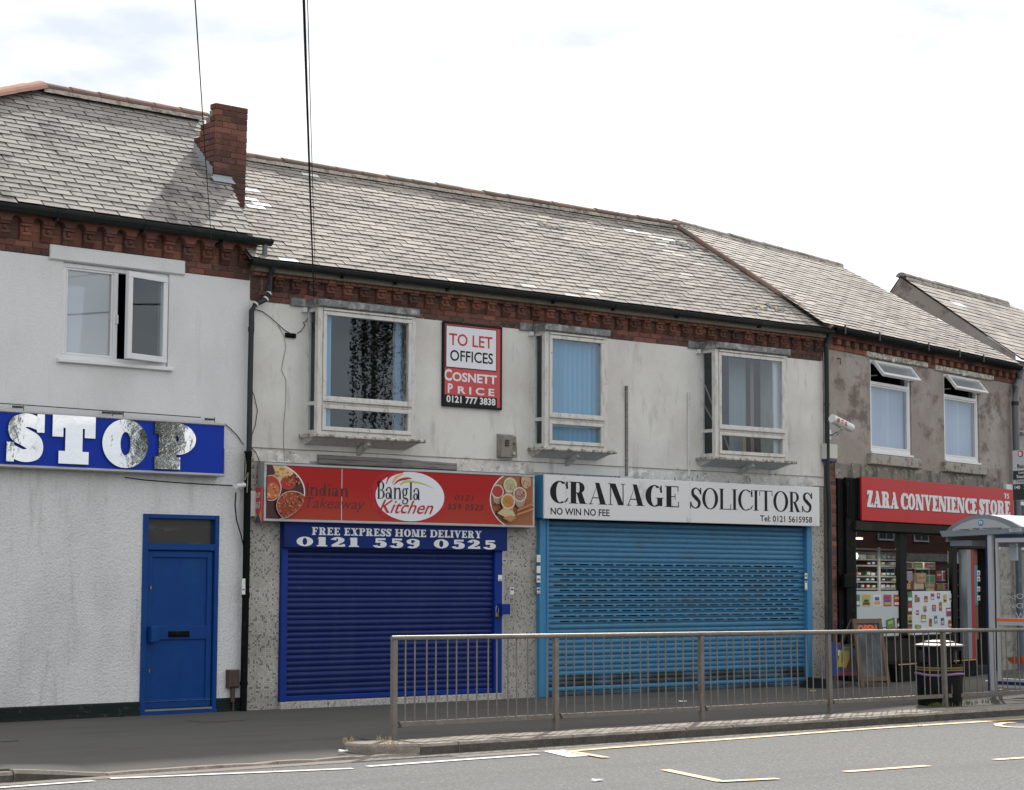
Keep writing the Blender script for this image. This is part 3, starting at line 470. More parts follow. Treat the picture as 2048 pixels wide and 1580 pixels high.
def wallmesh(x0, x1, z0, z1, holes, depth=0.22, y=0.0, mi=0):
    """wall sheet facing the street with real openings and their reveals"""
    mb = MB(); xs = sorted({x0, x1, *[v for h in holes for v in h[:2]]}); zs = sorted({z0, z1, *[v for h in holes for v in h[2:4]]})
    for i in range(len(xs)-1):
        for j in range(len(zs)-1):
            cx, cz = (xs[i]+xs[i+1])/2, (zs[j]+zs[j+1])/2
            if any(h[0] < cx < h[1] and h[2] < cz < h[3] for h in holes): continue
            mb.quad([(xs[i], y, zs[j]), (xs[i+1], y, zs[j]), (xs[i+1], y, zs[j+1]), (xs[i], y, zs[j+1])], mi)
    for h in holes:
        a, b, c, d = h[:4]; e = y+depth
        mb.quad([(a, y, c), (a, y, d), (a, e, d), (a, e, c)], mi); mb.quad([(b, y, d), (b, y, c), (b, e, c), (b, e, d)], mi)
        mb.quad([(a, y, d), (b, y, d), (b, e, d), (a, e, d)], mi); mb.quad([(b, y, c), (a, y, c), (a, e, c), (b, e, c)], mi)
    for (xa, xb) in ((x0, x0), (x1, x1)):
        mb.quad([(xa, y, z0), (xa, y+depth, z0), (xa, y+depth, z1), (xa, y, z1)], mi)
    return mb
def roombox(x0, x1, y0, y1, z0, z1):
    mb = MB(); mb.quad([(x0, y1, z0), (x1, y1, z0), (x1, y1, z1), (x0, y1, z1)]); mb.quad([(x0, y0, z0), (x0, y1, z0), (x0, y1, z1), (x0, y0, z1)])
    mb.quad([(x1, y0, z0), (x1, y1, z0), (x1, y1, z1), (x1, y0, z1)]); mb.quad([(x0, y0, z0), (x1, y0, z0), (x1, y1, z0), (x0, y1, z0)]); mb.quad([(x0, y0, z1), (x1, y0, z1), (x1, y1, z1), (x0, y1, z1)])
    return mb
# ------------------------------------------------------------------ ground, road, kerbs
RZ = -0.11
g = MB(); g.quad([(-400, -300, -0.16), (500, -300, -0.16), (500, 500, -0.16), (-400, 500, -0.16)]); g.build('ground', M['earth'], kind='structure')
KY = 16.60; LY = 16.60; XA, XB = wp(28, 1540, 16.62).x, 11.95       # kerb line of the bay, kerb line to the left, the dropped stretch between XA and XB
rd = MB(); rd.quad([(-60, 1.5, RZ), (90, 1.5, RZ), (90, 17.4, RZ), (-60, 17.4, RZ)]); road = rd.build('road', M['road'], kind='structure')
pv = MB()      # footway as a grid that dips to the dropped kerb
xs = [-60, -20, 0, 4, XA, XA+0.92] + [XA+0.92+(XB-XA-0.92)*i/6 for i in range(1, 6)] + [XB, 12.405, 12.4051, 14, 18, 22, 26, 30, 40, 90]
ys = [0, 0.25, 0.6, 1.0, 1.5, 2.2, 3.5, 5.5, 6.4, 14.0]
idx = {}
def edge_y(x): return (LY+0.13) if x <= 12.405 else (KY+0.16)
for i, x in enumerate(xs):
    for j, t in enumerate(ys):
        y = edge_y(x)+t if t < 2 else max(edge_y(x)+t, 17.6+(t-1.5)*0.8)
        dip = 0.0
        if XA < x <= 12.405: dip = -0.088*min(1, (x-XA)/0.92)*max(0, min(1, (17.75-y)/0.8))
        idx[i, j] = len(pv.v); pv.v.append((x, y, dip))
for i in range(len(xs)-1):
    for j in range(len(ys)-1):
        pv.f.append((idx[i, j], idx[i+1, j], idx[i+1, j+1], idx[i, j+1])); pv.m.append(0); pv.t.append(0)
for i in range(len(xs)-1):
    a, b = pv.v[idx[i, 0]], pv.v[idx[i+1, 0]]
    if abs(a[0]-b[0]) > 0.01: pv.quad([(a[0], a[1], -0.25), (b[0], b[1], -0.25), b, a])
pave = pv.build('pavement', M['pavement'], kind='structure')
opp = MB(); opp.box(-60, 90, -6.0, 1.5, -0.155, -0.004); opp.build('opposite_pavement', M['pavement'], kind='structure')
def kerbstone(x0, x1, y0, y1, z0, z1, par, seed, z2=None):
    r = random.Random(seed); mb = MB(); k = 4; ring_ = []
    for i in range(k+1):
        x = x0+(x1-x0)*i/k; zz = z1 if z2 is None else z1+(z2-z1)*i/k; a = r.uniform(-0.012, 0.012); b = r.uniform(-0.007, 0.007)
        ring_.append([(x, y0+a*0.6, z0), (x, y0+a+0.004, zz-0.028), (x, y0+0.022+a, zz+b), (x, y1, zz+b*0.7), (x, y1, z0)])
    for i in range(k):
        A, B = ring_[i], ring_[i+1]
        for j in range(4): mb.quad([A[j], B[j], B[j+1], A[j+1]], 1 if j == 0 else 0)
    mb.quad(ring_[0][::-1]); mb.quad(ring_[-1]); return mb.build('kerb_stone', [M['kerb'], M['kerb_face']], par)
kerb = link('kerb', None); kerb['kind'] = 'structure'
x = XB+0.62; joints = [gp(p, q).x for p, q in ((893, 1482), (1009, 1478), (1131, 1469), (1275, 1463), (1380, 1457), (1472, 1451))]
edges = [12.42]+[j for j in joints if j > 12.6]
while edges[-1] < 60: edges.append(edges[-1]+random.uniform(0.85, 1.15))
for i in range(len(edges)-1):
    if edges[i] < 34: kerbstone(edges[i]+0.006, edges[i+1]-0.006, KY, KY+0.17, -0.20, 0.004, kerb, i)
back = MB()
for i in range(40): x0 = 12.5+i*0.6; back.bev(x0, x0+0.59, KY+0.185, KY+0.50+random.uniform(-0.04, 0.05), -0.1, 0.009+random.uniform(-0.003, 0.004), 0.005)
back.build('edging_slab', M['kerb'], kerb, kind='stuff')
qm = MB(); pr = [(11.93, 17.28), (11.84, 17.12), (11.86, 16.96), (11.98, 16.80), (12.20, 16.66), (12.41, 16.60), (12.41, 17.2)]     # rounded end stone
n_ = len(pr); qm.add([(a, b, -0.2) for a, b in pr]+[(a, b, -0.01) for a, b in pr]+[(a*0.94+12.25*0.06, b*0.94+17*0.06, 0.012) for a, b in pr], [tuple(range(2*n_, 3*n_))[::-1]]+[(i, (i+1) % n_, n_+(i+1) % n_, n_+i) for i in range(n_)]+[(n_+i, n_+(i+1) % n_, 2*n_+(i+1) % n_, 2*n_+i) for i in range(n_)])
qm.build('kerb_stone', M['kerb'], kerb, label='rounded end stone of the kerb')
x = XA
kerbstone(x+0.004, x+0.916, LY, LY+0.135, -0.25, -0.004, kerb, 5, -0.083); x += 0.92
while x < 12.3: kerbstone(x+0.004, min(x+0.92, 12.40)-0.004, LY, LY+0.135, -0.25, -0.083, kerb, int(x*10)); x += 0.92
x = XA-0.45
for i in range(9):
    kerbstone(x-0.9, x-0.008, LY+0.02, LY+0.17, -0.2, 0.004 if i else -0.005, kerb, 300+i); x -= 0.9
kerbstone(XA-0.43, XA-0.01, LY+0.02, LY+0.16, -0.2, -0.02, kerb, 77)
ch = MB();  ch.quad([(-60, LY-0.22, RZ+0.004), (12.6, LY-0.22, RZ+0.004), (12.6, LY+0.06, RZ+0.004), (-60, LY+0.06, RZ+0.004)]); ch.quad([(12.6, 16.15, RZ+0.004), (60, 16.15, RZ+0.004), (60, KY, RZ+0.004), (12.6, KY, RZ+0.004)]); ch.build('gutter_channel', M['channel'], road)
def rl(pts, wd, mt, lab=None, z=RZ+0.008):     # painted line through photo-sighted road points
    P = [gp(a, b, z) for a, b in pts]; mb = MB()
    for i in range(len(P)-1):
        d = (P[i+1]-P[i]); d.z = 0; L_ = d.length; d.normalize(); nrm = Vector((-d.y, d.x, 0))*wd/2; k = max(1, int(L_/0.5))
        for j in range(k):
            a = P[i]+d*(L_*j/k); b = P[i]+d*(L_*(j+1)/k+(0.0 if j < k-1 else wd*0.2*(i < len(P)-2))); dz = Vector((0, 0, 0.0015*(i % 2)))
            mb.quad([a-nrm+dz, b-nrm+dz, b+nrm+dz, a+nrm+dz])
    return mb.build('road_marking', M[mt], road, label=lab)
rl([(-60, 1579), (187, 1561)], 0.10, 'paint_white', 'white dash of the bay edge line'); rl([(220, 1556.5), (705, 1536.5)], 0.10, 'paint_white', 'long white dash of the bay edge line'); rl([(735, 1532.5), (1075, 1508.5)], 0.10, 'paint_white', 'white dash beside the kerb end')
q = [gp(a, b, RZ+0.007) for a, b in ((1086, 1502), (1128, 1499.5), (1180, 1511), (1137, 1514))]; mb = MB(); mb.quad(q); mb.build('road_marking', M['paint_white'], road, label='white block at the end of the edge line')
rl([(1138, 1502), (1210, 1496.2), (1400, 1482.3), (1600, 1467.5), (1800, 1453.0), (1990, 1441.5), (2200, 1430)], 0.11, 'paint_yellow', 'yellow edge line of the bus bay')
rl([(1134, 1501), (1212, 1514.5)], 0.10, 'paint_yellow', 'short yellow tick at the bay corner', RZ+0.012)
rl([(1330, 1539), (1446, 1563)], 0.11, 'paint_yellow', 'slanting yellow corner line of the bus bay'); rl([(1438, 1562.5), (1555, 1556.5)], 0.11, 'paint_yellow', 'yellow dash after the bay corner', RZ+0.011)
rl([(1690, 1543), (1856, 1531)], 0.11, 'paint_yellow', 'yellow dash of the bus bay'); rl([(1990, 1519), (2150, 1508)], 0.11, 'paint_yellow', 'yellow dash of the bus bay at the right edge')
rl([(2030, 1444.5), (2008, 1445.5), (1995, 1448.5), (2000, 1452), (2022, 1454), (2080, 1454.5)], 0.10, 'paint_yellow', 'curved end of a yellow road letter')
# ------------------------------------------------------------------ roofs, gutters, brick
def slate_roof(F, roof, pitch, ze, ye, n_rows, ufl, ufr, wd, gauge, mats, special=(), nmax=300, seed=1, jit=1.0, pieces=True, smax=99):
    """mats = [normal, dark, new]; ufl/ufr give the left/right edge for a distance s up the slope"""
    rr = random.Random(seed); t = R_(pitch); cs, sn = math.cos(t), math.sin(t); O = []
    def P(x, s, n): return (x, ye+s*cs-n*sn, ze+s*sn+n*cs)
    for k in range(n_rows):
        s0 = k*gauge; a, b = ufl(s0), ufr(s0); x = math.floor(a/wd)*wd + (wd/2 if k % 2 else 0) - wd + rr.uniform(-0.01, 0.01)
        while x < b:
            x0, x1 = max(x, a), min(x+wd, b)
            if x1-x0 > 0.05: O.append([x0, x1, s0+rr.gauss(0, 0.0035)*jit-(0.028 if rr.random() < 0.02 else 0), rr.gauss(0, 0.007)*jit*(4 if rr.random() < 0.02 else 1), rr.uniform(0, 0.006), rr.random()])
            x += wd
    kinds = {}
    for (px, py, mi) in special:
        q = F.onroof(px, py, ze, pitch, ye); s = (q.y-ye)/cs
        best = min(range(len(O)), key=lambda i: ((O[i][0]+O[i][1])/2-q.x)**2+(O[i][2]+gauge/2-s)**2*4); kinds[best] = mi
    order = sorted(range(len(O)), key=lambda i: (F.w(*P((O[i][0]+O[i][1])/2, O[i][2], 0))-CAM).length)
    single = set(order[:nmax]) if pieces else set()
    base = {}
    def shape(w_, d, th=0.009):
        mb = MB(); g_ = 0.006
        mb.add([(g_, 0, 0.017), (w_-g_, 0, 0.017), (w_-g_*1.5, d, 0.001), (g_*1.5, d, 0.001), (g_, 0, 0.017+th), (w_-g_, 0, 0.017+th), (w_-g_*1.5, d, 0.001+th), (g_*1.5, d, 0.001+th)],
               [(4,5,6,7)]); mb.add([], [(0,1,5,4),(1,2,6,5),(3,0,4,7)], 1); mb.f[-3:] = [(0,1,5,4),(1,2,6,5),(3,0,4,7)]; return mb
    joined = MB()
    for i, (x0, x1, s0, sk, lift, rv) in enumerate(O):
        mi = kinds.get(i, 0)
        if i in single:
            dl = round(min(gauge*1.75, smax-s0+0.01), 2); key = (round(x1-x0, 2), mi, dl)
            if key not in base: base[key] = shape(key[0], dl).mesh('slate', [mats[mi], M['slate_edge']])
            o = link('slate', base[key], roof, P(x0, s0, lift)); o.rotation_euler = (t, 0, 0); o.rotation_euler.rotate_axis('Z', sk)
        else:
            dl = min(gauge*1.75, smax-s0+0.01)
            if dl < 0.03: continue
            sh = shape(x1-x0, dl); c, s_ = math.cos(sk), math.sin(sk)
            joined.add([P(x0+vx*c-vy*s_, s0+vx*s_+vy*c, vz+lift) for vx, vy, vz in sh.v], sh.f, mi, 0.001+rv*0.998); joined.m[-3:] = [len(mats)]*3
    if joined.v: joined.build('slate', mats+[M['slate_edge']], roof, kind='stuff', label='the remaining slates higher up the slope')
    return P
def ridge(roof, P0, P1, L_, r, mats, bed=True, lean=0.0, name='ridge_tile'):
    """overlapping clay tiles from P0 to P1 in the roof's own coordinates"""
    P0, P1 = Vector(P0), Vector(P1); d = P1-P0; n = max(1, round(d.length/L_)); L2 = d.length/n; d.normalize()
    side = Vector((0, 0, 1)).cross(d).normalized(); up = d.cross(side).normalized(); up = up if up.z > 0 else -up; me = None
    mb = MB(); k = 8
    for e, rr in ((0, r*1.06), (L2+0.02, r*0.97)):
        for j in range(k+1):
            a = math.pi*(j/k); q = Vector((0, 0, 0))+side*math.cos(a)*rr*1.25+up*(math.sin(a)*rr*0.95-0.25*r)+d*e; mb.v.append(tuple(q))
    for j in range(k): mb.f.append((j, j+1, k+2+j, k+1+j)); mb.m.append(0); mb.t.append(0)
    mb.f.append(tuple(range(k+1))); mb.m.append(0); mb.t.append(0)
    me = mb.mesh(name, mats)
    for i in range(n):
        o = link(name, me, roof, P0+d*(i*L2)+up*random.uniform(-0.006, 0.006))
    if bed:
        bm_ = MB(); m_ = 18
        for i in range(n*3):
            a = P0+d*(i*L2/3); b = P0+d*((i+1)*L2/3); h1 = random.uniform(0.0, 0.018)
            for sd in ((1,) if side.y < 0 else (-1,)):
                bm_.quad([a+side*sd*r*1.22-up*0.3*r, b+side*sd*r*1.22-up*0.3*r, b+side*sd*(r*1.36+h1)-up*(0.95*r), a+side*sd*(r*1.36+h1)-up*(0.95*r)])
        bm_.build('mortar_bedding', M['bedding'], roof)
def gutter(par, x0, x1, z, y, r=0.06, mats=None, clips=(), seg=4.0):
    mb = MB(); pr = []
    for j in range(9): a = math.pi*(1+j/8); pr.append((y+r*math.cos(a), z+r*math.sin(a)))
    pi_ = [(y+(r-0.006)*math.cos(math.pi*(2-j/8)), z+(r-0.006)*math.sin(math.pi*(2-j/8))) for j in range(9)]
    full = pr+pi_; n = len(full)
    for k in range(n): a, b = full[k], full[(k+1) % n]; mb.quad([(x0, a[0], a[1]), (x1, a[0], a[1]), (x1, b[0], b[1]), (x0, b[0], b[1])])
    mb.prismx(pr, x0-0.004, x0); mb.prismx(pr, x1, x1+0.004)
    g_ = mb.build('gutter', mats or M['gutter'], par, smooth=True)
    for c in clips:
        cb = MB(); p2 = [(y+(r+0.007)*math.cos(math.pi*(1+j/8)), z+(r+0.007)*math.sin(math.pi*(1+j/8))) for j in range(9)]; cb.prismx(p2, c-0.03, c+0.03); cb.box(c-0.012, c+0.012, y-0.01, y+0.2, z-r-0.03, z-r+0.004); cb.build('gutter_clip', mats or M['gutter'], g_)
    return g_
BW, BH = 0.232, 0.076
BRK = {}
def brick(par, x, z, wd, ht, y=0.0, mt='brick', dep=0.10, pr=0.0):
    k = (round(wd, 3), round(ht, 3), mt, round(dep, 3))
    if k not in BRK:
        mb = MB(); mb.bev(0.004, wd-0.004, 0, dep, 0.004, ht-0.004, 0.005); BRK[k] = mb.mesh('brick', M[mt])
    return link('brick', BRK[k], par, (x, y-0.008-pr+random.uniform(-0.003, 0.003), z))
def corbel_mesh(wd, ht, mt):
    mb = MB(); p = 0.07; w2 = wd*0.5
    mb.bev(0, wd, -p*0.75, 0.05, ht*0.42, ht*0.82, 0.006)            # body
    mb.bev(-0.004, wd+0.004, -p*1.25, 0.05, ht*0.82, ht, 0.008)      # top lip
    mb.bev(wd*0.34, wd*0.66, -p*1.25, -p*0.7, ht*0.52, ht*0.76, 0.01) # stud
    mb.bev(-0.002, wd+0.002, -p*1.15, 0.05, ht*0.28, ht*0.43, 0.006) # lower lip
    mb.hexa([(0.0, -p*0.25, 0), (wd, -p*0.25, 0), (wd, 0.05, 0), (0, 0.05, 0), (0, -p*0.9, ht*0.28), (wd, -p*0.9, ht*0.28), (wd, 0.05, ht*0.28), (0, 0.05, ht*0.28)])
    return mb.mesh('corbel', M[mt])
# ================================================================== left building
LB = onframe('terraced_building', 'white roughcast building with a blue door, an open casement window and a brick chimney', 'building', FL, 0, 0, 0)
UL0 = -8.0
win = (-2.685, -1.19, 4.325, 5.545); dr = (-1.50, -0.385, 0.0, 2.495)
wallmesh(UL0, 0.03, 0.165, 3.4, [(dr[0], dr[1], 0.165, dr[3])], 0.16).build('wall', M['render_white'], LB)
wallmesh(UL0, 0.03, 3.4, 5.585, [win], 0.16).build('wall', M['smooth_white'], LB, label='smoother upper wall')
ub = MB(); ub.box(UL0, 0.03, 0.008, 0.16, 5.585, 6.12); ub.box(UL0, win[0]-0.02, 0.163, 0.3, 0.0, 6.15); ub.box(win[1]+0.02, -0.06, 0.163, 0.3, 0.0, 6.15); ub.box(win[0]-0.02, win[1]+0.02, 0.163, 0.3, 0.0, win[2]-0.02); ub.box(win[0]-0.02, win[1]+0.02, 0.163, 0.3, win[3]+0.02, 6.15); ub.build('backing_wall', M['mortar'], LB)
rag = MB(); n = 26
mb = MB()
for seg in ((UL0, dr[0]-0.005), (dr[1]+0.005, 0.03)):
    mb.prismx([(-0.018, 0.0), (-0.018, 0.155), (0.0, 0.172), (0.1, 0.172), (0.1, 0.0)], seg[0], seg[1]); mb.prismx([(-0.04, 0.0), (-0.036, 0.035), (-0.0, 0.045), (0.1, 0.0)], seg[0], seg[1])
mb.build('plinth', M['blackplinth'], LB)
cor = MB(); cor.box(UL0, 0.06, 0.006, 0.1, 5.56, 6.09); cor = cor.build('cornice', M['mortar'], LB)
x = -4.6; lint = (-2.885, -0.975)
for row in range(2):
    z = 5.588+row*0.077; x = -4.62+(0.116 if row else 0)
    while x < 0.02:
        w_ = min(BW, 0.03-x)
        if w_ > 0.05: brick(cor, x, z, w_, 0.077)
        x += BW
pitchL = 0.0; arc_px = (210, 510, 797, 1078, 1362, 1637, 1912)
aL = FL.u(31, 440, -0.06); bL = FL.u(280, 480, -0.06); pc = (bL-aL)/6
cw = pc*0.46; cme = corbel_mesh(cw, 0.20, 'brick'); cme2 = corbel_mesh(cw, 0.20, 'orange_brick')
ab = MB(); hw = pc/2; R0 = pc*0.255; poly = [(-hw, 0.115), (-hw, R0*1.05)]
for j in range(7): a = math.pi*0.5*(j/6); poly.append((-hw+R0*math.sin(a) if True else 0, R0*math.cos(a)*1.05))
for j in range(7): a = math.pi*0.5*(1-j/6); poly.append((hw-R0*math.sin(a), R0*math.cos(a)*1.05))
poly += [(hw, 0.115)]
q = []
for p_ in poly:
    if not q or (abs(p_[0]-q[-1][0])+abs(p_[1]-q[-1][1])) > 1e-5: q.append(p_)
ab.prism([(a*0.985, b) for a, b in q][::-1], -0.105, 0.03); arch_me = ab.mesh('arch_brick', M['brick'])
k = -14
while aL+k*pc < 0.06:
    ac = aL+k*pc
    if ac > -5.2:
        cx = ac+pc/2
        if cx+cw/2 < 0.09: link('corbel', cme if k % 3 else cme2, cor, (cx-cw/2, random.uniform(-0.004, 0.004), 5.745)); link('arch_brick', arch_me, cor, (cx, random.uniform(-0.004, 0.004), 5.945))
        gw = pc-cw
        for r_ in range(2): brick(cor, ac-gw/2, 5.745+r_*0.11, gw, 0.11, mt='orange_brick')
        brick(cor, ac-gw/2, 5.965, gw, 0.09, mt='brick')
    k += 1
mb = MB(); mb.box(-5.2, 0.12, -0.115, 0.0, 6.058, 6.076); mb.build('mortar_bed', M['bedding'], cor)
mb = MB(); mb.bev(lint[0], lint[1], -0.035, 0.05, 5.553, 5.735, 0.012); mb.build('lintel', M['smooth_white'], LB)
# window with an open casement
wn_ = link('window', None, LB, label='casement window with its right half swung open')
x0, x1, z0, z1 = win; um = FL.u(231, 640, 0.03)
mb = MB(); bars(mb, x0+0.004, x1-0.004, z0+0.03, z1-0.004, 0.055, 0.025, 0.10); mb.bev(um-0.03, um+0.03, 0.028, 0.10, z0+0.085, z1-0.06, 0.006); mb.bev(x0-0.06, x1+0.06, -0.055, 0.10, z0-0.02, z0+0.028, 0.008); mb.build('frame', M['upvc'], wn_)
mb = MB(); bars(mb, x0+0.06, um-0.031, z0+0.086, z1-0.06, 0.028, 0.034, 0.07); mb.quad([(x0+0.09, 0.06, z0+0.11), (um-0.06, 0.06, z0+0.11), (um-0.06, 0.06, z1-0.09), (x0+0.09, 0.06, z1-0.09)], 1); mb.build('fixed_pane', [M['upvc'], M['glass_haze']], wn_)
cw_ = 0.655; cz0, cz1 = z0+0.075, z1-0.05
mb = MB(); bars(mb, 0, -cw_-0.01, 0, cz1-cz0, 0.0, 0, 0) if False else None
bars(mb, -cw_-0.02, 0, 0, cz1-cz0, 0.075, -0.06, 0.0); mb.quad([(-cw_+0.055, -0.03, 0.07), (-0.07, -0.03, 0.07), (-0.07, -0.03, cz1-cz0-0.07), (-cw_+0.055, -0.03, cz1-cz0-0.07)], 1)
o = mb.build('casement', [M['upvc'], M['glass']], wn_, loc=(x1-0.045, 0.02, cz0)); o.rotation_euler = (0, 0, R_(13))
mb = MB(); mb.box(-0.012, 0.012, -0.03, 0.0, 0, 0.11); o = mb.build('handle', M['upvc'], wn_, loc=(um+0.005, 0.02, z0+0.52)); o.rotation_euler = (0, 0, 0)
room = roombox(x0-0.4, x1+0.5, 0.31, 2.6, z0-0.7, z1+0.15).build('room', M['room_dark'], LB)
mb = MB()
for i in range(9):
    a = x0+0.10+i*0.03; mb.quad([(a, 0.20+0.02*(i % 2), z0+0.12), (a+0.03, 0.20+0.02*((i+1) % 2), z0+0.12), (a+0.03+(0.05 if i > 4 else 0), 0.20+0.02*((i+1) % 2), z1-0.25), (a+(0.05 if i > 5 else 0), 0.20+0.02*(i % 2), z1-0.25)])
mb.build('curtain', M['curtain'], LB)
# door
dd = link('door', None, LB); x0, x1, z0, z1 = dr
mb = MB(); mb.bev(x0, x0+0.075, -0.02, 0.08, 0.02, z1, 0.006); mb.bev(x1-0.06, x1, -0.02, 0.08, 0.02, z1, 0.006); mb.bev(x0+0.075, x1-0.06, -0.018, 0.08, z1-0.055, z1, 0.006); mb.bev(x0+0.075, x1-0.06, -0.018, 0.08, 2.045, 2.125, 0.006); mb.box(x0+0.0, x1, -0.035, 0.08, 0.0, 0.04)
mb.build('frame', M['door_blue'], dd)
mb = MB(); mb.box(x0+0.077, x1-0.064, -0.012, 0.06, 0.046, 0.07); mb.build('threshold', M['steel'], dd)
lx0, lx1 = x0+0.085, x1-0.075
mb = MB(); mb.box(lx0, lx1, 0.035, 0.07, 0.075, 2.035)
for a, b, c, d in ((lx0, lx0+0.075, 0.075, 2.035), (lx1-0.075, lx1, 0.075, 2.035)): mb.bev(a, b, 0.012, 0.036, c, d, 0.005)
for c, d in ((0.075, 0.185), (0.925, 1.10), (1.955, 2.035)): mb.bev(lx0+0.075, lx1-0.075, 0.012, 0.036, c, d, 0.005)
mb.build('leaf', M['door_blue'], dd)
mb = MB(); mb.box(x0+0.078, x1-0.062, 0.05, 0.055, 2.127, z1-0.057); mb.build('transom_glass', [mat('dusty_dark_glass', (0.03, 0.032, 0.03), 0.28, stains=[((0.16, 0.17, 0.165), 3, 0.55, 0.75, 0.6, (0.5, 1, 2.2))])], dd)
mb = MB(); mb.bev(-1.095, -0.79, -0.002, 0.02, 0.955, 1.03, 0.006); mb.box(-1.075, -0.81, -0.008, 0.0, 0.98, 1.005); mb.build('letter_plate', M['black'], dd)
mb = MB(); mb.bev(-1.40, -1.285, -0.10, -0.002, 0.90, 1.095, 0.008); mb.build('lock_guard', M['door_blue'], dd)
for zz in (1.555, 0.525): mb = MB(); mb.box(-1.375, -1.358, 0.0, 0.02, zz, zz+0.04); mb.build('keyhole', M['brass'], dd)
# roof of the left building
rfL = MB(); pL = 42; tL = R_(pL); zeL = 6.135; yeL = -0.25; SL = (FL.onroof(243, 210, zeL, pL, yeL).y-yeL)/math.cos(tL)
def PL(x, s, n=0): return (x, yeL+s*math.cos(tL)-n*math.sin(tL), zeL+s*math.sin(tL)+n*math.cos(tL))
uE, uR, uH = FL.onroof(507, 474, zeL, pL, yeL).x, FL.onroof(405, 238, zeL, pL, yeL).x, FL.onroof(80, 185, zeL, pL, yeL).x
vL = lambda s: uE+(uR-uE)*s/SL
hipx = lambda s: uH-5.4*(1-s/SL)
rfL.quad([PL(-7.6, -0.02), PL(vL(0)-0.004, -0.02), PL(vL(SL)-0.004, SL), PL(uH, SL)])
rfL.quad([PL(uH, SL), PL(vL(SL), SL), (vL(SL), 4.1, 6.2), (uH, 4.1, 6.2)]); rfL.quad([PL(vL(0), -0.02), (vL(0), 3, 5.6), (vL(SL), 3, 5.6), PL(vL(SL), SL)])
roofL = rfL.build('roof', M['felt'], LB)
slate_roof(FL, roofL, pL, zeL, yeL, int(SL/0.108)+1, lambda s: max(-4.6, hipx(s)), vL, 0.345, 0.108, [M['slate_grey'], M['slate_dark'], M['slate_new'], M['slate_pale']], [], 300, 11, smax=SL)
ridge(roofL, PL(uH, SL, 0.05), PL(vL(SL)-0.0, SL, 0.05), 0.46, 0.095, M['ridge']); ridge(roofL, PL(uH, SL, 0.05), PL(uH-2.6, SL*(1-2.6/5.4), 0.06), 0.33, 0.11, M['hip'], bed=False, name='hip_tile')
cl = [FL.u(a, b, -0.28) for a, b in ((122, 420), (296, 446), (455, 470))]
gutter(LB, -5.5, 0.21, 6.12, -0.195, 0.085, clips=cl)
# chimney on the party wall
ch_ = link('chimney', None, LB, label='leaning red brick chimney stack with a broken top'); cf = FL.onroof(427, 358, zeL, pL, yeL); cy = cf.y; cx0 = cf.x; cwid = 0.52; cdep = 0.50; cz = 6.55; ctop = FL.z(432, 205, cy)
lean = (FL.u(432, 205, cy)-cx0)/(ctop-cf.z); cb_ = MB(); dz_ = ctop-cz
def clx(z): return (z-cf.z)*lean*1.0
def shear_box(mb, xa, xb, ya, yb, za, zb, b=0.0, mi=0): mb.hexa([(xa+clx(za), ya, za), (xb+clx(za), ya, za), (xb+clx(za), yb, za), (xa+clx(za), yb, za), (xa+clx(zb), ya, zb), (xb+clx(zb), ya, zb), (xb+clx(zb), yb, zb), (xa+clx(zb), yb, zb)], mi)
nrow = int(round(dz_/0.0815)); chh = dz_/nrow
for r_ in range(nrow):
    zb = cz+r_*chh; cut = max(0, (r_-(nrow-6)))*0.075 if r_ > nrow-6 else 0
    shear_box(cb_, cx0+0.012, cx0+cwid-0.012, cy+0.012, cy+cdep-0.012-cut*1.05, zb, zb+chh)
cb_.build('core', M['mortar'], ch_)
for r_ in range(nrow):
    zb = cz+r_*chh; off = clx(zb+chh/2); pat = [0.235, 0.235, 0.05] if r_ % 2 == 0 else [0.115, 0.235, 0.17]
    if r_ % 2 == 0: pat = [0.26, 0.26]
    x = cx0+off
    for w_ in pat: brick(ch_, x, zb, w_, chh, y=cy+0.008+random.uniform(-0.002, 0.004), dep=0.09); x += w_
    cut = max(0, (r_-(nrow-6)))*0.075; y_ = cy+0.02; yy = [0.115, 0.235, 0.15] if r_ % 2 == 0 else [0.235, 0.115, 0.15]
    for w_ in yy:
        if y_+w_ > cy+cdep+0.03-cut: break
        mb = MB(); mb.bev(0.003, w_-0.003, 0, 0.06, 0.004, chh-0.004, 0.005); o = mb.build('brick', M['brick'], ch_, loc=(cx0+off-0.006+random.uniform(-0.003, 0.003), y_+w_, zb)); o.rotation_euler = (0, 0, -math.pi/2); y_ += w_
mb = MB()
tsl = math.tan(tL)
for i in range(6):
    ya = cy+i*0.083; zr = zeL+(ya-yeL)*tsl; zr2 = zeL+(ya+0.083-yeL)*tsl
    mb.quad([(cx0+clx(zr)-0.018, ya, zr-0.01), (cx0+clx(zr)-0.018, ya+0.083, zr2-0.01), (cx0+clx(zr)-0.018, ya+0.083, zr2+0.14), (cx0+clx(zr)-0.018, ya, zr2+0.09)])
    mb.quad([(cx0-0.10, ya, zr+0.022), (cx0-0.01, ya, zr+0.026), (cx0-0.01, ya+0.083, zr2+0.026), (cx0-0.10, ya+0.083, zr2+0.022)])
fx1 = FL.u(460, 372, cy)+0.02
mb.quad([(cx0-0.02, cy-0.02, cf.z+0.06), (fx1, cy-0.02, cf.z+0.06), (fx1, cy-0.02, cf.z-0.00), (cx0-0.02, cy-0.02, cf.z-0.0)]); mb.quad([(cx0-0.06, cy-0.022, cf.z+0.03), (fx1, cy-0.022, cf.z+0.03), (fx1, cy-0.12, cf.z-0.05), (cx0-0.06, cy-0.12, cf.z-0.05)])
mb.build('flashing', M['lead'], ch_)
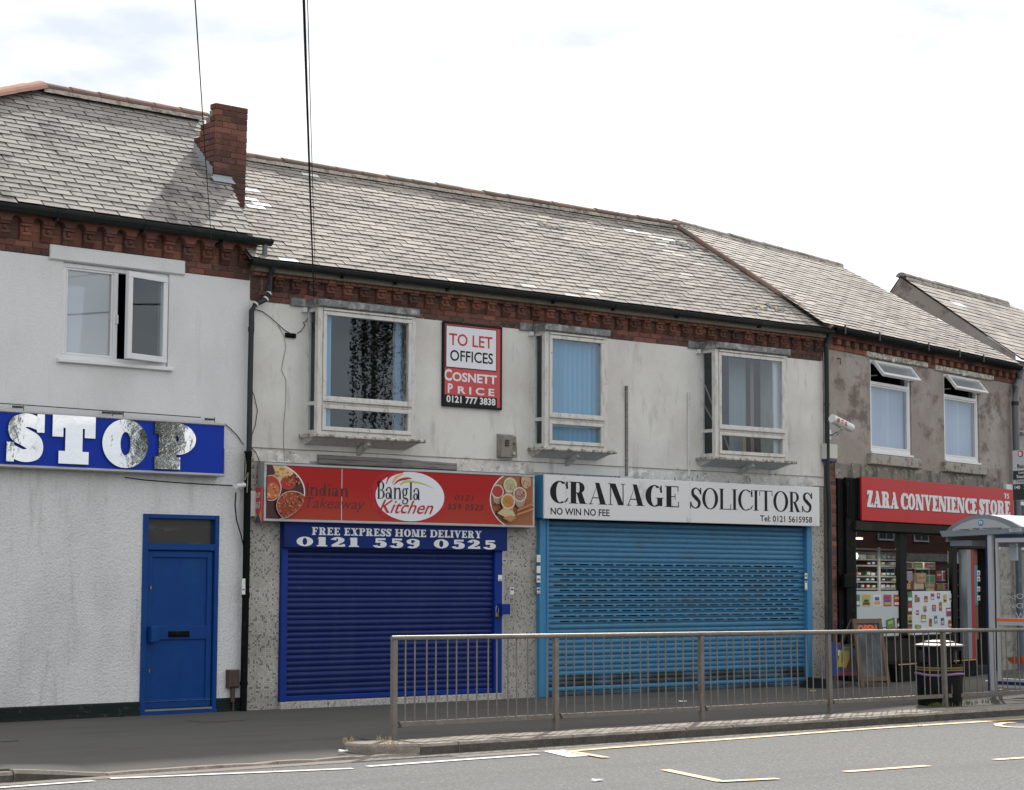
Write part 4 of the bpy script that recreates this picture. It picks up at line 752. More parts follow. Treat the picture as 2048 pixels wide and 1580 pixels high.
# ---- STOP sign box
sx0, sx1, sz0, sz1 = -4.4, -0.425, 2.99, 3.675
st = onframe('shop_sign', 'royal blue STOP fascia sign with mirror letters above the blue door', 'sign', FL, 0, 0, 0)
mb = MB(); mb.box(sx0, sx1-0.0, -0.15, 0.0, sz0+0.035, sz1-0.035); mb.build('panel', M['blue_sign'], st)
mb = MB(); mb.bev(sx0, sx1+0.012, -0.172, 0.0, sz0, sz0+0.036, 0.01); mb.bev(sx0, sx1+0.012, -0.168, 0.0, sz1-0.036, sz1, 0.01); mb.box(sx1, sx1+0.012, -0.165, 0.0, sz0+0.036, sz0+0.36); mb.build('trim', M['alu'], st)
def Lb(a, b, c, d): return FL.u(a, (b+d)/2, -0.18), FL.u(c, (b+d)/2, -0.18), FL.z((a+c)/2, d, -0.18), FL.z((a+c)/2, b+1.5, -0.18)
for chh_, bx in (('S', (14, 825, 89, 924)), ('T', (105, 830, 191, 928)), ('O', (205, 837, 297, 936)), ('P', (310, 844, 392, 939))):
    a, b, c, d = Lb(*bx)
    serif(chh_, a, b, c, d, -0.152, M['mirror'], st, 0.37 if chh_ == 'O' else 0.30, 0.22, 0.09 if chh_ != 'S' else 0.05, 0.24, name='letter', depth=0.024, each=True, edge=M['letteredge'])
mb = MB(); mb.tube([(sx0, -0.10, sz1+0.075), (-2.9, -0.10, sz1+0.07), (-0.75, -0.10, sz1+0.06)], 0.006, 6)
for xx in (-3.75, -3.3, -2.1, -1.95, -0.62): mb.box(xx-0.06, xx+0.06, -0.12, -0.08, sz1+0.03, sz1+0.055); mb.tube([(xx+0.08, -0.1, sz1), (xx+0.08, -0.1, sz1+0.075)], 0.005, 6)
mb.build('light_rail', M['camdark'], st)
# ---- small things on the left wall
def cable(name, label, pts, r, mt='black', cat='cable', group=None):
    mb = MB(); mb.tube(pts, r, 6); o = mb.build(name, M[mt]); return tag(o, label, cat, group)
t_ = onframe('meter_box', 'brown plastic meter box on its pipe between the blue door and the downpipe', 'meter box', FL, 0, 0, 0)
mb = MB(); mb.bev(-0.245, -0.085, -0.10, -0.002, 0.30, 0.53, 0.02); mb.build('box', M['brownbox'], t_); mb = MB(); mb.tube([(-0.165, -0.05, 0.30), (-0.165, -0.05, 0.12)], 0.03, 10); mb.tube([(-0.155, -0.05, 0.14), (-0.15, -0.05, 0.0)], 0.014, 8); mb.build('pipe', M['brownbox'], t_)
t_ = onframe('security_camera', 'small white bullet camera under the STOP sign end', 'camera', FL, 0, 0, 0)
mb = MB(); a = FL.at(488, 970, -0.12); b = FL.at(470, 973, -0.25); mb.tube([a, a+(b-a)*0.9], 0.032, 12); mb.build('body', M['camwhite'], t_, smooth=True); mb = MB(); mb.tube([a, (a.x+0.03, 0.0, a.z-0.06)], 0.012, 8); mb.build('bracket', M['camwhite'], t_)
W = FL.w
cable('cable', 'thin black cable sagging along the wall under the STOP sign', [W(*FL.at(p, q, -0.012)) for p, q in ((250, 955), (290, 960), (340, 964), (400, 968), (465, 971))], 0.006)
cable('cable', 'black cable looping from the STOP sign corner to the downpipe', [W(*FL.at(p, q, -0.02)) for p, q in ((449, 847), (462, 858), (476, 873), (487, 890))], 0.006)
# ---- downpipe between left and middle
def downpipe(par, pts, r, mt='pipe', collars=(), cm='pipe'):
    mb = MB(); mb.tube(pts, r, 14); o = mb.build('downpipe', M[mt], par, smooth=True)
    for (p, hh) in collars: c = MB(); c.tube([Vector(p)-Vector((0, 0, hh/2)), Vector(p)+Vector((0, 0, hh/2))], r*1.16, 14); c.build('collar', M[cm], o, smooth=True)
    return o
# ================================================================== middle building
MBd = onframe('terraced_building', 'long cream painted building with three white bay windows above two closed shop shutters', 'building', FM, 0, 0, 0)
WU = 11.165
bays = [(0.985, 2.50, 3.62, 5.34), (4.93, 6.05, 3.62, 5.34), (8.40, 9.88, 3.62, 5.34)]
shopA = (0.56, 4.30, 0.0, 3.0); shopB = (4.98, 10.72, 0.0, 3.0)
wallmesh(0.035, WU, 3.25, 5.32, bays, 0.2).build('wall', M['cream'], MBd)
wallmesh(0.035, WU, 0.0, 3.25, [shopA, shopB], 0.2, y=0.012).build('mosaic_wall', M['mosaic'], MBd)
mb = MB(); n_ = 40
for (a, b) in ((0.05, 1.0), (3.46, 4.9), (6.6, 10.9)):
    k = max(4, int((b-a)/0.12)); px_ = None
    for i in range(k):
        x0 = a+(b-a)*i/k; x1 = a+(b-a)*(i+1)/k; h_ = 3.36+random.uniform(-0.02, 0.07)*(1 if x0 > 3 else 0.3); mb.hexa([(x0, -0.006, 3.22), (x1, -0.006, 3.22), (x1, 0.0, 3.22), (x0, 0.0, 3.22), (x0, -0.004, h_), (x1, -0.004, h_+random.uniform(-.01, .01)), (x1, 0, h_), (x0, 0, h_)])
mb.build('flaking_render_band', M['crumbly'], MBd, kind='stuff')
mb = MB(); mb.box(0.04, WU, -0.014, 0.0, 3.395, 3.402); mb.build('string_crack', M['timber'], MBd)
mb = MB(); mb.box(0.035, WU, 0.008, 0.2, 5.32, 5.85); mb.build('backing_wall', M['mortar'], MBd)
cor = MB(); cor.box(0.035, WU, 0.006, 0.1, 5.30, 5.80); cor = cor.build('cornice', M['mortar'], MBd)
for row in range(2):
    z = 5.322+row*0.078; x = 0.04-(0.116 if row else 0)
    while x < WU-0.03:
        a = max(x, 0.04); b = min(x+0.236, WU)
        if b-a > 0.05: brick(cor, a, z, b-a, 0.078)
        x += 0.236
c0 = FM.u(700+540/8.533, 600, -0.06); c1 = FM.u(700+1900/8.533, 640, -0.06); pm = (c1-c0)/5; cwM = pm*0.47
cmA = corbel_mesh(cwM, 0.175, 'brick'); cmB = corbel_mesh(cwM, 0.175, 'orange_brick'); k = -20
while c0+k*pm < WU-0.05:
    cx = c0+k*pm
    if cx-cwM/2 > 0.10: link('corbel', cmB if (k in range(3, 8) or k in range(18, 22) or random.random() < .12) else cmA, cor, (cx-cwM/2, random.uniform(-.004, .004), 5.478))
    if cx-cwM/2 > 0.02:
        for r_ in range(2): brick(cor, cx+cwM/2, 5.478+r_*0.0875, pm-cwM, 0.0875, mt='brick')
    k += 1
for r_ in range(2): brick(cor, 0.04, 5.478+r_*0.0875, 0.16, 0.0875)
x = 0.04
while x < WU-0.03: brick(cor, x, 5.654, 0.118, 0.05, mt='orange_brick', pr=0.075, dep=0.16); x += 0.118
mb = MB(); mb.bev(0.03, WU, -0.135, 0.02, 5.703, 5.80, 0.006); mb.build('fascia_board', M['fascia'], MBd)
# roof of the middle building
pM, zeM, yeM = 39, 5.835, -0.26; tM = R_(pM); SM = (FM.onroof(920, 385, zeM, pM, yeM).y-yeM)/math.cos(tM); mE, mR = FM.onroof(1655, 654, zeM, pM, yeM).x, FM.onroof(1345, 452, zeM, pM, yeM).x
def PM(x, s, n=0): return (x, yeM+s*math.cos(tM)-n*math.sin(tM), zeM+s*math.sin(tM)+n*math.cos(tM))
vM = lambda s: mE+(mR-mE)*s/SM
mb = MB(); mb.quad([PM(-0.15, -0.02), PM(vM(0), -0.02), PM(vM(SM), SM), PM(-0.15, SM)]); mb.quad([PM(-0.15, SM), PM(vM(SM), SM), (vM(SM), 4.6, 5.8), (-0.15, 4.6, 5.8)])
roofM = mb.build('roof', M['felt'], MBd)
sp = [(597, 337, 2), (612, 347, 2), (500, 382, 2), (503, 403, 2), (520, 409, 2), (503, 414, 2), (560, 521, 2), (905, 563, 3), (1045, 573, 3), (1195, 588, 3), (1310, 476, 3), (1250, 460, 2), (1318, 490, 3), (1345, 510, 3), (1240, 440, 3), (1170, 610, 3), (1190, 590, 3), (1290, 470, 3), (1340, 480, 2), (1325, 500, 3), (1390, 525, 3), (1365, 545, 3)]
sp += [(a, b, 1) for a, b in ((1078, 455), (1098, 460), (1112, 466), (1358, 493), (1375, 497), (1395, 502), (1380, 506), (1405, 512), (1412, 520), (1425, 526), (1440, 533), (1448, 545), (1462, 556), (1478, 563), (1490, 560), (1535, 615), (1550, 622), (1565, 628), (1505, 623), (1330, 612))]
slate_roof(FM, roofM, pM, zeM, yeM, int(SM/0.107)+1, lambda s: -0.12, vM, 0.31, 0.107, [M['slate'], M['slate_dark'], M['slate_new'], M['slate_pale']], sp, 300, 5, smax=SM)
mb = MB()
for (a, b) in ((1350, 490), (1365, 493), (1388, 500), (1090, 456), (1105, 462), (1515, 620), (1540, 618), (1560, 626)):      # broken slate debris and moss
    q = FM.onroof(a, b, zeM, pM, yeM)
    for j in range(5):
        x_, y_ = q.x+random.uniform(-.15, .15), q.y+random.uniform(-.05, .05); z_ = zeM+(y_-yeM)*math.tan(tM)+0.02; mb.hexa([(x_, y_, z_), (x_+.08, y_+.01, z_+.005), (x_+.07, y_+.05, z_+.05), (x_-.01, y_+.04, z_+.045), (x_, y_, z_+.02), (x_+.08, y_+.01, z_+.03), (x_+.07, y_+.05, z_+.07), (x_-.01, y_+.04, z_+.06)], random.choice((0, 0, 1)))
mb.build('broken_slate_debris', [M['slate_dark'], M['straw']], roofM, kind='stuff')
ridge(roofM, PM(-0.1, SM, 0.03), PM(vM(SM)+0.05, SM, 0.03), 0.47, 0.085, M['ridge'])
ridge(roofM, PM(vM(SM)+0.02, SM, 0.03), PM(vM(0)+0.02, 0.0, 0.03), 0.45, 0.075, M['ridge'], name='verge_tile', bed=False)
gutter(MBd, -0.08, WU+0.02, 5.822, -0.205, 0.062, clips=[FM.u(a, 600, -.35) for a in (700, 806, 911, 1123, 1243, 1370, 1535)])
# bay windows
def bay(i, x0, x1, dep, label):
    B = link('bay_window', None, MBd, label=label); z0, z1 = 3.60, 5.30; f = -dep
    x0f, x1f = x0-0.02, x1+0.02; mb = MB()
    mb.bev(x0, x0+0.075, f, f+0.075, z0, z1, 0.006); mb.bev(x1-0.075, x1, f, f+0.075, z0, z1, 0.006)       # corner posts
    mb.bev(x0+0.075, x1-0.075, f+0.004, f+0.07, z1-0.05, z1, 0.006); mb.bev(x0+0.075, x1-0.075, f+0.004, f+0.07, z0, z0+0.05, 0.006); mb.bev(x0+0.075, x1-0.075, f+0.002, f+0.07, 4.00, 4.055, 0.006)
    for xa in (x0, x1-0.05):
        mb.box(xa+0.004, xa+0.046, -0.045, 0.01, z0, z1); mb.box(xa+0.004, xa+0.046, f+0.075, -0.045, z1-0.06, z1); mb.box(xa+0.004, xa+0.046, f+0.075, -0.045, z0, z0+0.06); mb.box(xa+0.004, xa+0.046, f+0.075, -0.045, 3.99, 4.04)
    mb.build('frame', M['wood_white'], B)
    for (a, b, nm) in ((4.057, z1-0.052, 'upper_sash'), (z0+0.052, 3.998, 'lower_sash')):
        mb = MB(); bars(mb, x0+0.08, x1-0.08, a, b, 0.055, f-0.016, f+0.05); mb.quad([(x0+0.13, f+0.02, a+0.05), (x1-0.13, f+0.02, a+0.05), (x1-0.13, f+0.02, b-0.05), (x0+0.13, f+0.02, b-0.05)], 1); mb.build(nm, [M['wood_white'], M['glass']], B)
    mb = MB(); mb.bev(x0+0.08, x1-0.08, f-0.03, f+0.01, z1-0.045, z1-0.02, 0.004); mb.build('drip_bead', M['wood_white'], B); mb = MB(); mb.bev(x0+0.08, x1-0.08, f-0.034, f+0.0, 4.04, 4.056, 0.003); mb.build('drip_bead', M['wood_white'], B)
    for xa in (x0+0.02, x1-0.02):
        mb = MB(); 
        for (a, b) in ((4.04, z1-0.06), (z0+0.06, 3.99)): mb.quad([(xa, f+0.075, a), (xa, -0.045, a), (xa, -0.045, b), (xa, f+0.075, b)])
        mb.build('side_glass', M['glass'], B)
    mb = MB(); mb.bev(x0-0.03, x1+0.03, f-0.05, 0.0, z1, z1+0.105, 0.012); mb.hexa([(x0-0.03, f-0.05, z1+0.105), (x1+0.03, f-0.05, z1+0.105), (x1+0.03, 0, z1+0.105), (x0-0.03, 0, z1+0.105), (x0+0.0, f+0.02, z1+0.11), (x1+0.0, f+0.02, z1+0.11), (x1+0.0, 0.0, z1+0.125), (x0+0.0, 0.0, z1+0.125)])
    mb.bev(x0-0.27, x0-0.03, -0.035, 0.0, z1+0.01, z1+0.12, 0.008); mb.build('lead_roof', M['lead_roof'], B)
    mb = MB(); mb.bev(x0-0.10, x1+0.13, f-0.08, 0.0, z0-0.045, z0, 0.012); mb.hexa([(x0-0.02, -0.03, z0-0.13), (x1+0.02, -0.03, z0-0.13), (x1+0.02, 0, z0-0.13), (x0-0.02, 0, z0-0.13), (x0-0.06, f-0.02, z0-0.046), (x1+0.06, f-0.02, z0-0.046), (x1+0.06, 0, z0-0.046), (x0-0.06, 0, z0-0.046)]); mb.m[-6:] = [1]*6; mb.build('sill', [M['peeling'], M['wood_white']], B)
    xm = (x0+x1)/2+0.05; mb = MB(); mb.hexa([(xm-0.03, 0.0, z0-0.24), (xm+0.03, 0.0, z0-0.24), (xm+0.03, 0.0, z0-0.17), (xm-0.03, 0.0, z0-0.17), (xm-0.03, f+0.02, z0-0.11), (xm+0.03, f+0.02, z0-0.11), (xm+0.03, f+0.06, z0-0.045), (xm-0.03, f+0.06, z0-0.045)]); mb.build('bracket', M['wood_white'], B)
    mb = MB(); mb.box(x0-0.09, x0-0.03, -0.06, 0.0, z1-0.06, z1-0.0); mb.build('floodlight_box', M['upvc'], B)
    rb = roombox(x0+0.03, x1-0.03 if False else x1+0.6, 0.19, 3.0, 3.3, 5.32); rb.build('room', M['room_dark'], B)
    return B
B1 = bay(1, 0.925, 2.545, 0.28, 'widest bay window, with a hanging birch tree reflected in it')
mb = MB(); f = -0.24
for i in range(3): mb.quad([(1.05+i*0.045, f+0.05, 3.66), (1.09+i*0.045, f+0.03, 3.66), (1.09+i*0.045, f+0.03, 5.26), (1.05+i*0.045, f+0.05, 5.26)])
mb.build('blind_slat', M['blind'], B1, label='blue blind gathered at the left side')
ba, bb, bc, bd = FM.u(791, 720, -0.1), FM.u(799, 720, -0.1), FM.u(806, 720, -0.1), FM.u(812, 720, -0.1); mb = MB(); mb.quad([(ba, -0.09, 3.66), (bb, -0.11, 3.66), (bb, -0.11, 5.26), (ba, -0.09, 5.26)]); mb.build('blind_slat', M['blind_edge'], B1); mb = MB(); mb.quad([(bb, -0.11, 3.66), (bc, -0.08, 3.66), (bc, -0.08, 5.26), (bb, -0.11, 5.26)]); mb.build('blind_slat', M['blind'], B1); mb = MB(); mb.box(bc+0.003, bd, -0.12, -0.08, 3.66, 5.26); mb.build('side_post', M['brownframe'], B1)
B2 = bay(2, 4.875, 6.095, 0.28, 'narrow middle bay window with pale blue vertical blinds')
for i in range(11):
    x = 5.0+i*0.093; mb = MB(); mb.quad([(x, -0.13, 3.67), (x+0.098, -0.19, 3.67), (x+0.098, -0.19, 5.25), (x, -0.13, 5.25)]); mb.quad([(x+0.06, -0.16, 3.67), (x+0.10, -0.12, 3.67), (x+0.10, -0.12, 5.25), (x+0.06, -0.16, 5.25)], 1); mb.build('blind_slat', [M['blind'], M['blind_edge']], B2)
B3 = bay(3, 8.30, 9.945, 0.34, 'right hand bay window with a pale curtain and a bare wooden prop behind the glass')
mb = MB()
for i in range(7): a = 9.05+i*0.06; mb.quad([(a, 0.10+0.03*(i % 2), 3.65), (a+0.06, 0.10+0.03*((i+1) % 2), 3.65), (a+0.06, 0.10+0.03*((i+1) % 2), 5.28), (a, 0.10+0.03*(i % 2), 5.28)])
mb.build('curtain', M['greycurtain'], B3); mb = MB(); mb.quad([(9.50, 0.06, 3.65), (9.60, 0.08, 3.65), (9.60, 0.08, 5.28), (9.50, 0.06, 5.28)]); mb.build('curtain', M['pinkcurtain'], B3); mb = MB(); mb.quad([(9.70, -0.26, 3.65), (9.86, -0.24, 3.65), (9.86, -0.24, 5.28), (9.70, -0.26, 5.28)]); mb.build('reveal_board', M['upvc'], B3)
mb = MB(); mb.tube([(8.36, -0.05, 4.75), (8.78, -0.2, 3.66)], 0.012, 6); mb.tube([(8.36, -0.02, 4.45), (8.62, -0.15, 3.95)], 0.010, 6); mb.box(9.26, 9.32, 0.0, 0.03, 3.66, 4.0); mb.build('prop_stick', M['rawwood'], B3)
# downpipes
zt = 5.80; xo = 0.26
pipeM = downpipe(MBd, [(xo, -0.21, 5.80), (xo, -0.16, 5.70), (xo, -0.12, 5.66), (xo+0.005, -0.10, 5.42), (xo-0.02, -0.10, 5.36), (-0.03+0.08, -0.10, 5.26), (0.0, -0.10, 5.18), (-0.005, -0.10, 4.4), (-0.005, -0.10, 3.3)], 0.036, collars=[((xo, -0.10, 5.52), 0.05), ((-0.003, -0.1, 4.93), 0.06)])
for p_, r_ in (((xo, -0.10, 5.43), 0.041), ((xo-0.045, -0.10, 5.35), 0.042), ((0.06, -0.10, 5.265), 0.042)): c = MB(); c.tube([Vector(p_)-Vector((0.008, 0, 0.008)), Vector(p_)+Vector((0.008, 0, 0.008))], r_, 12); c.build('sealant_ring', M['sealant'], pipeM)
downpipe(MBd, [(-0.02, -0.10, 3.3), (-0.02, -0.10, 1.5), (-0.025, -0.09, 0.0)], 0.046, 'black', collars=[((-0.02, -0.10, 3.3), 0.07), ((-0.02, -0.1, 1.48), 0.07), ((-0.022, -0.09, 0.35), 0.05)], cm='black')
downpipe(MBd, [(0.125, -0.20, 6.10), (0.125, -0.20, 5.80)], 0.034, 'pipe_grey')
downpipe(MBd, [(WU-0.015, -0.21, 5.80), (WU-0.015, -0.14, 5.70), (WU-0.015, -0.10, 5.6), (WU-0.015, -0.10, 3.3), (WU+0.015, -0.10, 3.0), (WU+0.015, -0.10, 0.0)], 0.040, collars=[((WU-0.015, -0.1, 4.6), 0.05), ((WU-0.015, -0.1, 5.58), 0.04), ((WU+0.01, -0.1, 2.2), 0.05), ((WU+0.015, -0.10, 1.35), 0.06)])
# ---- dark blue shutter shop front
sA = link('roller_shutter', None, MBd, label='dark blue roller shutter of the takeaway')
def slat_mesh(w_, holes=None, h_=0.0755, name='slat', mt='dblue', amp=0.017):
    pr = [(0.0, 0.0), (-amp*0.35, 0.006), (-amp*0.80, h_*0.24), (-amp*0.97, h_*0.40), (-amp, h_*0.52), (-amp*0.94, h_*0.66), (-amp*0.80, h_*0.76), (-amp*0.35, h_-0.012), (0.0, h_-0.008), (0.004, h_-0.001)]
    mb = MB(); xs = [0, w_]
    if holes: xs = sorted({0, w_, *[v for h in holes for v in h]})
    for i in range(len(xs)-1):
        cx = (xs[i]+xs[i+1])/2; inh = holes and any(a < cx < b for a, b in holes)
        for j in range(len(pr)-1):
            if inh and 3 <= j <= 4: continue
            (a, b), (c, d) = pr[j], pr[j+1]; mb.quad([(xs[i], a, b), (xs[i+1], a, b), (xs[i+1], c, d), (xs[i], c, d)])
    return mb.mesh(name, mt if not isinstance(mt, str) else M[mt])
sm = slat_mesh(4.145-0.665); z = 0.165
while z < 2.06: link('slat', sm, sA, (0.665, 0.02+random.uniform(-0.002, 0.002), z)).rotation_euler = (R_(random.uniform(-3, 3)), 0, 0); z += 0.0755
mb = MB(); mb.bev(0.665, 4.145, -0.012, 0.03, 0.10, 0.162, 0.008); mb.build('bottom_bar', M['dblue2'], sA)
mb = MB(); mb.bev(0.565, 0.66, -0.045, 0.06, 0.09, 2.12, 0.008); mb.build('guide_rail', M['dblue2'], sA); mb = MB(); mb.bev(4.15, 4.285, -0.045, 0.06, 0.075, 2.10, 0.008); mb.build('guide_rail', M['dblue2'], sA)
mb = MB(); mb.box(0.60, 4.25, 0.06, 0.08, 0.09, 3.0); mb.build('back_panel', M['room_dark'], sA)
mb = MB(); mb.bev(4.20, 4.35, -0.15, -0.046, 1.20, 1.345, 0.006); mb.build('lock_box', M['dblue2'], sA)
mb = MB(); pth = [(4.165+0.022*math.cos(a), -0.075, 1.275+0.045*math.sin(a)+0.0) for a in [math.pi*i/8 for i in range(9)]]; mb.tube([(pth[0][0], -0.075, 1.215)]+pth+[(pth[-1][0], -0.075, 1.215)], 0.005, 6); mb.build('padlock_shackle', M['steel'], sA)
mb = MB(); mb.bev(4.135, 4.195, -0.09, -0.06, 1.165, 1.218, 0.006); mb.build('padlock_body', M['brass'], sA)
hd = link('header_panel', None, MBd, label='navy panel lettered FREE EXPRESS HOME DELIVERY')
hx0, hx1, hz0, hz1 = 0.555, 4.325, 2.10, 2.46
mb = MB(); mb.bev(hx0, hx1, -0.105, 0.0, hz0, hz1, 0.006); mb.build('panel', M['navy'], hd)
def Mb(F, a, b, c, d, y): return F.u(a, (b+d)/2, y), F.u(c, (b+d)/2, y), F.z((a+c)/2, d, y), F.z((a+c)/2, b, y)
a, b, c, d = FM.u(624, 1060, -.105), FM.u(963, 1066, -.105), FM.z(790, 1073, -.105), FM.z(790, 1058, -.105)
serif('FREE EXPRESS HOME DELIVERY', a, b, c, d, -0.106, M['whiteink'], hd, 0.25, 0.11, 0.09, 0.13, gap=0.09)
a, b = FM.u(593, 1080, -.105), FM.u(991, 1088, -.105); c, d = FM.z(790, 1095, -.105), FM.z(790, 1077, -.105)
serif('0121 559 0525', a, b, c, d, -0.106, M['whiteink'], hd, 0.30, 0.12, 0.10, 0.13, gap=0.17)
for i in range(5): mb = MB(); x0 = 0.56+i*0.748; mb.bev(x0+0.003, x0+0.745, -0.055, 0.10, -0.02, 0.088, 0.008); mb.build('plinth_slab', M['terrazzo'], MBd)
mb = MB(); mb.bev(4.287, 4.345, -0.02, 0.06, 0.0, 2.44, 0.004); mb.build('metal_strip', M['alu'], MBd)
# sign of the takeaway
ts = onframe('shop_sign', 'red Bangla Kitchen takeaway sign with food pictures at both ends', 'sign', FM, 0, 0, 0)
tx0, tx1, tz0, tz1 = 0.19, 4.775, 2.435, 3.20; yf = -0.165
mb = MB(); mb.box(tx0+0.04, tx1-0.04, yf+0.012, -0.003, tz0+0.03, tz1-0.03); mb.build('box', M['alu'], ts)
mb = MB(); bars(mb, tx0, tx1, tz0, tz1, 0.034, yf-0.012, -0.004); mb.box(tx0-0.001, tx0+0.002, yf, -0.003, tz0, tz1); mb.build('frame', M['alu'], ts)
gx0, gx1, gz0, gz1 = tx0+0.034, tx1-0.034, tz0+0.034, tz1-0.034; RECT = [(gx0, gz0), (gx1, gz0), (gx1, gz1), (gx0, gz1)]
zm = gz0+(gz1-gz0)*0.42; mb = MB(); mb.quad([(gx0, yf, zm), (gx1, yf, zm), (gx1, yf, gz1), (gx0, yf, gz1)]); mb.quad([(gx0, yf, gz0), (gx1, yf, gz0), (gx1, yf, zm), (gx0, yf, zm)], 1)
mp_ = mat('graded_red_sign_face', (0.36, 0.016, 0.014), 0.45, spec=0.25); t = mp_.node_tree; geo = N(t, 'ShaderNodeNewGeometry'); sp_ = N(t, 'ShaderNodeSeparateXYZ'); mr = N(t, 'ShaderNodeMapRange'); mr.inputs['From Min'].default_value = gz0; mr.inputs['From Max'].default_value = gz0+0.45; mi_ = N(t, 'ShaderNodeMix', data_type='RGBA'); mi_.inputs[6].default_value = (0.36, 0.045, 0.025, 1); mi_.inputs[7].default_value = (0.37, 0.012, 0.012, 1)
t.links.new(geo.outputs['Position'], sp_.inputs[0]); t.links.new(sp_.outputs[2], mr.inputs[0]); t.links.new(mr.outputs[0], mi_.inputs[0]); t.links.new(mi_.outputs[2], t.nodes['Principled BSDF'].inputs['Base Color'])
mb.build('face', mp_, ts)
def sg(px, py): q = FM.at(px, py, yf); return (q.x, q.z)
mb = MB(); a = sg(683.5, 990)[0]; mb.quad([(a-0.004, yf-0.001, gz0), (a+0.004, yf-0.001, gz0), (a+0.004, yf-0.001, gz1), (a-0.004, yf-0.001, gz1)]); mb.build('panel_joint', M['whiteink'], ts)
def food(name, cpx, rpx, circ, items):
    cx, cz = sg(*cpx); rx = abs(sg(cpx[0]+rpx[0], cpx[1])[0]-cx); rz = abs(sg(cpx[0], cpx[1]+rpx[1])[1]-cz)
    D1 = disc(cx, cz, rx+0.018, rz+0.018, 40); D2 = disc(cx, cz, rx, rz, 40); mbs = MB(); mats_ = []; y = yf-0.0015
    def put(poly, mt):
        nonlocal y
        if mt not in mats_: mats_.append(mt)
        if len(poly) > 2: mbs.quad([(p[0], y, p[1]) for p in poly], mats_.index(mt)); y -= 0.0003
    put(clip(D1, RECT), M['whiteink']); put(clip(D2, RECT), circ); D2c = clip(D2, RECT)
    for it in items:
        kind = it[0]; p = sg(it[1], it[2]); mt = it[4]; s1 = it[3]
        if kind == 'd': put(clip(disc(p[0], p[1], s1[0], s1[1], 22), D2c), mt)
        elif kind == 'q': put(clip([(p[0]+a*s1, p[1]+b*s1) for a, b in it[5]], D2c), mt)
        elif kind == 's':       # scatter of small specks inside an ellipse
            rr = random.Random(int(it[1]*7+it[2]))
            for j in range(it[5]):
                a_ = rr.uniform(0, 6.28); q_ = math.sqrt(rr.random()); ex, ez = p[0]+s1[0]*q_*math.cos(a_), p[1]+s1[1]*q_*math.sin(a_); r1 = rr.uniform(0.5, 1.2)*it[6]
                put(clip(disc(ex, ez, r1*1.3, r1, 6), D2c), rr.choice(mt))
    mbs.build(name, mats_, ts)
fc = {k: mat('food_print_'+k, c, 0.4) for k, c in (('dark', (0.05, 0.012, 0.01)), ('curry', (0.32, 0.055, 0.015)), ('curry2', (0.50, 0.15, 0.05)), ('bread', (0.62, 0.42, 0.20)), ('bread2', (0.42, 0.20, 0.07)), ('pinkish', (0.48, 0.22, 0.20)), ('leaf', (0.12, 0.22, 0.05)), ('rim', (0.55, 0.40, 0.38)), ('chilli', (0.36, 0.03, 0.02)), ('turmeric', (0.48, 0.22, 0.03)), ('seed', (0.30, 0.15, 0.09)), ('seed2', (0.50, 0.34, 0.22)), ('cardamom', (0.40, 0.42, 0.20)), ('wood', (0.30, 0.10, 0.035)), ('bay', (0.50, 0.42, 0.24)), ('anise', (0.08, 0.03, 0.02)), ('bowl', (0.60, 0.50, 0.42)), ('shade', (0.34, 0.24, 0.18)))}
food('food_picture', (536, 983), (72, 57), fc['dark'], [
    ('q', 570, 950, 1.0, fc['bread'], [(-0.20, 0.13), (0.10, 0.12), (0.13, 0.02), (-0.03, -0.09), (-0.09, -0.10)]), ('s', 562, 948, (0.12, 0.08), [fc['bread'], fc['bread2'], fc['bread']], 22, 0.018),
    ('d', 575, 968, (0.12, 0.075), fc['chilli']), ('s', 580, 962, (0.17, 0.07), [fc['curry'], fc['chilli'], fc['curry2']], 40, 0.014),
    ('d', 540, 976, (0.165, 0.17), fc['rim']), ('d', 539, 976, (0.155, 0.16), fc['chilli']), ('d', 543, 982, (0.11, 0.10), fc['curry2']), ('s', 542, 982, (0.12, 0.10), [fc['curry2'], fc['bread'], fc['curry'], fc['curry']], 30, 0.016),
    ('d', 583, 1012, (0.255, 0.20), fc['whiteink'] if 'whiteink' in fc else fc['rim']), ('d', 583, 1012, (0.245, 0.19), fc['curry']), ('s', 583, 1012, (0.235, 0.18), [fc['curry'], fc['curry2'], fc['pinkish'], fc['dark'], fc['curry2'], fc['leaf'], fc['curry']], 150, 0.013)])
def bowl(px, py, r_, fill): return [('d', px, py+9, (r_*0.78, r_*1.0), fc['shade']), ('d', px, py, (r_, r_*0.86), fc['bowl']), ('d', px, py, (r_*0.82, r_*0.70), fill)]
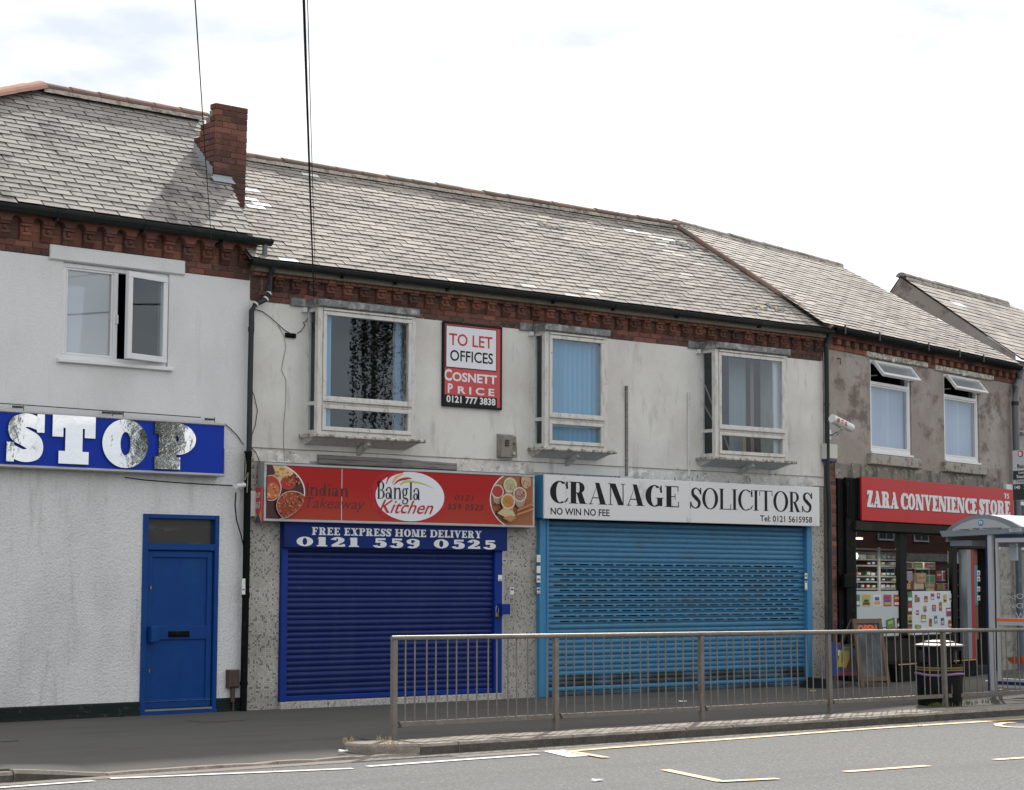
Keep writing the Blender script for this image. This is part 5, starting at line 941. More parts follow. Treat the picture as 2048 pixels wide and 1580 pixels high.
food('spice_picture', (1044, 1001), (61, 58), fc['wood'], [
    ('s', 994, 1015, (0.09, 0.10), [fc['anise'], fc['wood'], fc['anise']], 40, 0.016), *bowl(994, 983, 0.115, fc['chilli']), *bowl(1019, 970, 0.125, fc['cardamom']), ('s', 1019, 970, (0.09, 0.075), [fc['cardamom'], fc['bay'], fc['shade']], 26, 0.014),
    ('d', 1050, 962, (0.09, 0.11), fc['seed2']), ('s', 1052, 962, (0.08, 0.10), [fc['seed'], fc['seed2']], 30, 0.01), *bowl(1037, 989, 0.125, fc['seed']), ('s', 1037, 989, (0.09, 0.075), [fc['seed'], fc['seed2'], fc['rim']], 50, 0.009),
    *bowl(1012, 1003, 0.13, fc['turmeric']), ('s', 1012, 1003, (0.09, 0.08), [fc['turmeric'], fc['bread2']], 30, 0.012),
    ('q', 1045, 1015, 1.0, fc['bread2'], [(-0.14, -0.06), (0.16, 0.05), (0.16, 0.075), (-0.14, -0.03)]), ('q', 1045, 1022, 1.0, fc['chilli'], [(-0.14, -0.06), (0.16, 0.05), (0.16, 0.07), (-0.14, -0.035)]), ('q', 1046, 1028, 1.0, fc['bread2'], [(-0.16, -0.03), (0.14, 0.06), (0.14, 0.09), (-0.16, 0.0)]),
    ('q', 1010, 1030, 1.0, fc['bay'], [(-0.19, 0.02), (-0.08, 0.09), (0.10, 0.06), (0.15, -0.01), (-0.02, -0.04)]), ('q', 1014, 1037, 1.0, fc['bread2'], [(-0.13, 0.0), (0.0, 0.045), (0.13, 0.02), (0.02, -0.05)])])
# logo
lc = sg(818, 993); lr = (abs(sg(886, 993)[0]-lc[0]), (sg(818, 944)[1]-sg(818, 1044)[1])/2)
mb = MB(); y = yf-0.0015
for k_ in range(230):       # brushed red rim
    a_ = R_(random.uniform(95, 340)); q_ = random.uniform(0.97, 1.13); L_ = random.uniform(0.06, 0.22); wdt = random.uniform(0.008, 0.020); y -= 0.00001
    P = [clip([(lc[0]+lr[0]*(q_+e)*math.cos(a_+L_*j/4), lc[1]+lr[1]*(q_+e)*math.sin(a_+L_*j/4)) for e, j in ((0, 0), (0, 1), (0, 2), (0, 3), (0, 4), (wdt*1.4, 4), (wdt*2, 3), (wdt*2, 2), (wdt*2, 1), (wdt, 0))], RECT)][0]
    if len(P) > 2: mb.quad([(p[0], y, p[1]) for p in P])
mb.build('logo_brush_rim', M['cherry'], ts, kind='stuff')
flat(clip(disc(lc[0]+0.02, lc[1], lr[0], lr[1]*0.99, 40), RECT), yf-0.0045, M['board_white'], ts, 'logo_oval')
def brush(pts, mt, y):
    mb = MB()
    for k, p in enumerate(ribbon([(*sg(a, b), w_) for a, b, w_ in pts], 6)): mb.quad([(q[0], y-0.0001*(k % 3), q[1]) for q in p])
    mb.build('logo_stroke', mt, ts)
brush([(772, 968, 0.012), (777, 955, 0.028), (790, 947, 0.035), (806, 945, 0.01)], M['cherry'], yf-0.006); brush([(784, 966, 0.02), (792, 955, 0.035), (806, 948, 0.012)], M['amber'], yf-0.0065); brush([(786, 970, 0.010), (797, 961, 0.030), (812, 957, 0.035), (823, 957, 0.008)], M['cherry'], yf-0.007); brush([(800, 969, 0.02), (812, 963, 0.03), (835, 965, 0.022), (852, 970, 0.012), (867, 977, 0.004)], M['lime'], yf-0.0075)
a = FM.u(754, 978, yf); b = FM.u(840, 985, yf); serif('Bangla', a, b, FM.z(797, 1000, yf)+0.01, FM.z(797, 963, yf)-0.005, yf-0.009, M['ink'], ts, 0.115, 0.035, 0.055, 0.028, gap=0.05)
sans('Kitchen', FM.u(757, 1010, yf), FM.u(866, 1015, yf), FM.z(812, 1027, yf), FM.z(812, 1001, yf), yf-0.010, M['cherry'], ts, bold=0.004, shear=0.45)
serif('Indian', FM.u(611, 980, yf), FM.u(697, 980, yf), FM.z(650, 992, yf), FM.z(650, 967, yf), yf-0.0015, M['brnink'], ts, 0.13, 0.05, 0.07, 0.04, gap=0.07)
sans('Takeaway', FM.u(611, 1010, yf), FM.u(730, 1010, yf), FM.z(670, 1024, yf), FM.z(670, 996, yf), yf-0.0015, M['bredink'], ts, bold=0.0, shear=0.28)
sans('0121', FM.u(910, 995, yf), FM.u(948, 995, yf), FM.z(930, 1001, yf), FM.z(930, 990, yf), yf-0.0015, M['brnink'], ts, bold=0.012, shear=0.2, space=1.15); sans('559 0525', FM.u(895, 1012, yf), FM.u(967, 1015, yf), FM.z(930, 1020, yf), FM.z(930, 1008, yf), yf-0.0015, M['brnink'], ts, bold=0.012, shear=0.2, space=1.15)
# ---- sky blue shutter
sB = link('roller_shutter', None, MBd, label='wide sky blue roller shutter with rows of slots')
wB = 10.665-5.125; top_ = slat_mesh(wB, mt='lblue'); soot_ = slat_mesh(wB, mt='soot')
hA = [(0.165+i*0.247, 0.165+i*0.247+0.185) for i in range(22) if 0.165+i*0.247+0.185 < wB-0.1]; hB = [(0.288+i*0.247, 0.288+i*0.247+0.185) for i in range(21) if 0.288+i*0.247+0.185 < wB-0.1]
pA, pB = slat_mesh(wB, hA, mt='lblue'), slat_mesh(wB, hB, mt='lblue')
nS = 33; z = 0.06
for i in range(nS):
    k_ = i-13; me = top_
    if 0 <= k_ < 12: me = pB if k_ % 2 == 0 else pA
    if i in (1, 2): me = soot_
    link('slat', me, sB, (5.125, 0.02+random.uniform(-0.002, 0.002), z)).rotation_euler = (R_(random.uniform(-3, 3)), 0, 0); z += 0.0757
mb = MB(); mb.bev(5.125, 10.665, -0.015, 0.03, 0.0, 0.058, 0.008); mb.build('bottom_bar', M['soot'], sB)
mb = MB(); mb.bev(4.965, 5.12, -0.07, 0.06, 0.0, 2.575, 0.008); mb.box(5.085, 5.12, -0.085, -0.07, 0.0, 2.575); mb.build('guide_rail', M['lblue_frame'], sB); mb = MB(); mb.bev(10.668, 10.79, -0.07, 0.06, 0.03, 2.575, 0.008); mb.build('guide_rail', M['lblue_frame'], sB)
roombox(5.0, 10.7, 0.06, 1.6, 0.0, 2.9).build('shop_interior', M['room_dark'], sB)
for b_ in ((5.35, 5.42, 0.30, 0.36, 0.4, 2.3), (6.9, 7.0, 0.4, 0.45, 0.4, 2.3), (8.0, 10.4, 0.7, 0.72, 1.0, 1.5)): mb = MB(); mb.box(*b_); mb.build('inner_frame', M['fascia'], sB)
cs_ = onframe('shop_sign', 'white Cranage Solicitors sign with black serif letters over the sky blue shutter', 'sign', FM, 0, 0, 0)
kx0, kx1, kz0, kz1 = 4.905, 10.795, 2.572, 3.21; yk = -0.235
mb = MB(); mb.bev(kx0, kx1, yk, yk+0.03, kz0, kz1, 0.006); mb.build('face', M['sign_white'], cs_)
mb = MB(); mb.box(kx0+0.003, kx1-0.004, yk+0.031, -0.003, kz0+0.01, kz1-0.004); mb.build('casing', M['lblue_frame'], cs_)
for xx in (7.84,): mb = MB(); mb.box(xx-0.002, xx+0.002, yk-0.0015, yk-0.0002, kz0+0.01, kz1-0.01); mb.build('panel_joint', M['alu'], cs_)
serif('CRANAGE', FM.u(1100, 985, yk), FM.u(1358, 995, yk), FM.z(1228, 1010, yk), FM.z(1228, 967, yk), yk-0.001, M['ink'], cs_, 0.245, 0.045, 0.085, 0.03, gap=0.05)
serif('SOLICITORS', FM.u(1380, 995, yk), FM.u(1624, 1000, yk), FM.z(1502, 1021, yk), FM.z(1502, 980, yk), yk-0.001, M['ink'], cs_, 0.15, 0.04, 0.075, 0.028, gap=0.045)
sans('NO WIN NO FEE', FM.u(1101, 1022, yk), FM.u(1219, 1025, yk), FM.z(1160, 1031, yk), FM.z(1160, 1017, yk), yk-0.001, M['ink'], cs_, bold=0.018); sans('Tel: 0121 5615958', FM.u(1520, 1037, yk), FM.u(1624, 1040, yk), FM.z(1572, 1044.5, yk), FM.z(1572, 1032, yk), yk-0.001, M['ink'], cs_, bold=0.018)
# ---- to let board
tb = onframe('estate_agent_board', 'red and white TO LET board fixed to the cream wall between two bay windows', 'board', FM, 0, 0, 0)
bx0, bx1, bz0, bz1 = 3.195, 4.262, 4.118, 5.318; yb = -0.045
mb = MB(); mb.box(bx0+0.02, bx1-0.02, yb+0.006, -0.004, bz0+0.02, bz1-0.02); mb.build('panel', M['red_board'], tb); mb = MB(); bars(mb, bx0, bx1, bz0, bz1, 0.028, yb-0.008, -0.003); mb.build('frame', M['ink'], tb)
ix0, ix1 = FM.u(893, 700, yb), FM.u(992, 705, yb); iz1, iz0 = FM.z(940, 656, yb), FM.z(940, 737, yb)
mb = MB(); mb.box(ix0-0.012, ix1+0.012, yb+0.002, yb+0.006, iz0-0.012, iz1+0.012); mb.build('inner_edge', M['ink'], tb); mb = MB(); mb.box(ix0, ix1, yb-0.001, yb+0.002, iz0, iz1); mb.build('inner_panel', M['board_white'], tb)
sans('TO LET', FM.u(898, 680, yb), FM.u(985, 684, yb), FM.z(942, 694, yb), FM.z(942, 670, yb), yb-0.002, M['redink'], tb, bold=0.014); sans('OFFICES', FM.u(900, 712, yb), FM.u(986, 716, yb), FM.z(942, 725, yb), FM.z(942, 703, yb), yb-0.002, M['ink'], tb, bold=0.014)
a, b = FM.u(889, 750, yb), FM.u(904, 750, yb); z0_, z1_ = FM.z(942, 765, yb), FM.z(942, 742, yb)
sans('C', a, b, z0_, z1_, yb+0.0045, M['whiteink'], tb, bold=0.03); sans('OSNETT', FM.u(905, 752, yb), FM.u(994, 757, yb), z0_-0.0, z0_+(z1_-z0_)*0.80, yb+0.0045, M['whiteink'], tb, bold=0.03)
sans('P', FM.u(896, 778, yb), FM.u(906, 778, yb), FM.z(942, 789, yb), FM.z(942, 770, yb), yb+0.0045, M['whiteink'], tb, bold=0.03); sans('R I C E', FM.u(916, 778, yb), FM.u(989, 782, yb), FM.z(942, 789, yb), FM.z(942, 774, yb), yb+0.0045, M['whiteink'], tb, bold=0.03)
mb = MB(); mb.box(FM.u(889, 797, yb), FM.u(994, 802, yb), yb+0.001, yb+0.005, FM.z(942, 812, yb), FM.z(942, 789.5, yb)-0.02); mb.build('number_strip', M['ink'], tb)
sans('0121 777 3838', FM.u(893, 796, yb), FM.u(991, 800, yb), FM.z(942, 808, yb), FM.z(942, 792, yb)-0.012, yb-0.0005, M['whiteink'], tb, bold=0.03)
# ---- small things on the middle wall
t_ = onframe('timber_board', 'old grey timber board above the red takeaway sign', 'board', FM, 0, 0, 0)
for zz, zz2, xx in ((3.222, 3.285, 3.455), (3.287, 3.345, 2.5)): mb = MB(); mb.bev(1.12, xx, -0.05, -0.003, zz, zz2, 0.008); mb.build('plank', M['timber'], t_)
mb = MB(); mb.hexa([(2.502, -0.046, 3.287), (3.452, -0.046, 3.287), (3.452, -0.003, 3.287), (2.502, -0.003, 3.287), (2.502, -0.03, 3.34), (3.452, -0.04, 3.318), (3.452, -0.003, 3.318), (2.502, -0.003, 3.34)]); mb.build('plank', M['timber'], t_, label='split and rotten length of plank')
for (xx, za, zb, lab) in ((6.722, 3.265, 4.63, 'bare vertical batten on the cream wall to the right of the narrow bay window'), (8.035, 3.29, 4.61, 'white painted vertical batten on the wall just left of the right hand bay window')):
    mb = MB(); mb.bev(xx-0.022, xx+0.022, -0.03, -0.002, za, zb, 0.005); tag(mb.build('batten', M['timber'] if xx < 7 else M['wood_white']), lab, 'batten', 'battens on the cream wall').location = FM.O
t_ = onframe('alarm_box', 'weathered grey alarm box lettered TEC below the TO LET board', 'alarm box', FM, 0, 0, 0)
mb = MB(); mb.hexa([(4.20, -0.11, 3.44), (4.50, -0.11, 3.44), (4.50, -0.003, 3.44), (4.20, -0.003, 3.44), (4.235, -0.13, 3.74), (4.46, -0.13, 3.74), (4.49, -0.003, 3.775), (4.20, -0.003, 3.775)]); mb.build('cover', M['greybox'], t_)
for i in range(4): mb = MB(); mb.box(4.255, 4.33, -0.137, -0.125, 3.60+i*0.025, 3.61+i*0.025); mb.build('vent_slot', M['ink'], t_)
for c_, zz, mt_ in (('T', 3.675, 'redink'), ('E', 3.61, 'ink'), ('C', 3.545, 'ink')): sans(c_, 4.40, 4.438, zz, zz+0.045, -0.138, M[mt_], t_, bold=0.01)
mb = MB(); mb.lathe([(0.0, 0), (0.02, 0.0), (0.022, 0.02), (0.0, 0.035)], (4.42, -0.13, 3.48), 10); mb.build('knob', M['creambox'], t_)
t_ = onframe('junction_box', 'small black cable junction box hanging on the cream wall near the downpipe', 'junction box', FM, 0, 0, 0)
mb = MB(); mb.bev(0.58, 0.74, -0.04, -0.005, 4.88, 4.94, 0.008); mb.bev(0.60, 0.72, -0.05, -0.041, 4.895, 4.925, 0.004); mb.build('box', M['black'], t_)
W = FM.w
cable('cable', 'black cable arching from the downpipe to the junction box', [W(*FM.at(p, q, -0.015)) for p, q in ((502, 622), (512, 619), (525, 623), (540, 634), (558, 650), (570, 661), (581, 667))], 0.005)
cable('cable', 'black cable looping from the junction box up to the widest bay window', [W(*FM.at(p, q, -0.015)) for p, q in ((594, 667), (603, 661), (610, 650), (606, 645), (612, 643), (618, 630), (622, 615), (625, 600))], 0.005)
cable('cable', 'thin black cable wandering down the wall beside the downpipe', [W(*FM.at(p, q, -0.01)) for p, q in ((508, 618), (508, 660), (504, 700), (502, 740), (498, 765), (508, 790), (515, 820), (511, 850), (504, 870), (503, 895), (512, 905), (520, 925))], 0.0045)
cable('cable', 'pale wire hanging in a wavy line below the junction box', [W(*FM.at(p, q, -0.008)) for p, q in ((556, 650), (568, 672), (572, 695), (565, 725), (563, 740), (572, 760), (572, 800), (568, 840), (567, 890), (569, 922))], 0.0035, 'greybox')
cable('cable', 'bunch of grey cable hanging beside the pipe above the takeaway corner', [W(*FM.at(p, q, -0.15)) for p, q in ((488, 905), (492, 930), (490, 960), (496, 945), (494, 985))], 0.007, 'greybox')
cable('cable', 'loose black cable beside the lower downpipe, above the meter box', [W(*FM.at(p, q, -0.10)) for p, q in ((472, 985), (470, 1010), (473, 1040), (482, 1070), (488, 1095), (496, 1120))], 0.009)
cable('cable', 'black cable running down the mosaic just right of the lower downpipe', [W(*FM.at(p, q, -0.05)) for p, q in ((489, 1195), (492, 1230), (491, 1300), (491, 1340), (487, 1365))], 0.006)
t_ = onframe('projecting_sign', 'red and white JUST EAT sign sticking out at the left end of the takeaway sign', 'sign', FM, 0, 0, 0)
mb = MB(); mb.box(0.06, 0.165, -0.03, 0.0, 2.50, 2.83); mb.build('bracket_plate', M['upvc'], t_)
jy0, jy1, jx = -0.17, -0.02, 0.150; mb = MB(); mb.box(jx, jx+0.02, jy0, jy1, 2.42, 2.87); mb.build('panel', M['red_board'], t_)
for poly, mt_ in (([(0, 0), (0.15, 0), (0.09, 0.11)], 'p_blue'), ([(0.15, 0.0), (0.15, 0.16), (0.10, 0.09)], 'amber'), ([(0, 0.0), (0.06, 0.09), (0, 0.13)], 'lime')):
    mb = MB(); yy_ = jx-0.002-0.0005*len(mt_); mb.quad([(yy_, jy1-a_, 2.425+b_) for a_, b_ in poly]); mb.build('print', M[mt_], t_)
for tx, zz in (('JUST', 2.72), ('EAT', 2.60)):
    o = sans(tx, 0, 0.115, 0, 0.085, 0, M['whiteink'], t_, bold=0.03); o.rotation_euler = (0, 0, -math.pi/2); o.location = (jx-0.004, jy1-0.018, zz)
def sticker(F, px, py, w_, h_, y, lab, cols, group='stickers on the shop fronts'):
    q = F.at(px, py, y); t_ = onframe('sticker', lab, 'sticker', F, 0, 0, 0, group); mb = MB(); mb.box(q.x-w_/2, q.x+w_/2, y-0.003, y-0.0005, q.z-h_/2, q.z+h_/2); mb.build('label', M['paper'], t_)
    for k, (c, a, b) in enumerate(cols): mb = MB(); mb.box(q.x-w_*0.38, q.x+w_*0.38, y-0.0042, y-0.0032, q.z-h_/2+h_*a, q.z-h_/2+h_*b); mb.build('print', M[c], t_)
sticker(FM, 487, 1165, 0.05, 0.10, -0.148, 'plain pale sticker on the black downpipe, the upper of two', [('p_white', .2, .8)]); sticker(FM, 487, 1181, 0.05, 0.10, -0.148, 'white sticker with a lilac band on the black downpipe, the lower of two', [('p_lilac', .5, .75)])
sticker(FM, 1009, 1122, 0.07, 0.08, -0.047, 'yellow and blue sticker at the top of the dark blue shutter rail', [('p_yellow', .02, .35), ('p_blue', .4, .7), ('p_yellow', .75, .98)]); sticker(FM, 1000, 1156, 0.07, 0.085, -0.047, 'white sticker with a red foot on the dark blue shutter rail', [('p_red', .08, .25)]); sticker(FM, 1024, 1182, 0.07, 0.10, 0.008, 'white sticker with a blue band on the mosaic beside the padlock', [('p_blue', .6, .85)])
sticker(FM, 1077, 1117, 0.07, 0.105, -0.072, 'topmost sticker, pale with small print, on the left sky blue guide rail', [('p_white', .2, .8)]); sticker(FM, 1077, 1139, 0.07, 0.105, -0.072, 'second sticker down, plain white, on the left sky blue guide rail', [('p_white', .1, .4)]); sticker(FM, 1077, 1158, 0.07, 0.10, -0.072, 'third sticker down, faded grey, on the left sky blue guide rail', [('greybox', .3, .6)]); sticker(FM, 1077, 1181, 0.06, 0.085, -0.072, 'lowest sticker, with a blue spot, on the left sky blue guide rail', [('p_blue', .45, .85), ('p_red', .15, .25)])
sticker(FM, 1612, 1152, 0.06, 0.09, -0.072, 'pale green upper sticker on the right sky blue guide rail', [('greybox', .3, .7)]); sticker(FM, 1612, 1171, 0.06, 0.15, -0.072, 'tall white sticker with a blue top on the right sky blue guide rail', [('p_blue', .8, .95), ('p_red', .03, .12)])
# ---- overhead wires
def wire(lab, A, px, py, Y, r):
    Bp = wp(px, py, Y); mb = MB(); pts = []
    for i in range(15): t = i/14; p = A.lerp(Bp, t); p.z -= 0.35*math.sin(math.pi*t)*0.15; pts.append(p)
    mb.tube(pts, r, 6); return tag(mb.build('overhead_wire', M['black']), lab, 'wire', 'overhead wires across the street')
wire('single thin wire coming down to the eaves of the left building', FL.w(*FL.at(426, 520, -0.03)), 385, -80, 9.0, 0.004)
wire('thicker black wire coming down to the widest bay window', FM.w(*FM.at(628, 594, -0.12)), 605, -80, 9.0, 0.0085)
wire('thin pale wire beside the thicker one above the widest bay window', FM.w(*FM.at(632, 596, -0.12)), 613, -80, 9.0, 0.003)
# ================================================================== grey brown building with the convenience store
GB = onframe('terraced_building', 'grey brown rendered building over the convenience store, with two open top windows', 'building', FG, 0, 0, 0)
GU = 7.85
def gwin(px0, px1, pyt, pyb, py): return (FG.u(px0, py), FG.u(px1, py), FG.z((px0+px1)/2, pyb), FG.z((px0+px1)/2, pyt))
w1 = (1.66, 3.20, 3.90, 5.525); w2 = (4.52, 6.0, 3.90, 5.515)
uG = lambda px: FG.u(px, 1150)
fr0, fr1 = 0.30, 7.35; shop = (uG(1684), 6.75, 0.0, 3.45)
wallmesh(0.03, GU, 3.6, 5.55, [w1, w2], 0.2).build('wall', M['taupe'], GB)
mb = MB(); mb.quad([(6.75, 0, 0), (GU, 0, 0), (GU, 0, 3.6), (6.75, 0, 3.6)]); mb.build('side_wall', M['concrete'], GB)
mb = MB(); mb.box(0.03, GU, 0.008, 0.2, 5.55, 5.98); mb.quad([(GU, 0, 0), (GU, 5, 0), (GU, 5, 5.9), (GU, 0, 5.9)]); mb.build('backing_wall', M['mortar'], GB)
cor = MB(); cor.box(0.06, GU, 0.006, 0.1, 5.54, 5.95); cor = cor.build('cornice', M['mortar'], GB)
x = 0.06
while x < GU-0.05: w_ = min(0.33, GU-x); brick(cor, x, 5.553, w_, 0.085, mt='orange_brick', pr=0.01); x += 0.33
x = 0.06
while x < GU-0.05: w_ = min(0.33, GU-x); brick(cor, x, 5.745, w_, 0.085, mt='brick', pr=0.07, dep=0.15); x += 0.33
x = -0.05
while x < GU-0.2:
    if x > 0.0: brick(cor, x+0.11, 5.643, 0.15, 0.098, mt='orange_brick', pr=0.075, dep=0.15)
    brick(cor, max(x, 0.03)+0.0, 5.643, 0.30, 0.098, mt='brick', pr=-0.012); x += 0.305
def gw(W, lab, bx):
    x0, x1, z0, z1 = W; B = link('window', None, GB, label=lab); zt = z1-0.40
    mb = MB(); bars(mb, x0+0.003, x1-0.003, z0+0.02, z1-0.003, 0.07, 0.02, 0.09); mb.bev(x0+0.07, x1-0.07, 0.022, 0.09, zt-0.04, zt+0.02, 0.006); mb.bev(x0-0.0, x1+0.03, -0.03, 0.09, z0-0.02, z0+0.018, 0.006); mb.build('frame', M['upvc'], B)
    mb = MB(); bars(mb, x0+0.075, x1-0.075, z0+0.092, zt-0.042, 0.03, 0.03, 0.06); mb.quad([(x0+0.1, 0.05, z0+0.11), (x1-0.1, 0.05, z0+0.11), (x1-0.1, 0.05, zt-0.06), (x0+0.1, 0.05, zt-0.06)], 1); mb.build('fixed_pane', [M['upvc'], M['glass']], B)
    hh = z1-0.065-zt-0.02; mb = MB(); bars(mb, 0, x1-x0-0.13, -hh-0.02, 0, 0.055, -0.055, 0.0); mb.quad([(0.05, -0.03, -hh+0.03), (x1-x0-0.18, -0.03, -hh+0.03), (x1-x0-0.18, -0.03, -0.05), (0.05, -0.03, -0.05)], 1)
    o = mb.build('top_light', [M['upvc'], M['glass_haze']], B, loc=(x0+0.065, 0.0, z1-0.05)); o.rotation_euler = (-R_(38), 0, 0)
    mb = MB()
    for xx in (x0+0.075, x1-0.08): mb.box(xx, xx+0.01, -0.10, 0.02, z1-0.30, z1-0.285)
    mb.build('stay', M['steel'], B)
    mb = MB(); n_ = 26; 
    for i in range(n_):
        a = x0+0.06+(x1-x0-0.12)*i/n_; b = x0+0.06+(x1-x0-0.12)*(i+1)/n_; ya = 0.17+0.05*math.sin(i*1.9); yb_ = 0.17+0.05*math.sin((i+1)*1.9); mb.quad([(a, ya, z0+0.02), (b, yb_, z0+0.02), (b, yb_, zt-0.02), (a, ya, zt-0.02)])
    mb.build('net_curtain', M['curtain'], B, smooth=True)
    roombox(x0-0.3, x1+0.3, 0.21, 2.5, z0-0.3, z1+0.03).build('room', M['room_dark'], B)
    mb = MB(); mb.bev(x0-0.16, x1+0.22, -0.09, 0.02, z0-0.21, z0-0.035, 0.014); mb.build('stone_sill', M['concrete'], B)
    mb = MB(); mb.bev(x0-0.19+(bx), x1+0.62, -0.045, 0.02, z1+0.02, z1+0.115, 0.012); mb.build('timber_lintel', M['peeling'], B)
    mb = MB(); mb.bev((x0+x1)/2-0.05, (x0+x1)/2+0.05, -0.07, -0.046, z1+0.0, z1+0.07, 0.01); mb.build('lamp_stub', M['creambox'], B)
gw(w1, 'left window of the grey building, top light tilted open over a net curtain', 0.03); gw(w2, 'right window of the grey building, top light tilted open over a net curtain', -0.2)
# roof
pG, zeG, yeG = 35, 5.895, -0.25; tG = R_(pG); SG = (FG.onroof(1505, 487, zeG, pG, yeG).y-yeG)/math.cos(tG)
def PG(x, s, n=0): return (x, yeG+s*math.cos(tG)-n*math.sin(tG), zeG+s*math.sin(tG)+n*math.cos(tG))
gA, gB, gC, gD = FG.onroof(1655, 654, zeG, pG, yeG).x, FG.onroof(1352, 450, zeG, pG, yeG).x, FG.onroof(2040, 730, zeG, pG, yeG).x, FG.onroof(1665, 524, zeG, pG, yeG).x
lG = lambda s: gA+(gB-gA)*s/SG; vG = lambda s: gC+(gD-gC)*s/SG
mb = MB(); mb.quad([PG(lG(0)+0.01, -0.02), PG(vG(0), -0.02), PG(vG(SG), SG), PG(lG(SG), SG)]); mb.quad([PG(lG(SG), SG), PG(vG(SG), SG), (gD+0.4, 5.0, 5.9), (gB, 5.0, 5.9)]); mb.quad([PG(vG(0), -0.02), (7.2, 3.0, 5.95), (gD+0.4, 5.0, 5.95), PG(vG(SG), SG)])
roofG = mb.build('roof', M['felt'], GB)
sg_ = [(1880, 640, 2)]+[(a, b, 1) for a, b in ((1895, 655), (1905, 658), (1888, 652))]
slate_roof(FG, roofG, pG, zeG, yeG, int(SG/0.118)+1, lG, vG, 0.42, 0.118, [M['slate'], M['slate_dark'], M['slate_new'], M['slate_pale']], sg_, 300, 9, smax=SG)
ridge(roofG, PG(lG(SG), SG, 0.02), PG(vG(SG)+0.05, SG, 0.02), 0.6, 0.07, M['slate_grey'], name='ridge_tile')
gutter(GB, 0.05, GU+0.0-0.35, 5.88, -0.18, 0.085, mats=M['black'], clips=[])
for a, b in ((1690, 666), (1759, 676), (1857, 696), (1919, 711), (1967, 722)): q = FG.at(a, b, -0.27); mb = MB(); mb.box(q.x-0.015, q.x+0.015, -0.285, -0.265, 5.80, 5.94); mb.build('gutter_bracket', M['brownbox'], GB)
gx_ = 7.45
downpipe(GB, [(gx_+0.15, -0.18, 5.86), (gx_+0.15, -0.14, 5.76), (gx_+0.15, -0.12, 5.62), (gx_-0.02, -0.12, 5.47), (gx_-0.05, -0.12, 5.2), (gx_-0.02, -0.12, 0)], 0.065, 'pipe_grey', collars=[((gx_-0.05, -0.12, 5.15), 0.07)], cm='pipe')
# brick pier, fascia band, shop front
mb = MB(); pier = mb.box(0.10, 0.40, 0.0, 0.2, 0, 3.66).build('brick_pier', M['mortar'], GB)
z = 0.0; r_ = 0
while z < 3.62: brick(pier, 0.10, z, 0.30, 0.078, y=0.0, mt='orange_brick' if r_ % 3 else 'brick'); z += 0.078; r_ += 1
mb = MB(); k = 22
for i in range(k):
    x0 = 0.34+i*(7.0-0.34)/k; x1 = x0+(7.0-0.34)/k; zz = 3.66+random.uniform(-0.02, 0.03); mb.hexa([(x0, -0.03, 3.40), (x1, -0.03, 3.40), (x1, 0.0, 3.40), (x0, 0.0, 3.40), (x0, -0.02, zz), (x1, -0.02, zz+random.uniform(-.01, .01)), (x1, 0, zz), (x0, 0, zz)])
mb.build('fascia_render', mat('mottled_dark_cement_band', (0.20, 0.185, 0.16), 0.9, stains=[((0.07, 0.068, 0.062), 4, 0.48, 0.6, 0.8, (1, 1, 0.7)), ((0.42, 0.39, 0.31), 7, 0.56, 0.66, 0.7, (1, 1, 1.4))], grain=0.15, bump=[(18, 0.8, 0.02)]), GB)
SF = link('shop_front', None, GB, label='black framed shop front of the convenience store')
wa, wb, wc, wd_, we, wf = uG(1712), uG(1799), uG(1813), uG(1904), uG(1914), 6.55
zt, zb = 2.52, 0.74
mb = MB(); mb.box(0.42, 0.60, -0.03, 0.1, 0, 3.40); mb.box(0.62, 0.88, -0.07, 0.1, 0, 3.42); mb.box(0.90, wa-0.07, -0.02, 0.1, 0, 2.60); mb.build('pilaster', M['black'], SF)
for i in range(5): mb = MB(); mb.box(0.63+i*0.05, 0.665+i*0.05, -0.085, -0.071, 2.75, 3.38); mb.build('ribbed_strip', M['black'], SF)
mb = MB(); mb.box(0.88, 7.15, -0.06, 0.1, zt+0.06, 3.42); mb.build('header', M['black'], SF); mb = MB(); mb.bev(0.88, 7.1, -0.12, -0.061, zt+0.02, 2.70, 0.01); mb.build('shutter_box_edge', M['shopdk2'], SF)
mb = MB(); mb.bev(wa-0.07, wa, -0.01, 0.07, 0, zt+0.06, 0.005); mb.bev(wb, wc, -0.01, 0.07, zb, zt+0.06, 0.005); mb.bev(wd_, we, -0.01, 0.07, 0, zt+0.06, 0.005); mb.bev(wf, wf+0.2, -0.01, 0.07, 0, zt+0.06, 0.005); mb.bev(wa, wb, -0.008, 0.07, zt, zt+0.06, 0.004); mb.bev(wc, wd_, -0.008, 0.07, zt, zt+0.06, 0.004); mb.bev(we, wf, -0.008, 0.07, 2.30, zt+0.06, 0.004)
mb.bev(wa, wb, -0.02, 0.07, zb-0.05, zb, 0.005); mb.bev(wc, wd_, -0.02, 0.07, zb-0.05, zb, 0.005); mb.build('frame', M['shopdark'], SF)
mb = MB(); mb.box(wa-0.0, we, 0.0, 0.1, 0.0, zb-0.052); mb.build('stall_riser', M['shopdk2'], SF)
for (a, b) in ((wa, wb), (wc, wd_)): mb = MB(); mb.quad([(a, 0.03, zb), (b, 0.03, zb), (b, 0.03, zt), (a, 0.03, zt)]); mb.build('pane', M['glass_dark'], SF)
roombox(wa-0.1, wf+0.25, 0.10, 4.2, 0.0, 2.75).build('shop_interior', M['shopwall'], SF)
mb = MB(); mb.box(0.55, 0.62, -0.02, 0.01, 1.30, 1.36) if False else None
q0 = FG.at(1697, 1158, -0.08); mb.bev(q0.x-0.28, q0.x+0.05, -0.16, -0.09, 1.58, 1.80, 0.01); mb.build('black_lock_box', M['black'], SF)
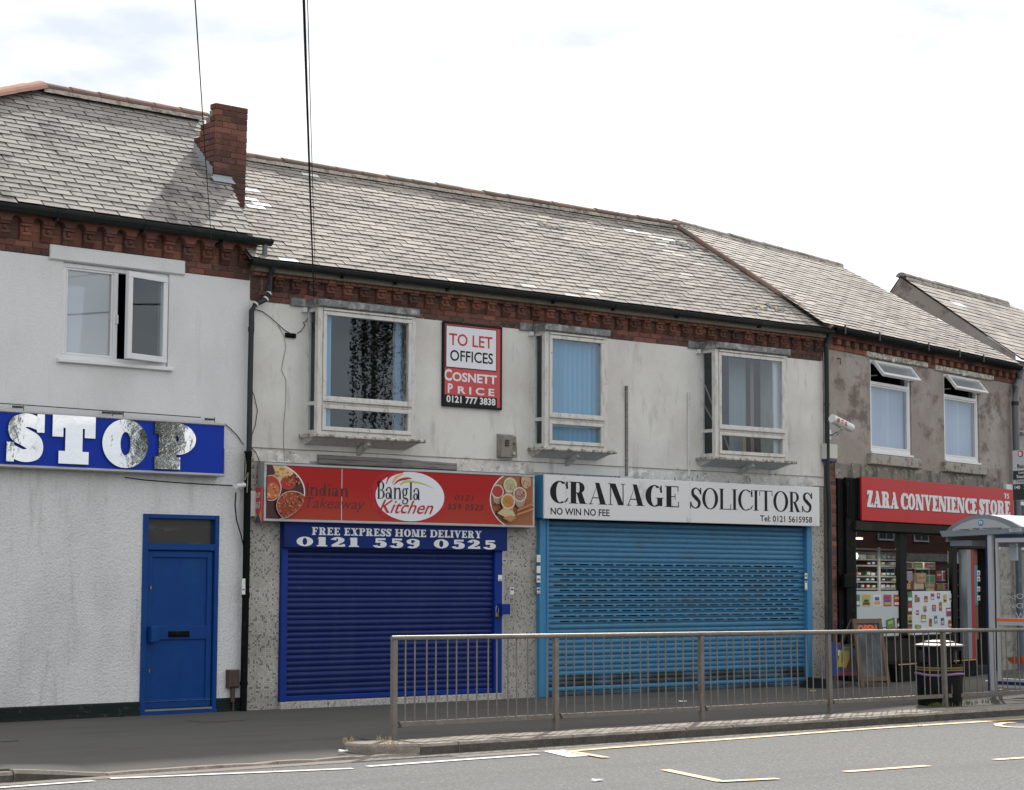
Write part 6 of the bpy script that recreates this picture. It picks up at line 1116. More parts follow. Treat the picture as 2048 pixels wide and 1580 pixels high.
# printed vinyls with product pictures
v1 = link('window_vinyl', None, SF, label='pale vinyl with a row of five product pictures'); vz = FG.z(1756, 1182, 0.03)
mb = MB(); mb.box(wa+0.01, wb-0.01, 0.022, 0.026, zb, vz); mb.build('sheet', M['vinyl'], v1)
v2 = link('window_vinyl', None, SF, label='white vinyl scattered with small product pictures'); mb = MB(); mb.box(wc+0.24, wd_-0.02, 0.022, 0.026, zb, vz-0.005); mb.build('sheet', M['vinyl2'], v2)
mb = MB(); mb.box(wc+0.01, wc+0.238, 0.022, 0.026, zb, vz-0.01); mb.build('side_strip', M['p_black'], v2)
def pic(par, px, py, w_, h_, cols, tilt=0.0, yy=0.019):
    q = FG.at(px, py, 0.02); P = MB(); mats_ = [M[c] for c in cols]; n = len(cols); u_ = (7.6-0.6)/(2000-1686)*1.0; w2 = w_*0.0196/2; h2 = h_*0.00835/2
    c_, s_ = math.cos(R_(tilt)), math.sin(R_(tilt))
    def rot(a, b): return (q.x+a*c_-b*s_, yy, q.z+a*s_+b*c_)
    P.quad([rot(-w2, -h2), rot(w2, -h2), rot(w2, h2), rot(-w2, h2)], 0)
    for k in range(1, n):
        f0 = -0.72+1.44*(k-1)/(n-1); f1 = f0+1.2/(n-1); a = 0.8 if k % 2 else 0.55
        P.add([rot(-w2*a, h2*f0), rot(w2*a, h2*f0), rot(w2*a, h2*f1), rot(-w2*a, h2*f1)], [(0, 1, 2, 3)], k)
        for j in range(4): P.v[-1-j] = (P.v[-1-j][0], yy-0.0006*k, P.v[-1-j][2])
    P.build('product_picture', mats_, par)
for (px, cs) in ((1715.5, ['p_green', 'p_white', 'p_green']), (1732.5, ['p_yellow', 'p_black', 'p_black', 'p_yellow']), (1754, ['p_white', 'p_peach', 'p_blue']), (1775, ['p_pink', 'p_yellow', 'p_blue', 'p_red']), (1795, ['p_red', 'p_white', 'p_red', 'p_yellow'])): pic(v1, px, 1201, 8 if px < 1720 else 15, 24, cs)
for (py, cs) in ((1194, ['p_green', 'p_white', 'p_green']), (1215, ['p_red', 'p_white', 'p_red']), (1239, ['p_yellow', 'p_black', 'p_olive']), (1262, ['p_pink', 'p_yellow', 'p_red'])): pic(v2, 1820, py, 9, 20, cs)
for (px, py, a, b, cs) in ((1832, 1197, 5, 16, ['p_red', 'p_olive']), (1837, 1199, 5, 11, ['p_teal', 'p_red']), (1852, 1198, 7, 13, ['p_red', 'p_peach', 'p_green']), (1865, 1193, 7, 13, ['p_red', 'p_white', 'p_blue']), (1877, 1192, 6, 12, ['p_pink', 'p_blue', 'p_white']), (1890, 1197, 7, 18, ['p_yellow', 'p_black', 'p_peach', 'p_yellow']), (1901, 1195, 6, 17, ['p_white', 'p_olive', 'p_white']), (1835, 1222, 7, 7, ['p_white', 'p_red']), (1835, 1228, 7, 4, ['p_peach', 'p_black']), (1850, 1218, 7, 14, ['p_peach', 'p_blue', 'p_olive']), (1868, 1216, 8, 14, ['p_red', 'p_teal', 'p_peach']), (1881, 1213, 6, 20, ['p_olive', 'p_red', 'p_peach', 'p_red']), (1897.5, 1224, 11, 19, ['p_pink', 'p_purple', 'p_pink', 'p_white']),
    (1847, 1237, 10, 16, ['p_olive', 'p_white', 'p_peach']), (1861, 1245, 6, 17, ['p_red', 'p_olive', 'p_red']), (1871.5, 1239, 7, 17, ['p_teal', 'p_yellow', 'p_white', 'p_blue']), (1885, 1243, 7, 16, ['p_blue', 'p_yellow', 'p_white', 'p_blue']), (1900, 1247, 8, 15, ['p_red', 'p_cream', 'p_red']), (1836, 1256, 12, 13, ['p_olive', 'p_green', 'p_yellow']), (1851, 1263, 9, 7, ['p_blue', 'p_white']), (1877, 1262, 8, 7, ['p_blue', 'p_white'])): pic(v2, px, py, a, b, cs, random.uniform(-5, 5))
for (px, py, a, b, cs, tl) in ((1781, 1248, 17, 22, ['p_green', 'p_olive', 'p_yellow'], 8), (1803 - 5, 1246, 8, 20, ['p_black', 'p_white', 'p_red'], 0), (1768, 1260, 12, 12, ['p_blue', 'p_red', 'p_white'], 4), (1792, 1260, 12, 9, ['p_red', 'p_white'], -6)): pic(v1, px, py, a, b, cs, tl)
for i, (py, h_) in enumerate(((1143, 9), (1156, 11), (1174, 9), (1186, 11))):
    sticker(FG, 1705, py, 0.10, h_*0.0083, -0.012, ['top', 'second', 'third', 'lowest'][i]+' of the four small stickers on the black frame left of the shop window', [('p_white', .1, .4), ('p_red' if i == 0 else 'p_lilac', .5, .8)])
# things inside the shop
def prod_box(lab, px, py, w_, h_, yy, cols, name='carton', cat='carton', grp='cartons stacked inside the shop window'):
    q = FG.at(px, py, yy); sc_ = 0.0196*(1+yy*0.02)*w_/2; hz = h_*0.0083/2; t_ = onframe(name, lab, cat, FG, 0, 0, 0, grp)
    mb = MB(); mb.bev(q.x-sc_, q.x+sc_, yy, yy+0.16, q.z-hz, q.z+hz, 0.006); mb.build('body', M[cols[0]], t_)
    for k, c in enumerate(cols[1:]): mb = MB(); a = 0.86-0.22*k; mb.box(q.x-sc_*a, q.x+sc_*a, yy-0.003-0.002*k, yy-0.001-0.002*k, q.z-hz*(0.75-0.9*k), q.z+hz*(0.8 if k == 0 else -0.1)); mb.build('print', M[c], t_)
for lab, px, py, a, b, cs in (('green fruit carton on top of the left stack', 1836, 1131, 20, 15, ['cardboard', 'p_green', 'p_yellow']), ('dark carton on the shelf edge left of the green one', 1818, 1131, 12, 16, ['cardboard', 'p_black']), ('purple printed carton on top of the middle stack', 1860, 1132, 22, 16, ['cardboard', 'p_purple', 'p_yellow']), ('blue and cream sack at the left end of the cartons', 1818, 1152, 14, 20, ['p_cream', 'p_lilac', 'p_yellow']), ('orange printed carton in the second row', 1843, 1156, 20, 22, ['cardboard', 'p_peach', 'p_olive']), ('green carton in the second row, right of the orange one', 1861, 1158, 20, 18, ['cardboard', 'p_green']), ('pale empty carton at the foot of the left stack', 1838, 1173, 20, 14, ['cardboard', 'p_cream']), ('plain carton below the second green one', 1860, 1171, 20, 9, ['cardboard']), ('blue fronted carton at the foot of the middle stack', 1860, 1179, 19, 8, ['p_blue', 'p_yellow']), ('black tin display box with red pictures', 1878, 1150, 12, 20, ['p_black', 'p_red', 'p_white']), ('tall white and red packet beside the black display', 1888, 1152, 5, 22, ['p_white', 'p_red']), ('reddish tub right of the lower cartons', 1880, 1174, 12, 14, ['p_red', 'p_olive']), ('pink and yellow tub at the right end of the cartons', 1894, 1173, 13, 15, ['p_cream', 'p_pink']), ('orange bottle display at the left end, above the vinyl', 1817, 1173, 8, 15, ['p_black', 'p_peach'])):
    prod_box(lab, px, py, a, b, 0.14, cs)
shv = onframe('shelf_unit', 'metal shelf unit with small packets, seen through the left shop window', 'shelf unit', FG, 0, 0, 0)
for i, py in enumerate((1099, 1120, 1132, 1153, 1164, 1178)):
    z_ = FG.z(1770, py, 1.0); xa, xb = (FG.u(1712, 1130, 1.0), FG.u(1806, 1130, 1.0)); mb = MB(); mb.box(xa, xb, 1.0, 1.45, z_-0.012, z_+0.012); mb.build('shelf', M['shelf'], shv)
mb = MB(); mb.box(FG.u(1754, 1130, 1), FG.u(1758, 1130, 1), 0.97, 1.0, 0, 2.3); mb.build('upright', M['shelf'], shv); mb = MB(); mb.box(FG.u(1712, 1130, 1.0), FG.u(1806, 1130, 1), 1.45, 1.48, 0, 2.3); mb.build('back', M['room_dark'], shv)
cc = ['p_green', 'p_blue', 'p_green', 'p_white', 'p_red', 'p_teal', 'p_lilac', 'p_yellow', 'p_black', 'p_cream']; cn = dict(p_green='green', p_blue='blue', p_white='white', p_red='red', p_teal='teal', p_lilac='lilac', p_yellow='yellow', p_black='black', p_cream='cream')
for r_, py in enumerate((1120, 1132, 1153, 1164, 1178)):
    for i in range(9):
        px = 1716+i*10+random.uniform(-2, 2)
        if random.random() < 0.15: continue
        c_ = cc[(i*3+r_*2) % 10]; q = FG.at(px, py-0.5, 1.05); h_ = random.uniform(0.045, 0.085); mb = MB(); mb.bev(q.x-0.075, q.x+0.075, 1.04, 1.2, q.z+0.014, q.z+0.014+h_, 0.005); mb.box(q.x-0.05, q.x+0.05, 1.035, 1.039, q.z+0.03, q.z+0.04+h_*0.4, 1)
        tag(mb.build('packet', [M[c_], M['p_white']]), 'small packets on the shelves behind the left shop window', 'packet', 'packets on the shop shelves').matrix_world = Matrix.Translation(FG.O) @ Matrix.Rotation(FG.a, 4, 'Z')
t_ = onframe('pendant_lamp', 'warm lit strip lamp inside the left shop window', 'lamp', FG, 0, 0, 0); q = FG.at(1718, 1077, 1.6); mb = MB(); mb.box(q.x-0.15, q.x+0.15, 1.6, 1.7, q.z-0.015, q.z+0.015); mb.build('tube', M['lamp'], t_); mb = MB(); mb.box(q.x-0.17, q.x+0.17, 1.58, 1.72, q.z+0.017, q.z+0.04); mb.build('housing', M['upvc'], t_)
t_ = onframe('pendant_lamp', 'small round lit bulb inside the shop beside the window post', 'lamp', FG, 0, 0, 0); q = FG.at(1797, 1098, 1.2); mb = MB(); mb.lathe([(0.0, -0.05), (0.05, -0.03), (0.06, 0), (0.05, 0.03), (0.0, 0.05)], (q.x, 1.2, q.z), 12); mb.build('bulb', M['lamp'], t_); mb = MB(); mb.tube([(q.x, 1.2, q.z+0.05), (q.x, 1.2, 2.7)], 0.006, 6); mb.build('cord', M['black'], t_)
t_ = onframe('neon_sign', 'small green white lit sign just inside the left edge of the shop window', 'sign', FG, 0, 0, 0); q = FG.at(1713.5, 1112, 0.06); mb = MB(); mb.quad([(p[0], 0.06, p[1]) for p in disc(q.x, q.z, 0.055, 0.055)]); mb.build('disc', M['lampw'], t_); mb = MB(); mb.box(q.x-0.06, q.x+0.06, 0.064, 0.07, q.z-0.06, q.z+0.06); mb.build('back', M['shopdark'], t_)
# door recess: drinks fridge, red reveal, notice board
fr = onframe('drinks_fridge', 'tall dark drinks fridge full of bottles beside the shop door', 'fridge', FG, 0, 0, 0)
fa, fb = uG(1914)+0.02, uG(1938); mb = MB(); mb.box(fa, fb+0.12, 0.55, 0.60, 0.05, 2.25); mb.box(fa, fa+0.03, 0.2, 0.55, 0.05, 2.25); mb.box(fb+0.02, fb+0.12, 0.18, 0.55, 0.05, 2.25); mb.box(fa, fb+0.1, 0.2, 0.55, 2.1, 2.25); mb.build('cabinet', M['shopdark'], fr)
mb = MB(); mb.box(fa+0.02, fb, 0.19, 0.2, 2.02, 2.24); mb.build('header', M['p_white'], fr)
zz_ = [FG.z(1928, p, 0.3) for p in (1142, 1170, 1192, 1220, 1234, 1262)]
for z_ in zz_: mb = MB(); mb.box(fa+0.03, fb+0.02, 0.22, 0.54, z_-0.01, z_+0.01); mb.build('shelf', M['shelf'], fr)
for r_, z_ in enumerate(zz_):
    for i in range(6):
        x = fa+0.07+i*(fb-fa-0.06)/6; c_ = ['p_black', 'p_white', 'p_red', 'p_red', 'p_cream', 'p_black'][r_]; mb = MB(); mb.lathe([(0.0, 0.012), (0.032, 0.012), (0.032, 0.10), (0.012, 0.135), (0.012, 0.155), (0, 0.155)], (x, 0.28, z_), 8); mb.lathe([(0.033, 0.04), (0.033, 0.085)], (x, 0.28, z_), 8, 1)
        tag(mb.build('bottle', [M[['p_black', 'p_red', 'p_olive', 'p_purple'][(i+r_) % 4]], M[c_]]), 'small bottles on the shelves of the drinks fridge', 'bottle', 'bottles in the drinks fridge').matrix_world = Matrix.Translation(FG.O) @ Matrix.Rotation(FG.a, 4, 'Z')
mb = MB(); mb.box(uG(1936), uG(1944), 0.02, 0.18, 0.05, 2.28); mb.build('door_edge', M['shelter_grey'], SF); mb = MB(); mb.box(uG(1944), uG(1954), 0.05, 0.30, 0.05, 2.3); mb.build('red_reveal', M['doorred'], SF)
mb = MB(); mb.box(uG(1954), uG(1967), 0.12, 0.32, 0.6, 2.3); mb.build('wood_reveal', M['oak'], SF); mb = MB(); mb.box(uG(1954.5), uG(1966.5), 0.112, 0.118, FG.z(1960, 1210, .1), FG.z(1960, 1131, .1)); mb.build('poster', M['teal'], SF)
for py in (1146, 1158, 1178, 1196): q = FG.at(1958, py, 0.10); mb = MB(); mb.box(q.x-0.06, q.x+0.06, 0.106, 0.111, q.z-0.045, q.z+0.045); mb.box(q.x-0.03, q.x+0.03, 0.103, 0.105, q.z-0.03, q.z+0.02, 1); mb.build('notice', [M['p_white'], M['p_red']], SF)
mb = MB(); mb.box(wf+0.04, wf+0.28, -0.02, 0.05, 2.30, 2.5); mb.build('door_closer', M['upvc'], SF)
# red shop sign
zs = onframe('shop_sign', 'bright red ZARA CONVENIENCE STORE sign numbered 75', 'sign', FG, 0, 0, 0); yz = -0.14
za, zb_, z0_, z1_ = FG.u(1723.5, 1000, yz), FG.u(2027, 1020, yz), 2.71, 3.455
mb = MB(); mb.bev(za, zb_, yz, yz+0.03, z0_, z1_, 0.004); mb.build('face', M['shopred'], zs); mb = MB(); mb.box(za+0.02, zb_-0.02, yz+0.031, -0.02, z0_+0.02, z1_-0.02); mb.build('backing', M['shopdk2'], zs)
mb = MB(); xj = FG.u(1815, 1000, yz); mb.box(xj-0.003, xj+0.003, yz-0.001, yz, z0_+0.01, z1_-0.01); mb.build('panel_joint', M['doorred'], zs)
zl0, zl1 = FG.z(1780, 1017, yz), FG.z(1780, 984, yz)
def zx(a): return FG.u(a, 1005, yz)
for (tx, a, b) in (('ZARA', 1734, 1796.5), ('CONVENIENCE', 1801, 1953.5), ('STORE', 1958, 2020)):
    serif(tx, zx(a)+0.012, zx(b)+0.012, zl0-0.012, zl1-0.012, yz-0.0006, M['ink'], zs, 0.32, 0.16, 0.085, 0.15, gap=0.03, name='letter_shadow'); serif(tx, zx(a), zx(b), zl0, zl1, yz-0.0025, M['whiteink'], zs, 0.32, 0.16, 0.085, 0.15, gap=0.03)
serif('75', zx(2008), zx(2018), FG.z(2013, 997, yz), FG.z(2013, 987, yz), yz-0.002, M['whiteink'], zs, 0.24, 0.12, 0.05, 0.12, gap=0.06)
mb = MB(); mb.box(7.02, 7.3, -0.08, 0.0, 3.36, 3.56); tag(mb.build('junction_box', M['upvc']), 'white junction box above the right end of the red store sign', 'junction box').matrix_world = Matrix.Translation(FG.O) @ Matrix.Rotation(FG.a, 4, 'Z')
# camera and alarm box on the grey wall
t_ = onframe('security_camera', 'long white CCTV camera with red lettering on a bracket on the grey wall', 'camera', FG, 0, 0, 0)
a = FG.at(1664, 838, -0.55); b = FG.at(1700, 856, -0.62); mb = MB(); mb.tube([a, b], 0.062, 14); mb.build('body', M['camwhite'], t_, smooth=True); mb = MB(); mb.tube([a+Vector((0, 0, 0.012)), a+(b-a)*1.08+Vector((0, 0, 0.012))], 0.068, 14); mb.build('hood', M['camwhite'], t_, smooth=True)
d = (b-a).normalized(); 
for i, cch in enumerate('BTS'):
    o = sans(cch, -0.035, 0.035, -0.035, 0.035, 0, M['redink'], t_, bold=0.03); p = a+(b-a)*(0.16+0.2*i); ang = math.atan2((b-a).z, (b-a).x); o.location = (p.x, p.y-0.076, p.z+0.0); o.rotation_euler = (0, -ang, 0); o.name = 'lettering'
mb = MB(); mb.tube([b+d*0.0, b+d*0.05], 0.05, 12); mb.build('lens', M['camdark'], t_)
q = FG.at(1660, 869, -0.02); m_ = a+(b-a)*0.55; mb = MB(); mb.tube([(q.x, -0.02, q.z), (q.x+0.08, -0.12, q.z+0.0), (m_.x, m_.y, m_.z-0.06)], 0.022, 8); mb.box(q.x-0.03, q.x+0.03, -0.03, 0.0, q.z-0.08, q.z+0.08); mb.build('bracket', M['camwhite'], t_)
mb = MB(); mb.tube([a+Vector((0.02, 0, -0.06)), (q.x+0.10, -0.2, q.z+0.08), (q.x-0.02, -0.03, q.z-0.02)], 0.008, 6); mb.build('lead', M['camdark'], t_)
t_ = onframe('alarm_box', 'cream alarm box with a navy foot at the corner of the grey building', 'alarm box', FG, 0, 0, 0); a0_, a1_ = FG.u(1653, 905, -.1), FG.u(1674, 905, -.1); zz0, zz1 = FG.z(1663, 924, -.1), FG.z(1663, 888, -.1)
mb = MB(); mb.bev(a0_, a1_, -0.12, -0.002, zz0+0.045, zz1, 0.02); mb.build('cover', M['creambox'], t_); mb = MB(); mb.bev(a0_+0.01, a1_-0.01, -0.11, -0.002, zz0, zz0+0.044, 0.01); mb.build('base', M['bluecap'], t_)
t_ = onframe('wall_hook', 'rusty hook high on the grey wall left of its windows', 'hook', FG, 0, 0, 0); q = FG.at(1675, 717, 0); mb = MB(); mb.tube([(q.x, 0, q.z), (q.x, -0.05, q.z), (q.x+0.005, -0.05, q.z-0.10)], 0.012, 6); mb.build('hook', M['brownbox'], t_)
# ================================================================== building beyond, with its gable
NB = onframe('terraced_building', 'taller building beyond the grey one, with a plain rendered gable and a slate roof', 'building', FG, 0, 0, 0)
gx = 7.90; ap = (2.56, 8.0); ev = (-0.12, 6.02)
def onp(px, py):
    d = ray(px, py); c = CAM-FG.O; o = Vector((c.dot(FG.ex), c.dot(FG.ei), c.z)); dd_ = Vector((d.dot(FG.ex), d.dot(FG.ei), d.z)); t = (gx-o.x)/dd_.x; return o+dd_*t
A_ = onp(1801, 553); Bq = onp(2048, 722); Cq = onp(1778, 587); slp = (A_.z-Bq.z)/(A_.y-Bq.y); yE = -0.05; zE = Bq.z+(yE-Bq.y)*slp; yBk = A_.y+(A_.z-4.5)/((A_.z-Cq.z)/(Cq.y-A_.y))
mb = MB(); mb.quad([(gx, yE+0.12, 0), (gx, yBk, 0), (gx, yBk, 4.5), (gx, A_.y, A_.z-0.02), (gx, yE+0.12, zE+0.08)]); mb.quad([(gx, yE+0.12, 0), (20, yE+0.12, 0), (20, yE+0.12, zE), (gx, yE+0.12, zE)]); mb.build('gable_wall', M['taupe'], NB)
pN = math.degrees(math.atan(slp)); tN = R_(pN); SN = (A_.y-yE)/math.cos(tN)
def PN(x, s, n=0): return (x, yE+s*math.cos(tN)-n*math.sin(tN), zE+s*math.sin(tN)+n*math.cos(tN))
rN = FG.at(2005, 608, A_.y).x
vN = lambda s: rN+6.5*(1-s/SN)
mb = MB(); mb.quad([PN(gx-0.02, -0.02), PN(vN(0), -0.02), PN(vN(SN), SN), PN(gx-0.02, SN)]); mb.quad([PN(gx-0.02, SN), PN(vN(SN), SN), (vN(SN)+2, yBk, 4.5), (gx-0.02, yBk, 4.5)])
roofN = mb.build('roof', M['felt'], NB)
slate_roof(FG, roofN, pN, zE, yE, int(SN/0.20)+1, lambda s: gx-0.03, vN, 0.6, 0.20, [M['slate'], M['slate_dark'], M['slate_new'], M['slate_pale']], [(1903, 604, 2), (1985, 617, 1), (1975, 612, 1)], 250, 21, smax=SN)
ridge(roofN, PN(gx, SN, 0.02), PN(rN+0.1, SN, 0.02), 0.7, 0.09, M['slate_grey'])
t_ = link('window', None, NB); mb = MB(); wq = FG.at(2043, 1030, -0.0); bars(mb, wq.x-0.12, wq.x+1.3, 2.3, 3.25, 0.07, -0.02+yE+0.1, yE+0.16); mb.quad([(wq.x, yE+0.10, 2.35), (wq.x+1.25, yE+0.10, 2.35), (wq.x+1.25, yE+0.10, 3.2), (wq.x, yE+0.10, 3.2)], 1); mb.build('frame', [M['upvc'], M['p_black']], t_)
q = FG.at(2042, 865, 0.0); t_ = onframe('security_camera', 'small white camera on the wall just above the bus stop flag', 'camera', FG, 0, 0, 0, None); mb = MB(); mb.tube([(q.x+0.1, 0.05, q.z), (q.x-0.12, -0.25, q.z-0.06)], 0.05, 10); mb.build('body', M['camwhite'], t_, smooth=True)
# ================================================================== railing
RY = 17.33; pz = 1.075
rail = thing('pedestrian_railing', 'dull grey steel pedestrian railing along the kerb', 'railing', (0, 0, 0))
def railz(x): return 1.09-0.0048*(x-12.6)
posts = [12.60, wp(1111, 1400, RY).x, wp(1402, 1400, RY).x, wp(1657, 1380, RY).x, wp(1887, 1360, RY).x]; posts += [posts[-1]+2.25, posts[-1]+4.5]
leans = [0.003, 0.004, 0.012, 0.03, 0.035, 0.01, 0.02]
for i, x in enumerate(posts):
    z1 = railz(x)-0.045; e = leans[i]; mb = MB(); mb.hexa([(x-0.028+e, RY-0.028, -0.05), (x+0.028+e, RY-0.028, -0.05), (x+0.028+e, RY+0.028, -0.05), (x-0.028+e, RY+0.028, -0.05), (x-0.028, RY-0.028, z1), (x+0.028, RY-0.028, z1), (x+0.028, RY+0.028, z1), (x-0.028, RY+0.028, z1)]); mb.build('post', M['galv'], rail)
x0, x1 = posts[0]-0.035, posts[-1]
for i in range(len(posts)-1):
    a, b = posts[i], posts[i+1]; mb = MB(); s0 = 0.035 if i == 0 else 0; za, zb2 = railz(a), railz(b)
    mb.tube([(a-s0, RY, za-0.022), (b-0.002, RY, zb2-0.022)], 0.027, 12); mb.build('top_rail', M['galv'], rail, smooth=True)
    mb = MB(); mb.hexa([(a+0.03, RY-0.016, 0.128-i*0.002), (b-0.03, RY-0.016, 0.126-i*0.002), (b-0.03, RY+0.016, 0.126-i*0.002), (a+0.03, RY+0.016, 0.128-i*0.002), (a+0.03, RY-0.016, 0.178-i*0.002), (b-0.03, RY-0.016, 0.176-i*0.002), (b-0.03, RY+0.016, 0.176-i*0.002), (a+0.03, RY+0.016, 0.178-i*0.002)]); mb.build('bottom_rail', M['galv'], rail)
    mb = MB(); mb.hexa([(a+0.07, RY-0.022, 0.12), (a+0.10, RY-0.022, 0.12), (a+0.10, RY+0.022, 0.12), (a+0.07, RY+0.022, 0.12), (a+0.045, RY-0.022, 0.186), (a+0.06, RY-0.022, 0.186), (a+0.06, RY+0.022, 0.186), (a+0.045, RY+0.022, 0.186)]); mb.build('clamp', M['brownbox'], rail)
    n = 15 if i == 0 else int(round((b-a)/0.143))-1; le = (leans[i]+leans[i+1])/2
    for k in range(n):
        x = a+(b-a)*(k+1)/(n+1); off = 0.012 if k % 2 else -0.012; mb = MB(); mb.tube([(x+le*0.85, RY+off, 0.17), (x, RY+off, railz(x)-0.04)], 0.0085, 8); mb.build('bar', M['galv'], rail, smooth=True)
# ================================================================== bin, A-board, crates, bags
bx = gp(1878, 1410).x; by = 17.60; bn = thing('litter_bin', 'round black litter bin with a pale lid and a purple bag edge behind the railing', 'bin', (bx, by, 0))
mb = MB(); mb.lathe([(0.0, 0), (0.29, 0), (0.30, 0.03), (0.315, 0.46), (0.31, 0.50)], n=28); mb.build('body', M['binblack'], bn, smooth=True)
mb = MB(); k = 28; zA, zB = 0.50, 0.80
ops = (range(19, 23), range(5, 9), range(26, 28), range(12, 15))
for j in range(k):
    a, b = 2*math.pi*j/k, 2*math.pi*(j+1)/k; lo, hi = 0.57, 0.75
    def pt(t, z, r=0.305): return (r*math.cos(t), r*math.sin(t), z)
    for (u_, v_) in ((zA, lo), (lo, hi), (hi, zB)):
        if (u_, v_) == (lo, hi) and any(j in o_ for o_ in ops): continue
        mb.quad([pt(a, u_), pt(b, u_), pt(b, v_), pt(a, v_)])
mb.build('hood', M['binblack'], bn, smooth=True); mb = MB(); mb.lathe([(0.0, 0.58), (0.2, 0.58), (0.2, 0.80), (0, 0.80)], n=16); mb.build('liner', M['camdark'], bn)
mb = MB(); mb.lathe([(0.312, 0.475), (0.318, 0.478), (0.318, 0.492), (0.312, 0.495)], n=28); mb.lathe([(0.312, 0.505), (0.318, 0.508), (0.318, 0.522), (0.31, 0.525)], n=28); mb.build('gold_band', M['goldband'], bn, smooth=True)
mb = MB(); pts = [(0.325*math.cos(t)-(0.03 if 3.0 < t < 3.4 else 0), 0.325*math.sin(t), 0.425+0.010*math.sin(3*t)) for t in [2*math.pi*i/32 for i in range(33)]]; mb.tube(pts, 0.018, 8); mb.build('bag_edge', M['purple'], bn, smooth=True)
mb = MB(); mb.lathe([(0.32, 0.80), (0.345, 0.805), (0.34, 0.825), (0.22, 0.845), (0.20, 0.87), (0.10, 0.885), (0, 0.887)], n=28); mb.build('lid', M['ash'], bn, smooth=True)
ab_ = thing('chalkboard_sign', 'folding wooden chalkboard with OPEN in orange letters outside the store', 'chalkboard', (0, 0, 0))
yA = 21.25; L0 = wp(1720, 1372, yA); L1 = wp(1779, 1374, yA); T0 = wp(1703, 1236, yA+0.25); T1 = wp(1760, 1240, yA+0.25); L0.z = L1.z = 0.0; T0.z = T1.z = (T0.z+T1.z)/2
ax = (L1-L0).normalized(); hgt = (T0-L0); 
def abp(s, t, o=0.0):       # s across, t up, on the front leaf
    p = (L0*(1-s)+L1*s)*(1-t)+(T0*(1-s)+T1*s)*t; n_ = ax.cross(hgt).normalized(); return p+(n_ if n_.y < 0 else -n_)*o
def abar(mb, s0, s1, t0, t1, o0, o1): mb.hexa([abp(s0, t0, o1), abp(s1, t0, o1), abp(s1, t0, o0), abp(s0, t0, o0), abp(s0, t1, o1), abp(s1, t1, o1), abp(s1, t1, o0), abp(s0, t1, o0)])
for (nm, s0, s1, t0, t1) in (('side_rail', 0, 0.11, 0, 1), ('side_rail', 0.89, 1, 0, 1), ('cross_rail', 0.112, 0.888, 0.93, 0.998), ('cross_rail', 0.112, 0.888, 0.075, 0.14)): mb = MB(); abar(mb, s0, s1, t0, t1, 0.0, 0.03); mb.build(nm, M['oak'], ab_)
mb = MB(); abar(mb, 0.10, 0.90, 0.12, 0.94, 0.004, 0.014); mb.build('slate_panel', M['chalk'], ab_)
o = sans('OPEN', 0, 1, 0, 1, 0, M['orange'], ab_, bold=0.035)
for v in o.data.vertices: v.co = abp(0.15+v.co.x*0.66, 0.785+v.co.z*0.125, 0.0165)
o.data.update()
mb = MB(); bk0, bk1 = L0+Vector((-0.02, 0.75, 0)), L1+Vector((-0.02, 0.75, 0))
for P_, Q_ in ((bk0, T0), (bk1, T1)): mb.hexa([P_, P_+ax*0.05, P_+ax*0.05+Vector((0, 0.03, 0)), P_+Vector((0, 0.03, 0)), Q_, Q_+ax*0.05, Q_+ax*0.05+Vector((0, 0.03, 0)), Q_+Vector((0, 0.03, 0))])
mb.build('back_leg', M['oak'], ab_); mb = MB(); mb.tube([L0.lerp(T0, 0.62), bk0.lerp(T0, 0.62)], 0.008, 6); mb.build('stay', M['brass'], ab_)
G_ = FG
st_ = onframe('step_box', 'long low black step box with a worn yellow edge in front of the shop window', 'step', FG, 0, 0, 0); yS = -0.62
s0_, s1_ = FG.u(1797, 1350, yS), FG.u(1872, 1345, yS)-0.0; s2_, s3_ = FG.u(1872, 1345, yS)+0.02, FG.u(1955, 1340, yS)
for (a, b, nm) in ((s0_, s1_, 'box'), (s2_, s3_, 'box')): mb = MB(); mb.bev(a, b, yS, -0.02, -0.02, 0.30, 0.008); mb.build(nm, M['black'], st_); mb = MB(); mb.box(a+0.01, b-0.01, yS-0.003, yS+0.012, 0.287, 0.302); mb.build('worn_edge', M['amber'], st_)
mb = MB(); mb.bev(s3_+0.05, s3_+0.95, -0.5, 0.1, -0.02, 0.16, 0.01); tag(mb.build('door_step', M['blackplinth']), 'dark stone door step of the convenience store', 'step').matrix_world = Matrix.Translation(FG.O) @ Matrix.Rotation(FG.a, 4, 'Z')
bg_ = onframe('sack', 'bright yellow and blue printed bag leaning in the dark corner by the chalkboard', 'bag', FG, 0, 0, 0); yB = -0.55
def bagpoly(pts, c, dy): q = [FG.at(a, b, yB-dy) for a, b in pts]; m_ = MB(); m_.quad([(p.x, yB-dy, p.z) for p in q][::-1]); m_.build('print', M[c], bg_)
P4 = [(1674, 1352), (1714, 1352), (1712, 1300), (1700, 1290), (1686, 1292), (1675, 1284)]; q = [FG.at(a, b, yB) for a, b in P4]; m_ = MB(); m_.prism([(p.x, p.z) for p in q][::-1], yB, yB+0.22); m_.build('body', M['p_blue'], bg_)
